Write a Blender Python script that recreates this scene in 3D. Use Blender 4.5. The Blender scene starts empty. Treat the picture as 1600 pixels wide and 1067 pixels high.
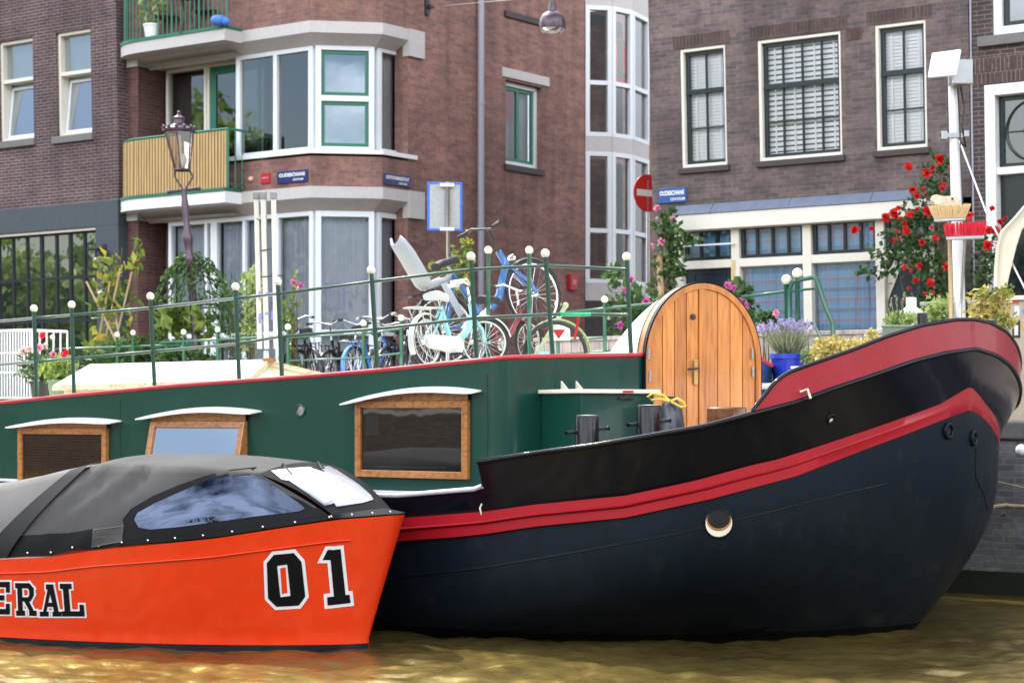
import bpy, bmesh, math, random
from mathutils import Vector, Matrix, noise
from mathutils.bvhtree import BVHTree
R = math.radians
random.seed(7)
scn = bpy.context.scene
col = bpy.data.collections.new("place"); scn.collection.children.link(col)

# ---------------------------------------------------------------- frames
# The quay, its houses and the moored boats all run along one direction, turned 36 degrees from the view.
AQ = R(36); CA, SA = math.cos(AQ), math.sin(AQ)
EYE, FL = 1.8, 3111.0            # camera height above the water, focal length in photo pixels
ST = 1.68                        # street level
def Q(s, t, z=0.0): return Vector((CA*s + SA*t, -SA*s + CA*t, z))

class Plane:
    """A vertical (or slightly leaning) facade: u along it, d inward, z up."""
    def __init__(self, O, ang, lean=0.0):
        self.O = Vector((O[0], O[1])); self.a = ang
        self.d = Vector((math.cos(ang), -math.sin(ang)))
        self.n = Vector((math.sin(ang), math.cos(ang)))
        self.lean = lean
    def P(self, u, d, z):
        o = self.O + self.d*u + self.n*(d - self.lean*(z-ST))
        return Vector((o.x, o.y, z))
    def hit(self, px, py, d=0.0):
        k = (px-800)/FL; z = 4.0
        for _ in range(4):
            Y = (self.n.dot(self.O) + d - self.lean*(z-ST))/(self.n.x*k + self.n.y)
            z = EYE + (640-py)/FL*Y
        p = Vector((k*Y, Y)) - self.O
        return p.dot(self.d), z
    def u(self, px, d=0.0, py=300): return self.hit(px, py, d)[0]
    def z(self, px, py, d=0.0): return self.hit(px, py, d)[1]
    def rect(self, tl, tr, br, bl, d=0.0):
        a, b, c, e = (self.hit(*p, d) for p in (tl, tr, br, bl))
        return ((a[0]+e[0])/2, (b[0]+c[0])/2, (c[1]+e[1])/2, (a[1]+b[1])/2)
def at(px, py, Y): return Vector(((px-800)/FL*Y, Y, EYE + (640-py)/FL*Y))

# ---------------------------------------------------------------- mesh builder
class MB:
    def __init__(self): self.v = []; self.f = []; self.m = []
    def add(self, vs, fs, m=0):
        o = len(self.v); self.v += [Vector(x) for x in vs]
        for f in fs: self.f.append([o+i for i in f]); self.m.append(m)
        return self
    def quad(self, a, b, c, d, m=0): return self.add([a, b, c, d], [(0, 1, 2, 3)], m)
    def hexa(self, p, m=0):
        return self.add(p, [(0,3,2,1),(4,5,6,7),(0,1,5,4),(1,2,6,5),(2,3,7,6),(3,0,4,7)], m)
    def box(self, P, u0, u1, d0, d1, z0, z1, m=0):
        return self.hexa([P(u0,d0,z0),P(u1,d0,z0),P(u1,d1,z0),P(u0,d1,z0),P(u0,d0,z1),P(u1,d0,z1),P(u1,d1,z1),P(u0,d1,z1)], m)
    def tube(self, pts, r, n=8, m=0, cap=True, closed=False):
        pts = [Vector(p) for p in pts]; N = len(pts)
        rr = r if isinstance(r, (list, tuple)) else [r]*N
        o = len(self.v); up = None
        for i, p in enumerate(pts):
            if closed: t = pts[(i+1) % N] - pts[i-1]
            else: t = pts[min(i+1, N-1)] - pts[max(i-1, 0)]
            if t.length < 1e-9: t = Vector((0,0,1))
            t.normalize()
            if up is None: up = Vector((0,0,1)) if abs(t.z) < .9 else Vector((1,0,0))
            x = t.cross(up)
            if x.length < 1e-6: x = t.cross(Vector((.3,1,.2)))
            x.normalize(); y = x.cross(t); up = y
            for j in range(n):
                a = 2*math.pi*j/n
                self.v.append(p + (x*math.cos(a) + y*math.sin(a))*rr[i])
        for i in range(N if closed else N-1):
            i2 = (i+1) % N
            for j in range(n):
                j2 = (j+1) % n
                self.f.append([o+i*n+j, o+i2*n+j, o+i2*n+j2, o+i*n+j2][::-1]); self.m.append(m)
        if cap and not closed:
            self.f.append([o+j for j in range(n)]); self.m.append(m)
            self.f.append([o+(N-1)*n+j for j in range(n)][::-1]); self.m.append(m)
        return self
    def lathe(self, c, prof, n=14, m=0, axis=Vector((0,0,1)), cap=True):
        """prof: (radius, height along axis) pairs."""
        axis = Vector(axis).normalized()
        x = axis.orthogonal().normalized(); y = axis.cross(x); c = Vector(c); o = len(self.v)
        for r, h in prof:
            for j in range(n):
                a = 2*math.pi*j/n
                self.v.append(c + axis*h + (x*math.cos(a)+y*math.sin(a))*max(r, 1e-4))
        for i in range(len(prof)-1):
            for j in range(n):
                j2 = (j+1) % n
                self.f.append([o+i*n+j, o+i*n+j2, o+(i+1)*n+j2, o+(i+1)*n+j]); self.m.append(m)
        if cap:
            self.f.append([o+j for j in range(n)][::-1]); self.m.append(m)
            self.f.append([o+(len(prof)-1)*n+j for j in range(n)]); self.m.append(m)
        return self
    def ball(self, c, r, n=12, m=0, sz=1.0):
        k = max(6, n//2)
        return self.lathe(c, [(r*math.sin(math.pi*i/k), -r*sz*math.cos(math.pi*i/k)) for i in range(k+1)], n, m, cap=False)
    def torus(self, c, axis, R_, r, n=36, k=8, m=0, a0=0.0, a1=2*math.pi, ref=None):
        axis = Vector(axis).normalized()
        x = (Vector(ref) if ref else axis.orthogonal()).normalized(); y = axis.cross(x); c = Vector(c)
        full = abs(a1-a0-2*math.pi) < 1e-6
        N = n if full else n+1
        pts = [c + (x*math.cos(a0+(a1-a0)*i/n)+y*math.sin(a0+(a1-a0)*i/n))*R_ for i in range(N)]
        return self.tube(pts, r, k, m, closed=full)
    def loft(self, rows, m=0, closed=False):
        o = len(self.v); N = len(rows[0])
        for r in rows: self.v += [Vector(p) for p in r]
        for i in range(len(rows)-1):
            for j in range(N if closed else N-1):
                j2 = (j+1) % N
                self.f.append([o+i*N+j, o+i*N+j2, o+(i+1)*N+j2, o+(i+1)*N+j]); self.m.append(m)
        return self
    def poly(self, pts, m=0): return self.add(pts, [tuple(range(len(pts)))], m)
    def prism(self, pts, off, m=0):
        n = len(pts); off = Vector(off); p2 = [Vector(p)+off for p in pts]
        self.add(list(pts)+p2, [tuple(range(n))[::-1], tuple(range(n, 2*n))] + [(i, (i+1) % n, n+(i+1) % n, n+i) for i in range(n)], m)
        return self
    def leaf(self, c, L, w, d=None, nrm=None, m=0):
        d = Vector(d) if d is not None else Vector((random.gauss(0,1), random.gauss(0,1), random.gauss(0,1)))
        d.normalize()
        q = nrm if nrm is not None else Vector((random.gauss(0,1), random.gauss(0,1), random.gauss(0,1)))
        x = d.cross(q)
        if x.length < 1e-4: x = d.orthogonal()
        x.normalize(); c = Vector(c); nn = x.cross(d)*L*.12
        self.add([c-d*L*.5, c+x*w*.5-d*L*.05+nn, c+d*L*.5, c-x*w*.5-d*L*.05+nn], [(0,1,2,3)], m)
        return self
    def build(self, name, mats, parent=None, smooth=False, bevel=0.0, segs=2, origin=None, auto=False):
        me = bpy.data.meshes.new(name)
        org = Vector(origin) if origin is not None else (parent_world(parent) if parent else Vector((0,0,0)))
        me.from_pydata([tuple(p-org) for p in self.v], [], self.f)
        mats = mats if isinstance(mats, (list, tuple)) else [mats]
        for mt in mats: me.materials.append(mt)
        if len(mats) > 1: me.polygons.foreach_set("material_index", self.m)
        # metric box UVs: u along the face horizontally, v up
        uv = me.uv_layers.new(name="metric"); me.update()
        vs = self.v
        for p in me.polygons:
            n = p.normal
            if abs(n.z) < .75:
                h = Vector((-n.y, n.x, 0)); h.normalize()
                for li in p.loop_indices:
                    q = vs[me.loops[li].vertex_index]; uv.data[li].uv = (q.x*h.x+q.y*h.y, q.z)
            else:
                for li in p.loop_indices:
                    q = vs[me.loops[li].vertex_index]; uv.data[li].uv = (q.x*CA-q.y*SA, q.x*SA+q.y*CA)
        o = bpy.data.objects.new(name, me); col.objects.link(o)
        if parent: o.parent = parent; o.location = org - parent_world(parent)
        else: o.location = org
        if smooth: me.polygons.foreach_set("use_smooth", [True]*len(me.polygons))
        if bevel > 0:
            b = o.modifiers.new("edges", 'BEVEL'); b.width = bevel; b.segments = segs; b.limit_method = 'ANGLE'; b.angle_limit = R(40)
        if auto:
            for e in me.edges: pass
            me.polygons.foreach_set("use_smooth", [True]*len(me.polygons))
            if hasattr(me, "set_sharp_from_angle"): me.set_sharp_from_angle(angle=R(38))
        return o
def parent_world(p):
    v = Vector(p.location); q = p.parent
    while q: v += Vector(q.location); q = q.parent
    return v
def tag(o, label=None, cat=None, group=None, kind=None):
    if label: o['label'] = label
    if cat: o['category'] = cat
    if group: o['group'] = group
    if kind: o['kind'] = kind
    return o
def thing(name, loc, label, cat, group=None):
    o = bpy.data.objects.new(name, None); o.empty_display_size = .2; o.location = loc; col.objects.link(o)
    return tag(o, label, cat, group)
def copy_tree(o, parent=None):
    c = o.copy(); col.objects.link(c); c.parent = parent
    for ch in [x for x in o.children]: copy_tree(ch, c)
    return c

# ---------------------------------------------------------------- materials
class NT:
    def __init__(self, name):
        self.mat = bpy.data.materials.new(name); self.mat.use_nodes = True
        self.t = self.mat.node_tree; self.n = self.t.nodes; self.l = self.t.links
        self.b = self.n["Principled BSDF"]; self.out = self.n["Material Output"]
    def node(self, typ, **kw):
        x = self.n.new(typ)
        for k, v in kw.items():
            if k in x.inputs: x.inputs[k].default_value = v
            else: setattr(x, k, v)
        return x
    def link(self, a, b): self.l.new(a, b)
    def noise(self, scale, detail=4, vec=None, rough=.55):
        x = self.node('ShaderNodeTexNoise'); x.inputs['Scale'].default_value = scale; x.inputs['Detail'].default_value = detail
        x.inputs['Roughness'].default_value = rough
        if vec is not None: self.link(vec, x.inputs['Vector'])
        return x
    def ramp(self, fac, stops):
        x = self.node('ShaderNodeValToRGB'); e = x.color_ramp.elements
        while len(e) > 1: e.remove(e[0])
        e[0].position = stops[0][0]; e[0].color = c4(stops[0][1])
        for p, c_ in stops[1:]:
            k = e.new(p); k.color = c4(c_)
        self.link(fac, x.inputs[0]); return x
    def mix(self, fac, a, b, mode='MIX'):
        x = self.node('ShaderNodeMix'); x.data_type = 'RGBA'; x.blend_type = mode
        for i, v in ((0, fac), (6, a), (7, b)):
            if hasattr(v, 'is_linked') or hasattr(v, 'links'): self.link(v, x.inputs[i])
            elif i == 0: x.inputs[0].default_value = v
            else: x.inputs[i].default_value = c4(v)
        return x.outputs[2]
    def uv(self, sx=1, sy=1, rot=0):
        u = self.node('ShaderNodeUVMap'); u.uv_map = "metric"
        m = self.node('ShaderNodeMapping'); m.inputs['Scale'].default_value = (sx, sy, 1); m.inputs['Rotation'].default_value = (0, 0, rot)
        self.link(u.outputs[0], m.inputs[0]); return m.outputs[0]
    def pos(self, s=(1,1,1)):
        g = self.node('ShaderNodeNewGeometry'); m = self.node('ShaderNodeMapping'); m.inputs['Scale'].default_value = s
        self.link(g.outputs['Position'], m.inputs[0]); return m.outputs[0]
    def bump(self, h, strength=.3, dist=.01):
        x = self.node('ShaderNodeBump'); x.inputs['Strength'].default_value = strength; x.inputs['Distance'].default_value = dist
        self.link(h, x.inputs['Height']); self.link(x.outputs[0], self.b.inputs['Normal']); return x
    def base(self, c):
        if hasattr(c, 'links'): self.link(c, self.b.inputs['Base Color'])
        else: self.b.inputs['Base Color'].default_value = c4(c)
def c4(c): return tuple(c) if len(c) == 4 else (c[0], c[1], c[2], 1.0)
def sc(c, k): return tuple(min(1, x*k) for x in c[:3])
def paint(name, c, rough=.4, var=.18, scale=3.0, grime=.25, coat=0.0, bump=.08, metal=0.0, streak=False, spec=.5, rust=0.0, rustc=(.10,.045,.02)):
    """Painted or plain surface with uneven tone, faint dirt and a slightly wavy skin."""
    t = NT(name)
    p = t.pos((1, 1, .18) if streak else (1, 1, 1))
    n1 = t.noise(scale, 6, p); n2 = t.noise(scale*9, 5, p, .7)
    a = t.mix(n1.outputs[0], sc(c, 1-var), sc(c, 1+var))
    g = t.ramp(n2.outputs[0], [(.42, (1,1,1)), (.78, (1-grime,)*3)])
    cc = t.mix(1.0, a, g.outputs[0], 'MULTIPLY')
    if rust:      # streaks that run down, and scattered scuffs
        s1 = t.noise(1.0, 5, t.pos((5, 5, .55)), .7); s2 = t.noise(3.2, 6, t.pos(), .75)
        r1 = t.ramp(s1.outputs[0], [(.56, (0,0,0)), (.80, (1,1,1))]); r2 = t.ramp(s2.outputs[0], [(.58, (0,0,0)), (.70, (1,1,1))])
        mm = t.node('ShaderNodeMath'); mm.operation = 'MULTIPLY_ADD'; mm.inputs[1].default_value = .5; t.link(r1.outputs[0], mm.inputs[0]); t.link(r2.outputs[0], mm.inputs[2])
        m3 = t.node('ShaderNodeMath'); m3.operation = 'MULTIPLY'; m3.use_clamp = True; m3.inputs[1].default_value = rust; t.link(mm.outputs[0], m3.inputs[0])
        cc = t.mix(m3.outputs[0], cc, rustc)
    t.base(cc)
    rr = t.ramp(n2.outputs[0], [(.3, (rough*.8,)*3), (.8, (min(1, rough*1.35),)*3)])
    t.link(rr.outputs[0], t.b.inputs['Roughness'])
    t.b.inputs['Metallic'].default_value = metal; t.b.inputs['Coat Weight'].default_value = coat
    t.b.inputs['Specular IOR Level'].default_value = spec
    if bump: t.bump(n1.outputs[0], bump, .02)
    return t.mat
def brick(name, c1, c2, mortar, bw=.215, rh=.064, ms=.006, var=.5, bump=.5, streak=None):
    t = NT(name); uv = t.uv()
    w = t.noise(2.3, 2, uv); wa = t.node('ShaderNodeVectorMath'); wa.operation = 'MULTIPLY_ADD'
    wa.inputs[1].default_value = (.012, .010, 0); t.link(w.outputs['Color'], wa.inputs[0]); t.link(uv, wa.inputs[2])
    b = t.node('ShaderNodeTexBrick'); b.offset = .5
    b.inputs['Scale'].default_value = 1; b.inputs['Brick Width'].default_value = bw; b.inputs['Row Height'].default_value = rh
    b.inputs['Mortar Size'].default_value = ms; b.inputs['Mortar Smooth'].default_value = .25; b.inputs['Bias'].default_value = -.1
    b.inputs['Color1'].default_value = c4(c1); b.inputs['Color2'].default_value = c4(c2); b.inputs['Mortar'].default_value = c4(mortar)
    t.link(wa.outputs[0], b.inputs['Vector'])
    n = t.noise(.55, 6, uv, .65); n2 = t.noise(14, 4, uv, .7); n3 = t.noise(2.6, 5, t.uv(.45, 1.6), .7)
    r = t.ramp(n.outputs[0], [(.3, (1-var*.7,)*3), (.72, (1+var*.6,)*3)])
    r2 = t.ramp(n2.outputs[0], [(.3, (.72, .72, .74)), (.7, (1.22, 1.2, 1.2))])
    r3 = t.ramp(n3.outputs[0], [(.35, (.78,)*3), (.68, (1.18,)*3)])
    c = t.mix(1.0, b.outputs['Color'], r.outputs[0], 'MULTIPLY'); c = t.mix(1.0, c, r2.outputs[0], 'MULTIPLY'); c = t.mix(1.0, c, r3.outputs[0], 'MULTIPLY')
    n4 = t.noise(1.0, 5, t.uv(2.2, .22), .65); r4 = t.ramp(n4.outputs[0], [(.36, (.74,.73,.73)), (.52, (1,1,1)), (.74, (1.22,1.19,1.17))]); c = t.mix(1.0, c, r4.outputs[0], 'MULTIPLY')
    t.base(c); t.b.inputs['Roughness'].default_value = .82
    inv = t.node('ShaderNodeMath'); inv.operation = 'MULTIPLY_ADD'; inv.inputs[1].default_value = -1; t.link(b.outputs['Fac'], inv.inputs[0]); t.link(n2.outputs[0], inv.inputs[2])
    t.bump(inv.outputs[0], bump, .008)
    return t.mat
def wood(name, c1, c2, rough=.35, axis=2, scale=1.0, coat=0.0, ring=7, uvm=False):
    t = NT(name)
    s = [9*scale, 9*scale, 9*scale]; s[axis] = .7*scale
    v = t.pos(tuple(s))
    if uvm: v = t.uv(*((9*scale, .7*scale) if axis == 2 else (.7*scale, 9*scale)))
    n = t.noise(ring*.5, 6, v, .6); n2 = t.noise(.9, 3, t.pos((2,2,2)))
    a = t.ramp(n.outputs[0], [(.28, c2), (.5, c1), (.72, sc(c1, 1.25))])
    t.base(t.mix(1.0, a.outputs[0], t.ramp(n2.outputs[0], [(.3, (.78,)*3), (.7, (1.15,)*3)]).outputs[0], 'MULTIPLY'))
    t.b.inputs['Roughness'].default_value = rough; t.b.inputs['Coat Weight'].default_value = coat; t.b.inputs['Coat Roughness'].default_value = .12
    t.bump(n.outputs[0], .12, .004); return t.mat
def glass(name, refl=.25, tint=(.82,.86,.86), rough=.01, wav=.0, gcol=(1,1,1)):
    t = NT(name); t.n.remove(t.b)
    tr = t.node('ShaderNodeBsdfTransparent'); tr.inputs[0].default_value = c4(tint)
    g = t.node('ShaderNodeBsdfGlossy'); g.inputs['Roughness'].default_value = rough; g.inputs['Color'].default_value = c4(gcol)
    if wav:
        bp = t.node('ShaderNodeBump'); bp.inputs['Strength'].default_value = wav; bp.inputs['Distance'].default_value = .02
        t.link(t.noise(2.2, 2, t.pos()).outputs[0], bp.inputs['Height']); t.link(bp.outputs[0], g.inputs['Normal'])
    lw = t.node('ShaderNodeLayerWeight'); lw.inputs[0].default_value = .35
    mr = t.node('ShaderNodeMapRange'); mr.inputs['To Min'].default_value = refl; mr.inputs['To Max'].default_value = 1.0
    t.link(lw.outputs['Fresnel'], mr.inputs['Value'])
    mx = t.node('ShaderNodeMixShader'); t.link(mr.outputs[0], mx.inputs[0]); t.link(tr.outputs[0], mx.inputs[1]); t.link(g.outputs[0], mx.inputs[2])
    t.link(mx.outputs[0], t.out.inputs['Surface']); return t.mat
def leafmat(name, stops, trans=.35, rough=.5):
    t = NT(name); g = t.node('ShaderNodeNewGeometry')
    n = t.noise(2.5, 3, t.pos())
    m = t.node('ShaderNodeMath'); m.operation = 'MULTIPLY_ADD'; m.inputs[1].default_value = .65
    t.link(g.outputs['Random Per Island'], m.inputs[0])
    m2 = t.node('ShaderNodeMath'); m2.operation = 'MULTIPLY_ADD'; m2.inputs[1].default_value = .9; m2.inputs[2].default_value = -.25
    t.link(n.outputs[0], m2.inputs[0]); t.link(m2.outputs[0], m.inputs[2])
    r = t.ramp(m.outputs[0], stops); t.base(r.outputs[0]); t.b.inputs['Roughness'].default_value = rough
    td = t.node('ShaderNodeBsdfTranslucent'); t.link(r.outputs[0], td.inputs[0])
    mx = t.node('ShaderNodeMixShader'); mx.inputs[0].default_value = trans
    t.link(t.b.outputs[0], mx.inputs[1]); t.link(td.outputs[0], mx.inputs[2]); t.link(mx.outputs[0], t.out.inputs['Surface']); return t.mat
def cloth(name, c1, c2, rough=.9, scale=6, trans=0.0):
    t = NT(name); n = t.noise(scale, 5, t.pos()); n2 = t.noise(90, 2, t.pos())
    c = t.mix(n.outputs[0], c1, c2); t.base(t.mix(.25, c, n2.outputs['Color'], 'OVERLAY')); t.b.inputs['Roughness'].default_value = rough; t.b.inputs['Specular IOR Level'].default_value = .15
    t.bump(n2.outputs[0], .15, .003); return t.mat

M = {}
M['black'] = paint('black gloss paint', (.0045,.006,.011), .12, .2, 1.0, .0, .0, .35, spec=.26, rust=.18, rustc=(.012,.014,.020))
M['hull_low'] = paint('dark blue grey bottom paint', (.0062,.0110,.0180), .36, .38, 1.0, .4, 0, .16, streak=True, spec=.14, rust=.30, rustc=(.035,.036,.036))
M['bollard'] = paint('thick black bollard paint', (.004,.005,.007), .18, .2, 6, .1, .0, .25, spec=.25)
M['strake'] = paint('red strake paint', (.36,.009,.018), .34, .16, 3, .2, .0, spec=.3, rust=.25, rustc=(.16,.02,.018))
M['bulwark'] = paint('crimson bulwark paint', (.36,.018,.032), .27, .12, 1.6, .15, .2, rust=.25, rustc=(.36,.06,.07))
M['cabin'] = paint('dark green boat paint', (.004,.043,.030), .22, .14, 1.3, .18, .2, .12, streak=True, rust=.22, rustc=(.018,.05,.036))
M['green'] = paint('bottle green paint', (.010,.055,.035), .3, .15, 4, .1, .3)
M['rail_green'] = paint('rail green paint', (.012,.10,.055), .3, .15, 4, .1, .3)
M['redtrim'] = paint('red trim', (.45,.018,.025), .3, .1, 4, .1)
M['cream'] = paint('cream paint', (.74,.70,.55), .45, .06, 2, .1)
M['ivory'] = paint('ivory ball paint', (.78,.72,.56), .35, .05, 5, .1, .2)
M['white'] = paint('white paint', (.78,.79,.79), .4, .04, 2, .08)
M['frame_white'] = paint('bluish white frame', (.74,.79,.82), .38, .04, 2, .07)
M['oldwhite'] = paint('old cream window paint', (.74,.71,.62), .42, .05, 2, .1)
M['deck'] = paint('pale deck paint', (.55,.55,.60), .5, .1, 3, .25)
M['varnish'] = wood('varnished teak', (.36,.15,.045), (.19,.065,.018), .25, 0, 1, .5)
M['door_wood'] = wood('orange varnished door wood', (.52,.205,.045), (.33,.10,.018), .3, 2, .8, .45)
M['door_rim'] = wood('door rim wood', (.50,.19,.045), (.30,.095,.018), .3, 2, .5, .4)
M['stump'] = wood('brown varnished post', (.13,.055,.02), (.04,.018,.008), .15, 0, 1, .7)
M['metal'] = paint('worn steel', (.45,.46,.46), .3, .15, 8, .2, metal=.9)
M['chrome'] = paint('bright steel', (.65,.66,.68), .18, .1, 8, .1, metal=1.0)
M['brass'] = paint('brass', (.55,.38,.14), .3, .15, 8, .2, metal=.9)
M['dark'] = paint('dark metal', (.02,.02,.022), .4, .2, 8, .2)
M['rubber'] = paint('tyre rubber', (.018,.018,.02), .65, .2, 8, .2)
M['glass'] = glass('house window glass', .16, (.62,.68,.68), .0, .03)
M['glass_sky'] = glass('mirror bright window glass', .48, (.70,.76,.82), .0, .02, (.92,.97,1))
M['glass_dark'] = glass('dark window glass', .22, (.42,.45,.46), .0, .03)
M['boat_glass'] = glass('boat window glass', .12, (.35,.37,.36), .0, .03)
M['boat_glass_sky'] = glass('tilted boat window glass', .75, (.4,.45,.5), .0, .02)
M['plastic_window'] = glass('clear vinyl window', .55, (.10,.12,.17), .03, .05, (.075,.095,.145))
M['glass_clear'] = glass('clear house glass', .06, (.99,1,1), .0, .03)
M['interior'] = paint('dim room wall', (.05,.05,.05), .8, .3, 1, .2)
M['room_grey'] = paint('grey room wall', (.16,.165,.16), .8, .1, 1, .1)
M['black_hole'] = paint('unlit interior', (.006,.006,.007), .9, .1, 1, .1)
# ---------------------------------------------------------------- camera, sky, sun
cam = bpy.data.cameras.new("camera"); camo = bpy.data.objects.new("camera", cam); col.objects.link(camo); scn.camera = camo
camo.location = (0, 0, EYE); camo.rotation_euler = (R(90), 0, 0)
cam.sensor_width = 36; cam.lens = 36*FL/1600; cam.shift_y = (640-533.5)/1600; cam.clip_start = .1; cam.clip_end = 2000
cam.dof.use_dof = True; cam.dof.focus_distance = 16.4; cam.dof.aperture_fstop = 3.2
CLOUD_FILL = 45.0
SUN_AZ, SUN_EL = R(-36), R(52)        # azimuth from the view direction towards the right
sdir = Vector((math.sin(SUN_AZ)*math.cos(SUN_EL), math.cos(SUN_AZ)*math.cos(SUN_EL), math.sin(SUN_EL)))
w = bpy.data.worlds.new("World"); scn.world = w; w.use_nodes = True
sky = w.node_tree.nodes.new('ShaderNodeTexSky'); sky.sky_type = 'NISHITA'; sky.sun_disc = False
sky.sun_elevation = SUN_EL; sky.sun_rotation = SUN_AZ; sky.air_density = 1.0; sky.dust_density = 1.6; sky.ozone_density = 1.2
bg = w.node_tree.nodes["Background"]; bg.inputs[1].default_value = .15
wn, wk = w.node_tree.nodes, w.node_tree.links
tc = wn.new('ShaderNodeTexCoord'); mp = wn.new('ShaderNodeMapping'); mp.inputs['Scale'].default_value = (1, 1, 2.2); mp.inputs['Location'].default_value = (.4, 1.7, .2); wk.new(tc.outputs['Generated'], mp.inputs[0])
cn = wn.new('ShaderNodeTexNoise'); cn.inputs['Scale'].default_value = 2.3; cn.inputs['Detail'].default_value = 8; cn.inputs['Roughness'].default_value = .58; wk.new(mp.outputs[0], cn.inputs['Vector'])
cr = wn.new('ShaderNodeValToRGB'); cr.color_ramp.elements[0].position = .36; cr.color_ramp.elements[1].position = .54; cr.color_ramp.elements[0].color = (0,0,0,1); cr.color_ramp.elements[1].color = (.92,.92,.92,1); wk.new(cn.outputs[0], cr.inputs[0])
# added over-bright clouds: low over the water side to lift shaded facades, zenith clear
sx_ = wn.new('ShaderNodeSeparateXYZ'); wk.new(tc.outputs['Generated'], sx_.inputs[0])
def span(sock, pts):
    r_ = wn.new('ShaderNodeMapRange'); r_.interpolation_type = 'SMOOTHSTEP'; (a0, v0), (a1, v1) = pts
    r_.inputs['From Min'].default_value = a0; r_.inputs['From Max'].default_value = a1; r_.inputs['To Min'].default_value = v0; r_.inputs['To Max'].default_value = v1; wk.new(sock, r_.inputs['Value']); return r_.outputs[0]
def mul(a_, b_):
    m_ = wn.new('ShaderNodeMath'); m_.operation = 'MULTIPLY'; wk.new(a_, m_.inputs[0]); wk.new(b_, m_.inputs[1]); return m_.outputs[0]
k_ = mul(span(sx_.outputs[2], ((.07, .12), (.26, 1.0))), span(sx_.outputs[2], ((.48, 1.0), (.80, .04))))
k_ = mul(k_, span(sx_.outputs[1], ((-.25, 1.0), (.45, .22)))); k_ = mul(k_, span(sx_.outputs[0], ((-.955, .0), (-.86, 1.0))))
dt = wn.new('ShaderNodeVectorMath'); dt.operation = 'DOT_PRODUCT'; dt.inputs[1].default_value = sdir; wk.new(tc.outputs['Generated'], dt.inputs[0])
glow = span(dt.outputs['Value'], ((.52, 0.0), (.975, .62)))        # added bright haze round the sun, for glints on the water
mk = mul(cr.outputs[0], k_); mu = wn.new('ShaderNodeMath'); mu.operation = 'MAXIMUM'; wk.new(mk, mu.inputs[0]); wk.new(glow, mu.inputs[1])
cm = wn.new('ShaderNodeMix'); cm.data_type = 'RGBA'; cm.inputs[7].default_value = (CLOUD_FILL*.98, CLOUD_FILL, CLOUD_FILL*1.06, 1); wk.new(mu.outputs[0], cm.inputs[0]); wk.new(sky.outputs[0], cm.inputs[6]); wk.new(cm.outputs[2], bg.inputs[0])
sl = bpy.data.lights.new("sun", 'SUN'); sl.energy = 4.9; sl.angle = R(.53); sl.color = (1.0, .94, .84)
so = bpy.data.objects.new("sun", sl); col.objects.link(so); so.rotation_euler = sdir.to_track_quat('Z', 'Y').to_euler(); so.location = sdir*60
scn.view_settings.view_transform = 'Standard'; scn.view_settings.look = 'None'; scn.view_settings.exposure = 0; scn.view_settings.gamma = 1
scn.cycles.use_denoising = True; scn.cycles.max_bounces = 7; scn.cycles.transparent_max_bounces = 12
scn.cycles.caustics_reflective = False; scn.cycles.caustics_refractive = False; scn.cycles.sample_clamp_indirect = 6

def bp2(fr, parent, name, mat, u0, u1, d0, d1, z0, z1, bevel=0, label=None):
    o = MB().box(fr.P, u0, u1, d0, d1, z0, z1).build(name, mat, parent, bevel=bevel)
    if label: o['label'] = label
    return o
def wall_holes(fr, parent, name, mat, u0, u1, z0, z1, holes, depth=.3):
    """A brick sheet with real openings and their reveals."""
    us = sorted(set([u0, u1] + [min(max(h[i], u0), u1) for h in holes for i in (0, 1)]))
    zs = sorted(set([z0, z1] + [min(max(h[i], z0), z1) for h in holes for i in (2, 3)]))
    m = MB(); P = fr.P
    for i in range(len(us)-1):
        for j in range(len(zs)-1):
            uc, zc = (us[i]+us[i+1])/2, (zs[j]+zs[j+1])/2
            if any(h[0] < uc < h[1] and h[2] < zc < h[3] for h in holes): continue
            m.quad(P(us[i],0,zs[j]), P(us[i+1],0,zs[j]), P(us[i+1],0,zs[j+1]), P(us[i],0,zs[j+1]))
    for a, b, c, e in holes:
        D = depth
        m.quad(P(a,0,c), P(a,D,c), P(a,D,e), P(a,0,e)); m.quad(P(b,D,c), P(b,0,c), P(b,0,e), P(b,D,e))
        m.quad(P(a,0,e), P(a,D,e), P(b,D,e), P(b,0,e)); m.quad(P(a,D,c), P(a,0,c), P(b,0,c), P(b,D,c))
    m.quad(P(u0,0,z0), P(u0,depth,z0), P(u0,depth,z1), P(u0,0,z1)); m.quad(P(u1,depth,z0), P(u1,0,z0), P(u1,0,z1), P(u1,depth,z1))
    return m.build(name, mat, parent)
def ring(m, P, u0, u1, z0, z1, w, d0, d1, wb=None, wt=None, wl=None, wr=None):
    wb = w if wb is None else wb; wt = w if wt is None else wt; wl = w if wl is None else wl; wr = w if wr is None else wr
    m.box(P, u0, u0+wl, d0, d1, z0, z1); m.box(P, u1-wr, u1, d0, d1, z0, z1)
    m.box(P, u0+wl, u1-wr, d0+.001, d1, z0, z0+wb); m.box(P, u0+wl, u1-wr, d0+.001, d1, z1-wt, z1)
def drape(fr, u0, u1, d, z0, z1, mat, name, parent, amp=.02, n=60, flat=False, lam=.11):
    m = MB(); rows = []
    ph = random.random()*9
    N = max(8, int(n*(u1-u0)))
    for z in (z0, z1):
        rows.append([fr.P(u0+(u1-u0)*i/N, d + (0 if flat else amp*math.sin((u1-u0)*i/N*2*math.pi/lam + ph + 1.3*math.sin(i*.31+ph))), z) for i in range(N+1)])
    return m.loft(rows).build(name, mat, parent, smooth=True)
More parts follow.
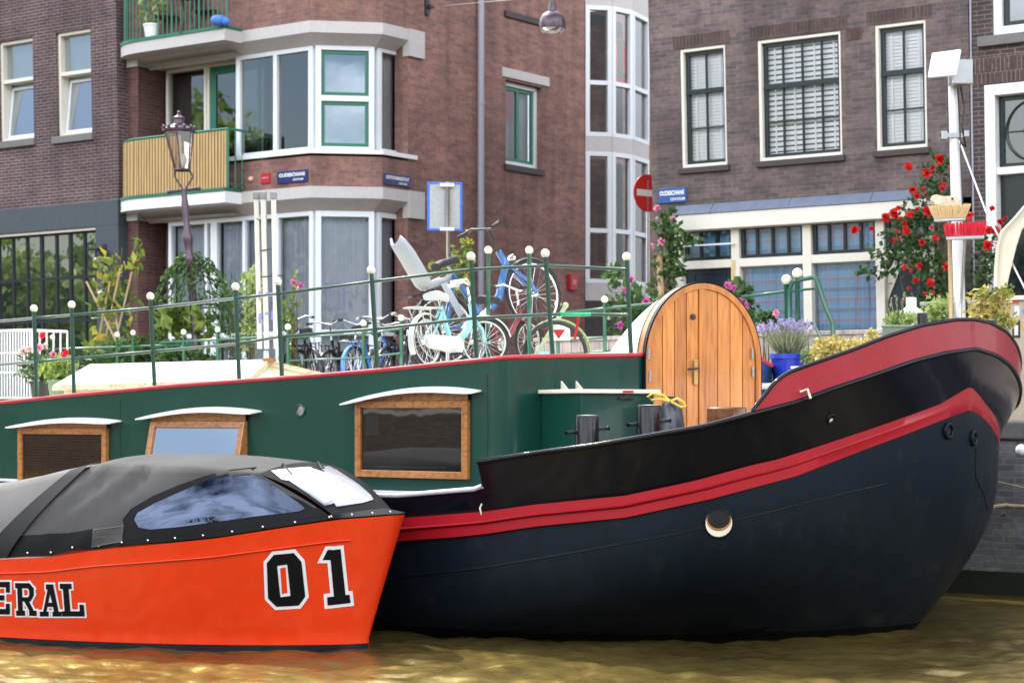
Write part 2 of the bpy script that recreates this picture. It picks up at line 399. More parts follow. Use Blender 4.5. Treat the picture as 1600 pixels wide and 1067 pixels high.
def window(fr, parent, rc, d=.1, fw=.06, fd=.10, frame='frame_white', sash=None, sw=.045, cols=1, rows=(), mw=.025, glass_m='glass', back=None, backd=.2, ztrans=(), label=None, blinds=None, bars=None, wr=None, wt=None):
    u0, u1, z0, z1 = rc
    m = MB(); ring(m, fr.P, u0, u1, z0, z1, fw, d, d+fd, wr=wr, wt=wt)
    a, b, c, e = u0+fw, u1-(fw if wr is None else wr), z0+fw, z1-(fw if wt is None else wt)
    for f in ztrans: m.box(fr.P, a, b, d+.002, d+fd, c+(e-c)*f-fw*.5, c+(e-c)*f+fw*.5)
    for f in (bars or ()): m.box(fr.P, a+(b-a)*f-fw*.45, a+(b-a)*f+fw*.45, d+.001, d+fd, c, e)
    o = m.build('window', M[frame], parent, bevel=.006)
    if label: o['label'] = label
    gd = d+fd*.55
    if sash:
        s = MB(); D = d+fd*.35
        zz = [c] + [c+(e-c)*f for f in ztrans] + [e]
        for i in range(len(zz)-1):
            lo = zz[i]+(fw*.5 if i else 0); hi = zz[i+1]-(fw*.5 if i < len(zz)-2 else 0)
            ring(s, fr.P, a, b, lo, hi, sw, D, D+.05)
        for k in range(1, cols): s.box(fr.P, a+(b-a)*k/cols-mw/2, a+(b-a)*k/cols+mw/2, D+.006, D+.044, c+sw, e-sw)
        for f, hw, pd in rows: s.box(fr.P, a+sw*.5, b-sw*.5, D-pd, D+.04, c+(e-c)*f-hw/2, c+(e-c)*f+hw/2)
        s.build('sash', M[sash], o, bevel=.004); gd = D+.03
    MB().quad(fr.P(a,gd,c), fr.P(b,gd,c), fr.P(b,gd,e), fr.P(a,gd,e)).build('pane', M[glass_m], o)
    if blinds:
        bl = MB(); z = c+.03; step, hgt = blinds
        while z < e-.03:
            bl.quad(fr.P(a,gd+.06,z), fr.P(b,gd+.06,z), fr.P(b,gd+.06+hgt*.35,z+hgt), fr.P(a,gd+.06+hgt*.35,z+hgt)); z += step
        for f in (.2, .8) if b-a < 1 else (.12, .37, .63, .88):
            bl.box(fr.P, a+(b-a)*f-.012, a+(b-a)*f+.012, gd+.045, gd+.05, c, e)
        bl.build('blind', M['blind'], o)
        MB().quad(fr.P(a-.05,gd+.3,c-.05), fr.P(b+.05,gd+.3,c-.05), fr.P(b+.05,gd+.3,e+.05), fr.P(a-.05,gd+.3,e+.05)).build('room_wall', M['interior' if blinds[0] > .06 else 'white_room'], o)
    elif back:
        drape(fr, a-.02, b+.02, gd+backd, c-.02, e+.02, M[back], 'curtain', o, flat=back in ('room_grey', 'interior', 'black_hole', 'tartan', 'white_room'))
    return o

M['brick_left'] = brick('dark purple brick', (.105,.058,.056), (.062,.040,.044), (.25,.215,.21), .215, .062, .0065)
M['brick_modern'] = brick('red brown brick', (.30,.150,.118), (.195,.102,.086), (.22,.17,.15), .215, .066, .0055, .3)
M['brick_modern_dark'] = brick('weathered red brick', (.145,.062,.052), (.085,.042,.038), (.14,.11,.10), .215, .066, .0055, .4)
M['brick_right'] = brick('weathered brown brick', (.165,.120,.112), (.088,.070,.070), (.18,.155,.145), .22, .06, .005, .55, .7)
M['brick_far'] = brick('neat brown brick', (.095,.062,.056), (.06,.042,.042), (.22,.19,.175), .215, .062, .0065, .3)
M['brick_quay'] = brick('old quay brick', (.14,.142,.15), (.08,.085,.095), (.17,.175,.18), .23, .066, .007, .6, .9)
M['concrete'] = paint('grey painted concrete band', (.52,.50,.49), .6, .05, 1.5, .12)
M['soffit'] = paint('beige soffit', (.50,.47,.42), .7, .06, 2, .1)
M['slate'] = paint('slate blue plaster', (.052,.068,.078), .55, .12, 1.5, .12)
M['steel_black'] = paint('black steel glazing bars', (.012,.015,.018), .4, .2, 4, .1)
M['sash_green'] = paint('sea green sash', (.02,.155,.095), .35, .1, 4, .1)
M['sash_dark'] = paint('dark green black sash', (.008,.018,.020), .3, .15, 4, .1)
M['lead'] = paint('blue grey lead flashing', (.115,.145,.21), .5, .35, 5, .3)
M['blind'] = paint('white blind', (.95,.96,.98), .5, .02, 3, .02)
M['white_room'] = paint('pale room', (.62,.66,.72), .8, .1, 1, .05)
M['curtain_blue'] = cloth('grey blue curtain', (.27,.31,.40), (.46,.50,.58))
M['curtain_pale'] = cloth('pale net curtain', (.40,.42,.45), (.56,.58,.62))
M['sill_stone'] = paint('grey stone sill', (.16,.155,.15), .6, .15, 4, .2)
M['brown_sill'] = paint('dark brown sill', (.05,.038,.036), .6, .2, 4, .2)
M['pipe'] = paint('lilac grey downpipe', (.34,.345,.41), .4, .08, 3, .15)
M['bamboo'] = None
t = NT('bamboo screen'); uv = t.uv(1, 1)
wv = t.node('ShaderNodeTexWave'); wv.inputs['Scale'].default_value = 4.2; wv.inputs['Distortion'].default_value = 3.5; wv.inputs['Detail'].default_value = 3; wv.inputs['Detail Scale'].default_value = .6
t.link(t.uv(1, .08), wv.inputs['Vector'])
r = t.ramp(wv.outputs[0], [(.0, (.10,.085,.03)), (.25, (.30,.17,.055)), (.6, (.46,.30,.11)), (1, (.55,.41,.19))])
t.base(t.mix(.5, r.outputs[0], t.ramp(t.noise(3, 4, t.uv(3, .6)).outputs[0], [(.3, (.7,.62,.5)), (.7, (1.2,1.1,.9))]).outputs[0], 'MULTIPLY')); t.b.inputs['Roughness'].default_value = .6
t.bump(wv.outputs[0], .5, .01); M['bamboo'] = t.mat
t = NT('blue tartan curtain')
def stripes(t, axis, period, width, off):
    s = t.node('ShaderNodeSeparateXYZ'); t.link(t.uv(), s.inputs[0])
    a = t.node('ShaderNodeMath'); a.operation = 'MULTIPLY_ADD'; a.inputs[1].default_value = 1/period; a.inputs[2].default_value = off; t.link(s.outputs[axis], a.inputs[0])
    f = t.node('ShaderNodeMath'); f.operation = 'FRACT'; t.link(a.outputs[0], f.inputs[0])
    g = t.node('ShaderNodeMath'); g.operation = 'LESS_THAN'; g.inputs[1].default_value = width; t.link(f.outputs[0], g.inputs[0]); return g.outputs[0]
c = t.mix(t.noise(1.2, 3, t.pos()).outputs[0], (.11,.33,.58), (.19,.46,.70))
for ax, per, wd, of, cc, amt in ((0,.30,.22,.1,(.05,.15,.33),.5),(1,.30,.22,.3,(.06,.16,.30),.55),(0,.30,.12,.55,(.42,.12,.22),.5),(1,.30,.12,.75,(.42,.12,.22),.5),(0,.15,.06,.0,(.45,.50,.36),.55),(1,.15,.06,.2,(.45,.50,.36),.55)):
    mm = t.node('ShaderNodeMath'); mm.operation = 'MULTIPLY'; mm.inputs[1].default_value = amt; t.link(stripes(t, ax, per, wd, of), mm.inputs[0])
    c = t.mix(mm.outputs[0], c, cc)
t.base(c); t.b.inputs['Roughness'].default_value = .9; M['tartan'] = t.mat

TOP = 10.9
# ---------------------------------------------------------------- left house
FLH = Plane(Q(0, 26).xy, AQ, .02)
LH = thing('brick_house', FLH.P(FLH.u(60, 0, 320), 0, ST), 'dark purple brick house with a slate blue shopfront surround at the left edge', 'house')
uR = FLH.u(186, 0, 340); uL = uR-13
wA = FLH.rect((-2,66), (52,58), (52,216), (-2,223)); wB = FLH.rect((87,51), (143,44), (142,208), (89,214))
zl = FLH.z(120, 318); zl2 = FLH.z(120, 357)
wall_holes(FLH, LH, 'wall', M['brick_left'], uL, uR, zl, TOP, [wA, wB], .35)
for i, rc in enumerate((wA, wB)):
    u0, u1, z0, z1 = rc; h = z1-z0; zt = z0+h*.60
    m = MB(); ring(m, FLH.P, u0, u1, z0, z1, .065, .06, .28, wr=.03); m.box(FLH.P, u0+.065, u1-.03, .062, .28, zt-.035, zt+.035)
    o = m.build('window', M['oldwhite'], LH, bevel=.005); o['label'] = 'white sash window with its lower pane tilted open'
    MB().quad(FLH.P(u0+.06,.18,zt), FLH.P(u1-.03,.18,zt), FLH.P(u1-.03,.18,z1-.06), FLH.P(u0+.06,.18,z1-.06)).build('pane', M['glass_sky'], o)
    # lower sash tipped inwards at its top
    def T(u, d, z, b=z0+.07): return FLH.P(u, .14+d+(z-b)*.13, z)
    m = MB(); ring(m, T, u0+.08, u1-.035, z0+.07, zt-.09, .055, 0, .05); s = m.build('sash', M['frame_white'], o, bevel=.004)
    MB().quad(T(u0+.12,.03,z0+.12), T(u1-.08,.03,z0+.12), T(u1-.08,.03,zt-.14), T(u0+.12,.03,zt-.14)).build('pane', M['glass_sky'], s)
    MB().quad(FLH.P(u0,.34,z0), FLH.P(u1,.34,z0), FLH.P(u1,.34,z1), FLH.P(u0,.34,z1)).build('curtain', M['white_room'], o)
    bp2(FLH, o, 'sill', M['sill_stone'], u0-.1, u1+.06, -.07, .06, z0-.14, z0-.005, .01)
    # soldier course of upright bricks over the window
    m = MB(); k = int((u1-u0+.2)/.066)
    for j in range(k): m.box(FLH.P, u0-.1+j*.066, u0-.1+j*.066+.058, -.004, .02, z1+.01+.03*math.sin(math.pi*j/(k-1)), z1+.22+.03*math.sin(math.pi*j/(k-1)))
    m.build('brick_arch', M['brick_left'], LH)
uo = FLH.u(152, 0, 420)
m = MB(); m.box(FLH.P, uL, uR, -.03, .35, zl2, zl); m.box(FLH.P, uo, uR, -.03, .35, ST, zl2); m.build('surround', M['slate'], LH, bevel=.008)
m = MB(); m.box(FLH.P, uL, uo, .02, .12, zl2-.05, zl2-.002); m.build('lath', M['oldwhite'], LH)
m = MB(); zt_ = zl2-.05
us = [FLH.u(p, .15, 430) for p in (-22, 0, 22, 44, 67, 90, 112, 134)]
for i, u in enumerate(us): m.box(FLH.P, u-.025-(.02 if i in (4, 6) else 0), u+.025, .12, .17, ST, zt_)
for y in (368, 437, 503): z = FLH.z(60, y, .15); m.box(FLH.P, us[0]-.6, uo, .125, .165, z-.03, z+.03)
m.box(FLH.P, uo-.06, uo, .11, .18, ST, zt_)
o = m.build('shop_window', M['steel_black'], LH)
MB().quad(FLH.P(us[0]-.6,.15,ST), FLH.P(uo,.15,ST), FLH.P(uo,.15,zt_), FLH.P(us[0]-.6,.15,zt_)).build('pane', glass('shop glass', .40, (.5,.55,.5), 0, .06), o)
drape(FLH, us[0]-.6, uo, .45, ST, zt_, M['curtain_blue'], 'curtain', o, .03)
MB().box(FLH.P, uL, uR-.05, .9, 8, ST, TOP).build('interior_wall', M['interior'], LH)
MB().box(FLH.P, uL, uR-.002, .002, 8.1, TOP+.002, TOP+.3).build('roof', M['slate'], LH)
# wall lantern on the surround
c = FLH.P(FLH.u(150, -.25, 405), -.25, FLH.z(150, 405, -.25))
lt = thing('wall_lantern', c, 'black box shaped wall lantern at the edge of the slate blue shopfront', 'lantern')
X = Vector((FLH.d.x, FLH.d.y, 0)); N_ = Vector((FLH.n.x, FLH.n.y, 0)); Z = Vector((0,0,1))
def LP(a, b, z): return c + X*a + N_*b + Z*z
m = MB(); ring(m, lambda u,d,z: LP(u,d-.1,z), -.13, .13, -.17, .17, .018, 0, .012); ring(m, lambda u,d,z: LP(u,d+.09,z), -.13, .13, -.17, .17, .018, 0, .012)
m.box(lambda u,d,z: LP(u,d,z), -.14, .14, -.11, .11, .17, .2); m.box(LP, -.14, .14, -.11, .11, -.2, -.17); m.box(LP, -.02, .02, .1, .26, .1, .14); m.box(LP, -.05, .05, .2, .24, -.1, .3)
m.build('frame', M['dark'], lt); MB().ball(LP(0,0,-.02), .055).build('bulb', M['white'], lt, smooth=True)

# ---------------------------------------------------------------- modern corner house
FA = Plane(Q(0, 26.15).xy, AQ)
MH = thing('corner_house', FA.P(FA.u(420), 0, ST), 'red brick corner house with grey bands, rounded balconies and white bay windows', 'house')
uc1 = FA.u(485); p = FA.P(uc1, 0, 0)
FB = Plane(p.xy, R(-9)); uc2 = FB.u(597)
p = FB.P(uc2, 0, 0); FC = Plane(p.xy, AQ-R(90))
ua = FA.u(187, 0, 200); uend = FC.u(912, 0, 200)
zb = [(FA.z(485, 309), FA.z(485, 291)), (FA.z(485, 51), FA.z(485, 33))]      # bands: bottom, top
zsill = FA.z(485, 238)
mats = M['brick_modern']
pier0 = FA.u(216, 0, 200); log1 = FA.u(369, .3, 200); DL = .68
# corner curve: a plan point at depth d for the three facets, so bands and walls turn the corner cleanly
def corner(d):
    a = Vector((math.sin(AQ), math.cos(AQ))); # inward normals
    n1, n2, n3 = FA.n, FB.n, FC.n
    def cut(Fp, Fq):
        d1, d2 = Fp.d, Fq.d; o1 = Fp.O+Fp.n*d; o2 = Fq.O+Fq.n*d
        det = d1.x*(-d2.y)+d2.x*d1.y; r = o2-o1
        s = (r.x*(-d2.y)+d2.x*r.y)/det; return o1+d1*s
    return cut(FA, FB), cut(FB, FC)
def strip(m, uA, uC, d0, z0, d1, z1):
    """A ribbon round the corner from (depth d0, height z0) to (depth d1, height z1)."""
    rows = []
    for d, z in ((d0, z0), (d1, z1)):
        a, b = corner(d); s = FA.P(uA, d, 0); e = FC.P(uC, d, 0)
        rows.append([Vector((s.x,s.y,z)), Vector((a.x,a.y,z)), Vector((b.x,b.y,z)), Vector((e.x,e.y,z))])
    # separate faces so shading stays flat
    for i in range(3): m.quad(rows[0][i], rows[0][i+1], rows[1][i+1], rows[1][i])
uw = FC.u(637, 0, 150); ue = FC.u(664, -.06, 60)
m = MB()                                    # brick panels: above the upper band, and under each sill
strip(m, ua, uw+.4, 0, zb[1][1], 0, TOP); m.build('wall', mats, MH)
m = MB(); strip(m, pier0, uw, 0, zb[0][1], 0, zsill-.06); m.build('wall', mats, MH)
# gable wall along the side street, with its two openings
wb1 = FC.rect((790,-110), (845,-122), (845,31), (790,18)); wb2 = FC.rect((790,125), (846,137), (846,265), (790,257))
m_ = wall_holes(FC, MH, 'gable_wall', mats, uw, uend+.1, ST, zb[1][0], [wb2, (wb1[0], wb1[1], wb1[2], zb[1][0]+.0001)], .3)
wall_holes(FC, MH, 'gable_wall', mats, uw+.4, uend+.1, zb[1][0], TOP, [wb1] if wb1[3] < TOP else [], .3)
MB().quad(FC.P(uend+.1,1.1,ST), FC.P(uend+14,1.1,ST), FC.P(uend+14,1.1,TOP), FC.P(uend+.1,1.1,TOP)).build('gable_wall', mats, MH)
# brick piers beside the loggias and their side walls
m = MB()
for z0, z1 in ((ST, zb[0][0]), (zb[0][1], zb[1][0])):
    m.quad(FA.P(ua,0,z0), FA.P(pier0,0,z0), FA.P(pier0,0,z1), FA.P(ua,0,z1)); m.quad(FA.P(pier0,0,z0), FA.P(pier0,DL,z0), FA.P(pier0,DL,z1), FA.P(pier0,0,z1))
    m.quad(FA.P(ua,0,z0), FA.P(ua,3,z0), FA.P(ua,3,z1), FA.P(ua,0,z1))
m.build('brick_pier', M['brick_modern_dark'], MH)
# bands with chamfered undersides
for k, (z0, z1) in enumerate(zb):
    m = MB(); strip(m, ua, ue, -.03, z0, -.03, z1); strip(m, ua, ue, -.03, z1, 0.02, z1)
    strip(m, ua, FC.u(636, .0, 150), .30, z0-.20, -.03, z0)
    m.box(FC.P, FC.u(640, -.06, 60), ue, -.06, .1, z0-.28, z1+.004)
    m.box(FA.P, ua-.01, pier0+.01, -.035, .3, z0-.16, z1+.003)
    m.build('concrete_band', M['concrete'], MH)
    MB().quad(FA.P(ua,-.02,z0-.16), FA.P(ua,DL+.05,z0-.16), FA.P(log1+.2,DL+.05,z0-.16), FA.P(log1+.2,-.02,z0-.16)).build('soffit', M['soffit'], MH)
    # rounded balcony slab
    PJ = .46; f1 = FA.u(351, -PJ, 60); f0 = FA.u(197, 0, 80)
    def outline(d_add=0.0):
        pts = [FA.P(f1, 0, 0)]
        pts.append(FA.P(f1, -PJ-d_add, 0)); r_ = .80
        for i in range(15):
            a = math.pi/2*i/14; pts.append(FA.P(f0+r_-d_add-math.sin(a)*(r_), -(PJ+d_add)*math.cos(a), 0))
        return pts
    po = outline(); m = MB(); m.prism([p_+Vector((0,0,z0-.02)) for p_ in po][::-1], (0,0,z1-z0))
    bal = m.build('balcony', M['white' if k == 0 else 'concrete'], MH, auto=True)
    pr = outline(.02); m = MB(); m.prism([p_+Vector((0,0,z1-.018)) for p_ in pr][::-1], (0,0,.06)); m.build('edge_trim', M['sash_green'], bal)
    # railing
    zr = FA.z(312, 206, -.42)-zb[0][1]; q = outline(-.06)[1:]
    m = MB(); m.tube([p_+Vector((0,0,z1+zr)) for p_ in [FA.P(f1+.03, 0.1, 0), FA.P(f1+.03, -PJ+.06, 0)]+q[1:]], .026, 6)
    L = [0]
    for i in range(1, len(q)): L.append(L[-1]+(q[i]-q[i-1]).length)
    n = int(L[-1]/.115)
    def along(s):
        for i in range(1, len(q)):
            if s <= L[i]: return q[i-1].lerp(q[i], (s-L[i-1])/max(1e-6, L[i]-L[i-1]))
        return q[-1]
    for i in range(n+1):
        p_ = along(L[-1]*i/n); m.tube([p_+Vector((0,0,z1+.04)), p_+Vector((0,0,z1+zr))], .014 if i % 6 else .024, 5)
    if k == 0:
        for dd in (0, .18, .36): p_ = FA.P(f1+.03, -PJ+.06+dd, 0); m.tube([p_+Vector((0,0,z1+.04)), p_+Vector((0,0,z1+zr))], .016, 5)
        m.tube([FA.P(f1+.03,-PJ+.06,z1+.12), FA.P(f1+.03,0,z1+.12)], .016, 5)
    m.build('railing', M['sash_green'], bal)
    if k == 0:
        q2 = outline(-.035)[1:]; q2 = [Vector(x) for x in q2]
        MB().loft([[p_+Vector((0,0,z1+.05)) for p_ in q2], [p_+Vector((0,0,z1+zr-.03)) for p_ in q2]]).build('bamboo_screen', M['bamboo'], bal, smooth=True)
balc_u0, balc_u1, balc_z = f0, f1, zb[1][1]
# loggia back walls with glazed fronts
for k, (yt, z0) in enumerate(((346, ST), (110, zb[0][1]))):
    z1 = zb[k][0]-.16; u0 = FA.u(262, DL, 200); u1 = log1+.35
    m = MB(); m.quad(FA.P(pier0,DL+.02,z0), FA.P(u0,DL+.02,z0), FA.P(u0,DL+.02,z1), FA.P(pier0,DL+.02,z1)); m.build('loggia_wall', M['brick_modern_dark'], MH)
    um = FA.u(325, DL, 200)
    if k == 1:
        window(FA, MH, (u0, um, z0, z1), DL-.05, .06, .12, 'oldwhite', back='room_grey', glass_m='glass_dark')
        o = window(FA, MH, (um+.005, u1, z0, z1), DL-.03, .05, .1, 'oldwhite', sash='sash_green', sw=.14, glass_m='glass_dark', label='green glazed balcony door'); o.name = 'door'
# glazing of the bay, both floors
def bayside(fr, tl, tr, br, bl, **kw):
    r_ = fr.rect(tl, tr, br, bl, .28); r_ = (r_[0], r_[1], zsill+.045, r_[3])
    return window(fr, MH, r_, .26, .10, .12, 'frame_white', **kw)
bayside(FA, (369,86), (489,71), (489,227), (370,236), bars=(.52,), glass_m='glass_dark', back='black_hole', backd=.5)
bayside(FB, (493,70), (585,71), (585,227), (493,226), sash='sash_green', sw=.065, ztrans=(.5,), glass_m='glass_sky', back='white_room', backd=.2)
bayside(FC, (590,73), (636,81), (636,231), (590,221), glass_m='glass_clear', back='curtain_pale', backd=.10)
zf = ST+.02
r0 = FA.rect((264,348), (334,343), (334,600), (264,600), .28); window(FA, MH, (r0[0], r0[1]+.01, zf, zb[0][0]-.2), .26, .08, .12, 'frame_white', bars=(.88,), ztrans=(.40,), glass_m='glass_clear', back='curtain_blue', backd=.12)
r1 = FA.rect((334,343), (489,331), (489,600), (334,600), .28); window(FA, MH, (r1[0]+.012, r1[1], zf, zb[0][0]-.2), .26, .08, .12, 'frame_white', bars=(.30,.66), ztrans=(.40,), glass_m='glass_clear', back='curtain_blue', backd=.12)
r2 = FB.rect((493,330), (585,330), (585,600), (493,600), .28); window(FB, MH, (r2[0], r2[1], zf, zb[0][0]-.2), .26, .10, .12, 'frame_white', ztrans=(.40,), glass_m='glass_clear', back='curtain_blue', backd=.12)
r3 = FC.rect((590,330), (636,338), (636,600), (590,600), .28); window(FC, MH, (r3[0], r3[1], zf, zb[0][0]-.2), .26, .09, .12, 'frame_white', ztrans=(.40,), glass_m='glass_clear', back='curtain_blue', backd=.12)
for px in (300,):   # green boarded lower panel behind the plants
    bp2(FA, MH, 'door_panel', M['sash_green'], r0[0]+.1, r0[0]+.62, .20, .255, zf, ST+1.35)
m = MB(); zs_ = zsill
strip(m, FA.u(347, -.04, 245), FC.u(652, -.04, 240), -.05, zs_-.02, -.05, zs_+.055); strip(m, FA.u(347, -.04, 245), FC.u(652, -.04, 240), -.05, zs_+.055, .27, zs_+.07)
strip(m, FA.u(347, -.04, 245), FC.u(652, -.04, 240), .02, zs_-.02, -.05, zs_-.02)
m.build('window_sill', M['white'], MH)
# side-street windows with green casements
for rc in (wb1, wb2):
    o = window(FC, MH, (rc[0]+.01, rc[1]-.01, rc[2]+.01, rc[3]-.01), .10, .075, .12, 'frame_white', sash='sash_green', sw=.07, cols=2, mw=.09, glass_m='glass_clear', back='curtain_pale', backd=.12, label='white window with green casements')
    bp2(FC, o, 'sill', M['brown_sill'], rc[0]-.05, rc[1]+.06, -.05, .1, rc[2]-.12, rc[2]-.003, .008)
red = MB().box(FC.P, wb2[0]+.10, wb2[0]+.5, .182, .186, wb2[3]-.75, wb2[3]-.1).build('red_blind', M['redtrim'], MH)
l = FC.rect((784,106), (857,121), (857,134), (784,119))
bp2(FC, MH, 'lintel', M['concrete'], l[0], l[1], -.03, .12, l[2]-.02, l[3], .01)
m = MB(); u = FC.u(752, -.1, 200); m.tube([FC.P(u,-.09,ST), FC.P(u,-.09,TOP)], .062, 12)
for z in (3.0, 5.2, 7.5): m.tube([FC.P(u,-.09,z), FC.P(u,-.09,z+.05)], .074, 12)
m.build('downpipe', M['pipe'], MH, auto=True)
m = MB()
pts = [FA.P(ua+.05,1.4,ST), FA.P(uc1-.4,1.4,ST), FC.P(1.0,1.4,ST), FC.P(uend,1.4,ST)]
e1 = pts[-1]+Vector((FC.n.x,FC.n.y,0))*6; pts += [e1, FA.P(ua+.05, 8, ST)]
m.prism(pts, (0,0,TOP-ST)); m.build('interior_wall', M['interior'], MH)
pts = [FA.P(ua,.01,TOP), FA.P(uc1-.01,.01,TOP), FC.P(.01,.01,TOP), FC.P(uend+3,.01,TOP)]; e1 = pts[-1]+Vector((FC.n.x,FC.n.y,0))*6; pts += [e1, FA.P(ua, 8, TOP)]
MB().prism([p_+Vector((0,0,.004)) for p_ in pts], (0,0,.3)).build('roof', M['slate'], MH)
# glazed bay at the far end of the side wall
p = FC.P(uend+.05, 0, 0); G = []; o_ = p.xy
for ang, px in ((-15, 956), (-45, 988), (-66, 1013)):
    fr = Plane(o_, R(ang)); uu = fr.u(px, 0, 200); G.append((fr, uu)); o_ = fr.P(uu, 0, 0).xy
zt = [G[0][0].z(930, y) for y in (9, 131, 214, 237, 362, 443, 462)]
bayos = []
for fr, uu in G:
    bay = MB()
    bay.box(fr.P, .002, uu-.002, -.02, .05, zt[3]-.002, zt[2]+.002); bay.box(fr.P, .002, uu-.002, -.02, .05, zt[0]-.002, TOP); bay.box(fr.P, .002, uu-.002, -.02, .05, zt[6]-.1, zt[5]+.002); bay.box(fr.P, .03, .06, .051, .06, zt[5], zt[0])
    bayos.append(bay.build('bay_facet', M['concrete'], MH))
bayo = bayos[1]
for (fr, uu), bayk in zip(G, bayos):
    for hi, mid, lo in ((zt[0], zt[1], zt[2]), (zt[3], zt[4], zt[5])):
        window(fr, bayk, (.005, uu-.005, lo+.003, hi-.003), -.03, .09, .14, 'frame_white', ztrans=((mid-lo)/(hi-lo),), glass_m='glass_clear' if bayk is bayo else 'glass_dark', back='interior', backd=.5)
fr, uu = G[1]
MB().box(fr.P, .1, uu-.1, .088, .095, zt[1]+.06, fr.z(970, 60)).build('red_banner', paint('red banner cloth', (.75,.035,.03), .8, .08), bayo)
gm = MB(); ux = .28; z0, z1 = fr.z(966, 112), fr.z(966, 68)
gm.box(fr.P, ux, ux+.14, .082, .086, z0, z1); gm.box(fr.P, ux-.1, ux+.24, .080, .084, z0-.09, z0); gm.box(fr.P, ux-.1, ux+.24, .080, .084, z1, z1+.09); gm.build('green_emblem', M['sash_green'], bayo)
# brown base wall under the glazed bay
m = MB()
for fr, uu in G: m.quad(fr.P(0,-.01,ST), fr.P(uu,-.01,ST), fr.P(uu,-.01,zt[6]-.1), fr.P(0,-.01,zt[6]-.1))
m.build('base_wall', M['interior'], MH)

# ---------------------------------------------------------------- old right house
FR = Plane(Q(0, 26).xy, AQ, .04)
RH = thing('old_house', FR.P(FR.u(1250), 0, ST), 'weathered brown brick house with blue tartan curtains and white blinds', 'house')
r0 = FR.u(1019, 0, 300); r1 = FR.u(1515, 0, 150)
W = [FR.rect((1062,78), (1133,70), (1136,259), (1066,262)), FR.rect((1183,64), (1312,49), (1317,242), (1187,253)), FR.rect((1366,39), (1446,32.5), (1449,229.5), (1370.5,237))]
zfl = (FR.z(1055, 339), FR.z(1055, 322)); zf2 = FR.z(1420, 313); zfa = (zfl[0]*.5+zf2*.5)
zflt = zfa+.15
ufl0, ufl1 = FR.u(1050, -.12, 330), FR.u(1424, -.12, 305)
wall_holes(FR, RH, 'wall', M['brick_right'], r0, r1, zfa, TOP, W, .35)
for i, rc in enumerate(W):
    u0, u1, z0, z1 = rc; h = z1-z0-.09
    rws = [(.62, .075, .03), (.31, .025, -.006)] if i else [(.645, .07, .03), (.32, .025, -.006)]
    o = window(FR, RH, rc, .01, .05, .2, 'oldwhite', sash='sash_dark', sw=.055, cols=4 if i == 1 else 2, rows=rws, mw=.026, glass_m='glass_clear', blinds=(.050, .047) if i != 1 else (.075, .052), wr=.035, wt=.045)
    o['label'] = ['narrow two pane wide sash window nearest the street sign', 'wide four pane sash window with open slatted blinds', 'narrow sash window nearest the white mast'][i]
    bp2(FR, o, 'sill', M['brown_sill'], u0-.04, u1+.05, -.06, .1, z0-.09, z0-.004, .008)
    m = MB(); n = int((u1-u0+.24)/.066)
    for j in range(n): m.box(FR.P, u0-.12+j*.066, u0-.12+j*.066+.06, -.004, .02, z1+.012, z1+.2)
    m.build('brick_arch', brick('arch brick', (.10,.058,.05), (.06,.04,.038), (.12,.1,.09), .06, .22, .006, .3), RH)
m = MB()     # lead flashing over a cream fascia
m.hexa([FR.P(ufl0,-.15,zfa), FR.P(ufl1,-.15,zfa), FR.P(ufl1,.0,zfa), FR.P(ufl0,.0,zfa), FR.P(ufl0,-.02,zflt), FR.P(ufl1,-.02,zflt), FR.P(ufl1,.02,zflt), FR.P(ufl0,.02,zflt)])
for i in range(3): u = ufl0+(ufl1-ufl0)*(i+.5)/3; m.hexa([FR.P(u-.02,-.16,zfa), FR.P(u+.02,-.16,zfa), FR.P(u+.02,-.1,zfa), FR.P(u-.02,-.1,zfa), FR.P(u-.02,-.035,zflt), FR.P(u+.02,-.035,zflt), FR.P(u+.02,0,zflt), FR.P(u-.02,0,zflt)])
m.build('lead_flashing', M['lead'], RH)
zq = zfa-.24
bp2(FR, RH, 'fascia', M['oldwhite'], ufl0+.04, r1-.35, -.13, .3, zq, zfa-.003, .012)
# shopfront: posts, rails and openings
ux = [FR.u(p_, .05, 400) for p_ in (1062, 1150, 1262, 1376, 1455)]
zt1 = FR.z(1200, 350, .05); ztb = FR.z(1200, 402, .05); zlow = FR.z(1200, 412, .05)
pm = MB()
for u in ux[:4]: pm.box(FR.P, u-.07, u+.07, .02, .2, ST, zq-.003)
pm.box(FR.P, ux[0], ux[-1]+1.0, .03, .19, zt1-.01, zq-.004); pm.box(FR.P, ux[0], ux[-1]+1.0, .03, .19, zlow-.03, ztb)
pm.box(FR.P, ux[4]-.02, ux[4]+.07, .025, .2, ST, zq-.003)
sf = pm.build('shopfront', M['oldwhite'], RH, bevel=.008)
for i in range(4):
    a, b = ux[i]+.075, ux[i+1]-.075
    s = MB(); ring(s, FR.P, a, b, ztb+.005, zt1-.014, .05, .08, .13)
    nc = 3 if i == 0 else 4
    for k in range(1, nc): u = a+(b-a)*k/nc; s.box(FR.P, u-.02, u+.02, .086, .125, ztb+.04, zt1-.05)
    o = s.build('window', M['sash_dark'], sf)
    MB().quad(FR.P(a,.11,ztb), FR.P(b,.11,ztb), FR.P(b,.11,zt1), FR.P(a,.11,zt1)).build('pane', M['glass_clear'], o)
    drape(FR, a, b, .17, ztb, zt1, M['tartan'], 'curtain', o, flat=True) if i < 3 else drape(FR, a, b, .25, ztb, zt1, M['curtain_blue'], 'curtain', o, .02)
    if i in (1, 2):
        g = MB().quad(FR.P(a,.12,ST+.3), FR.P(b,.12,ST+.3), FR.P(b,.12,zlow-.03), FR.P(a,.12,zlow-.03)).build('pane', M['glass_clear'], sf)
        drape(FR, a-.02, b+.02, .19, ST, zlow, M['tartan'], 'curtain', sf, .018, lam=.35)
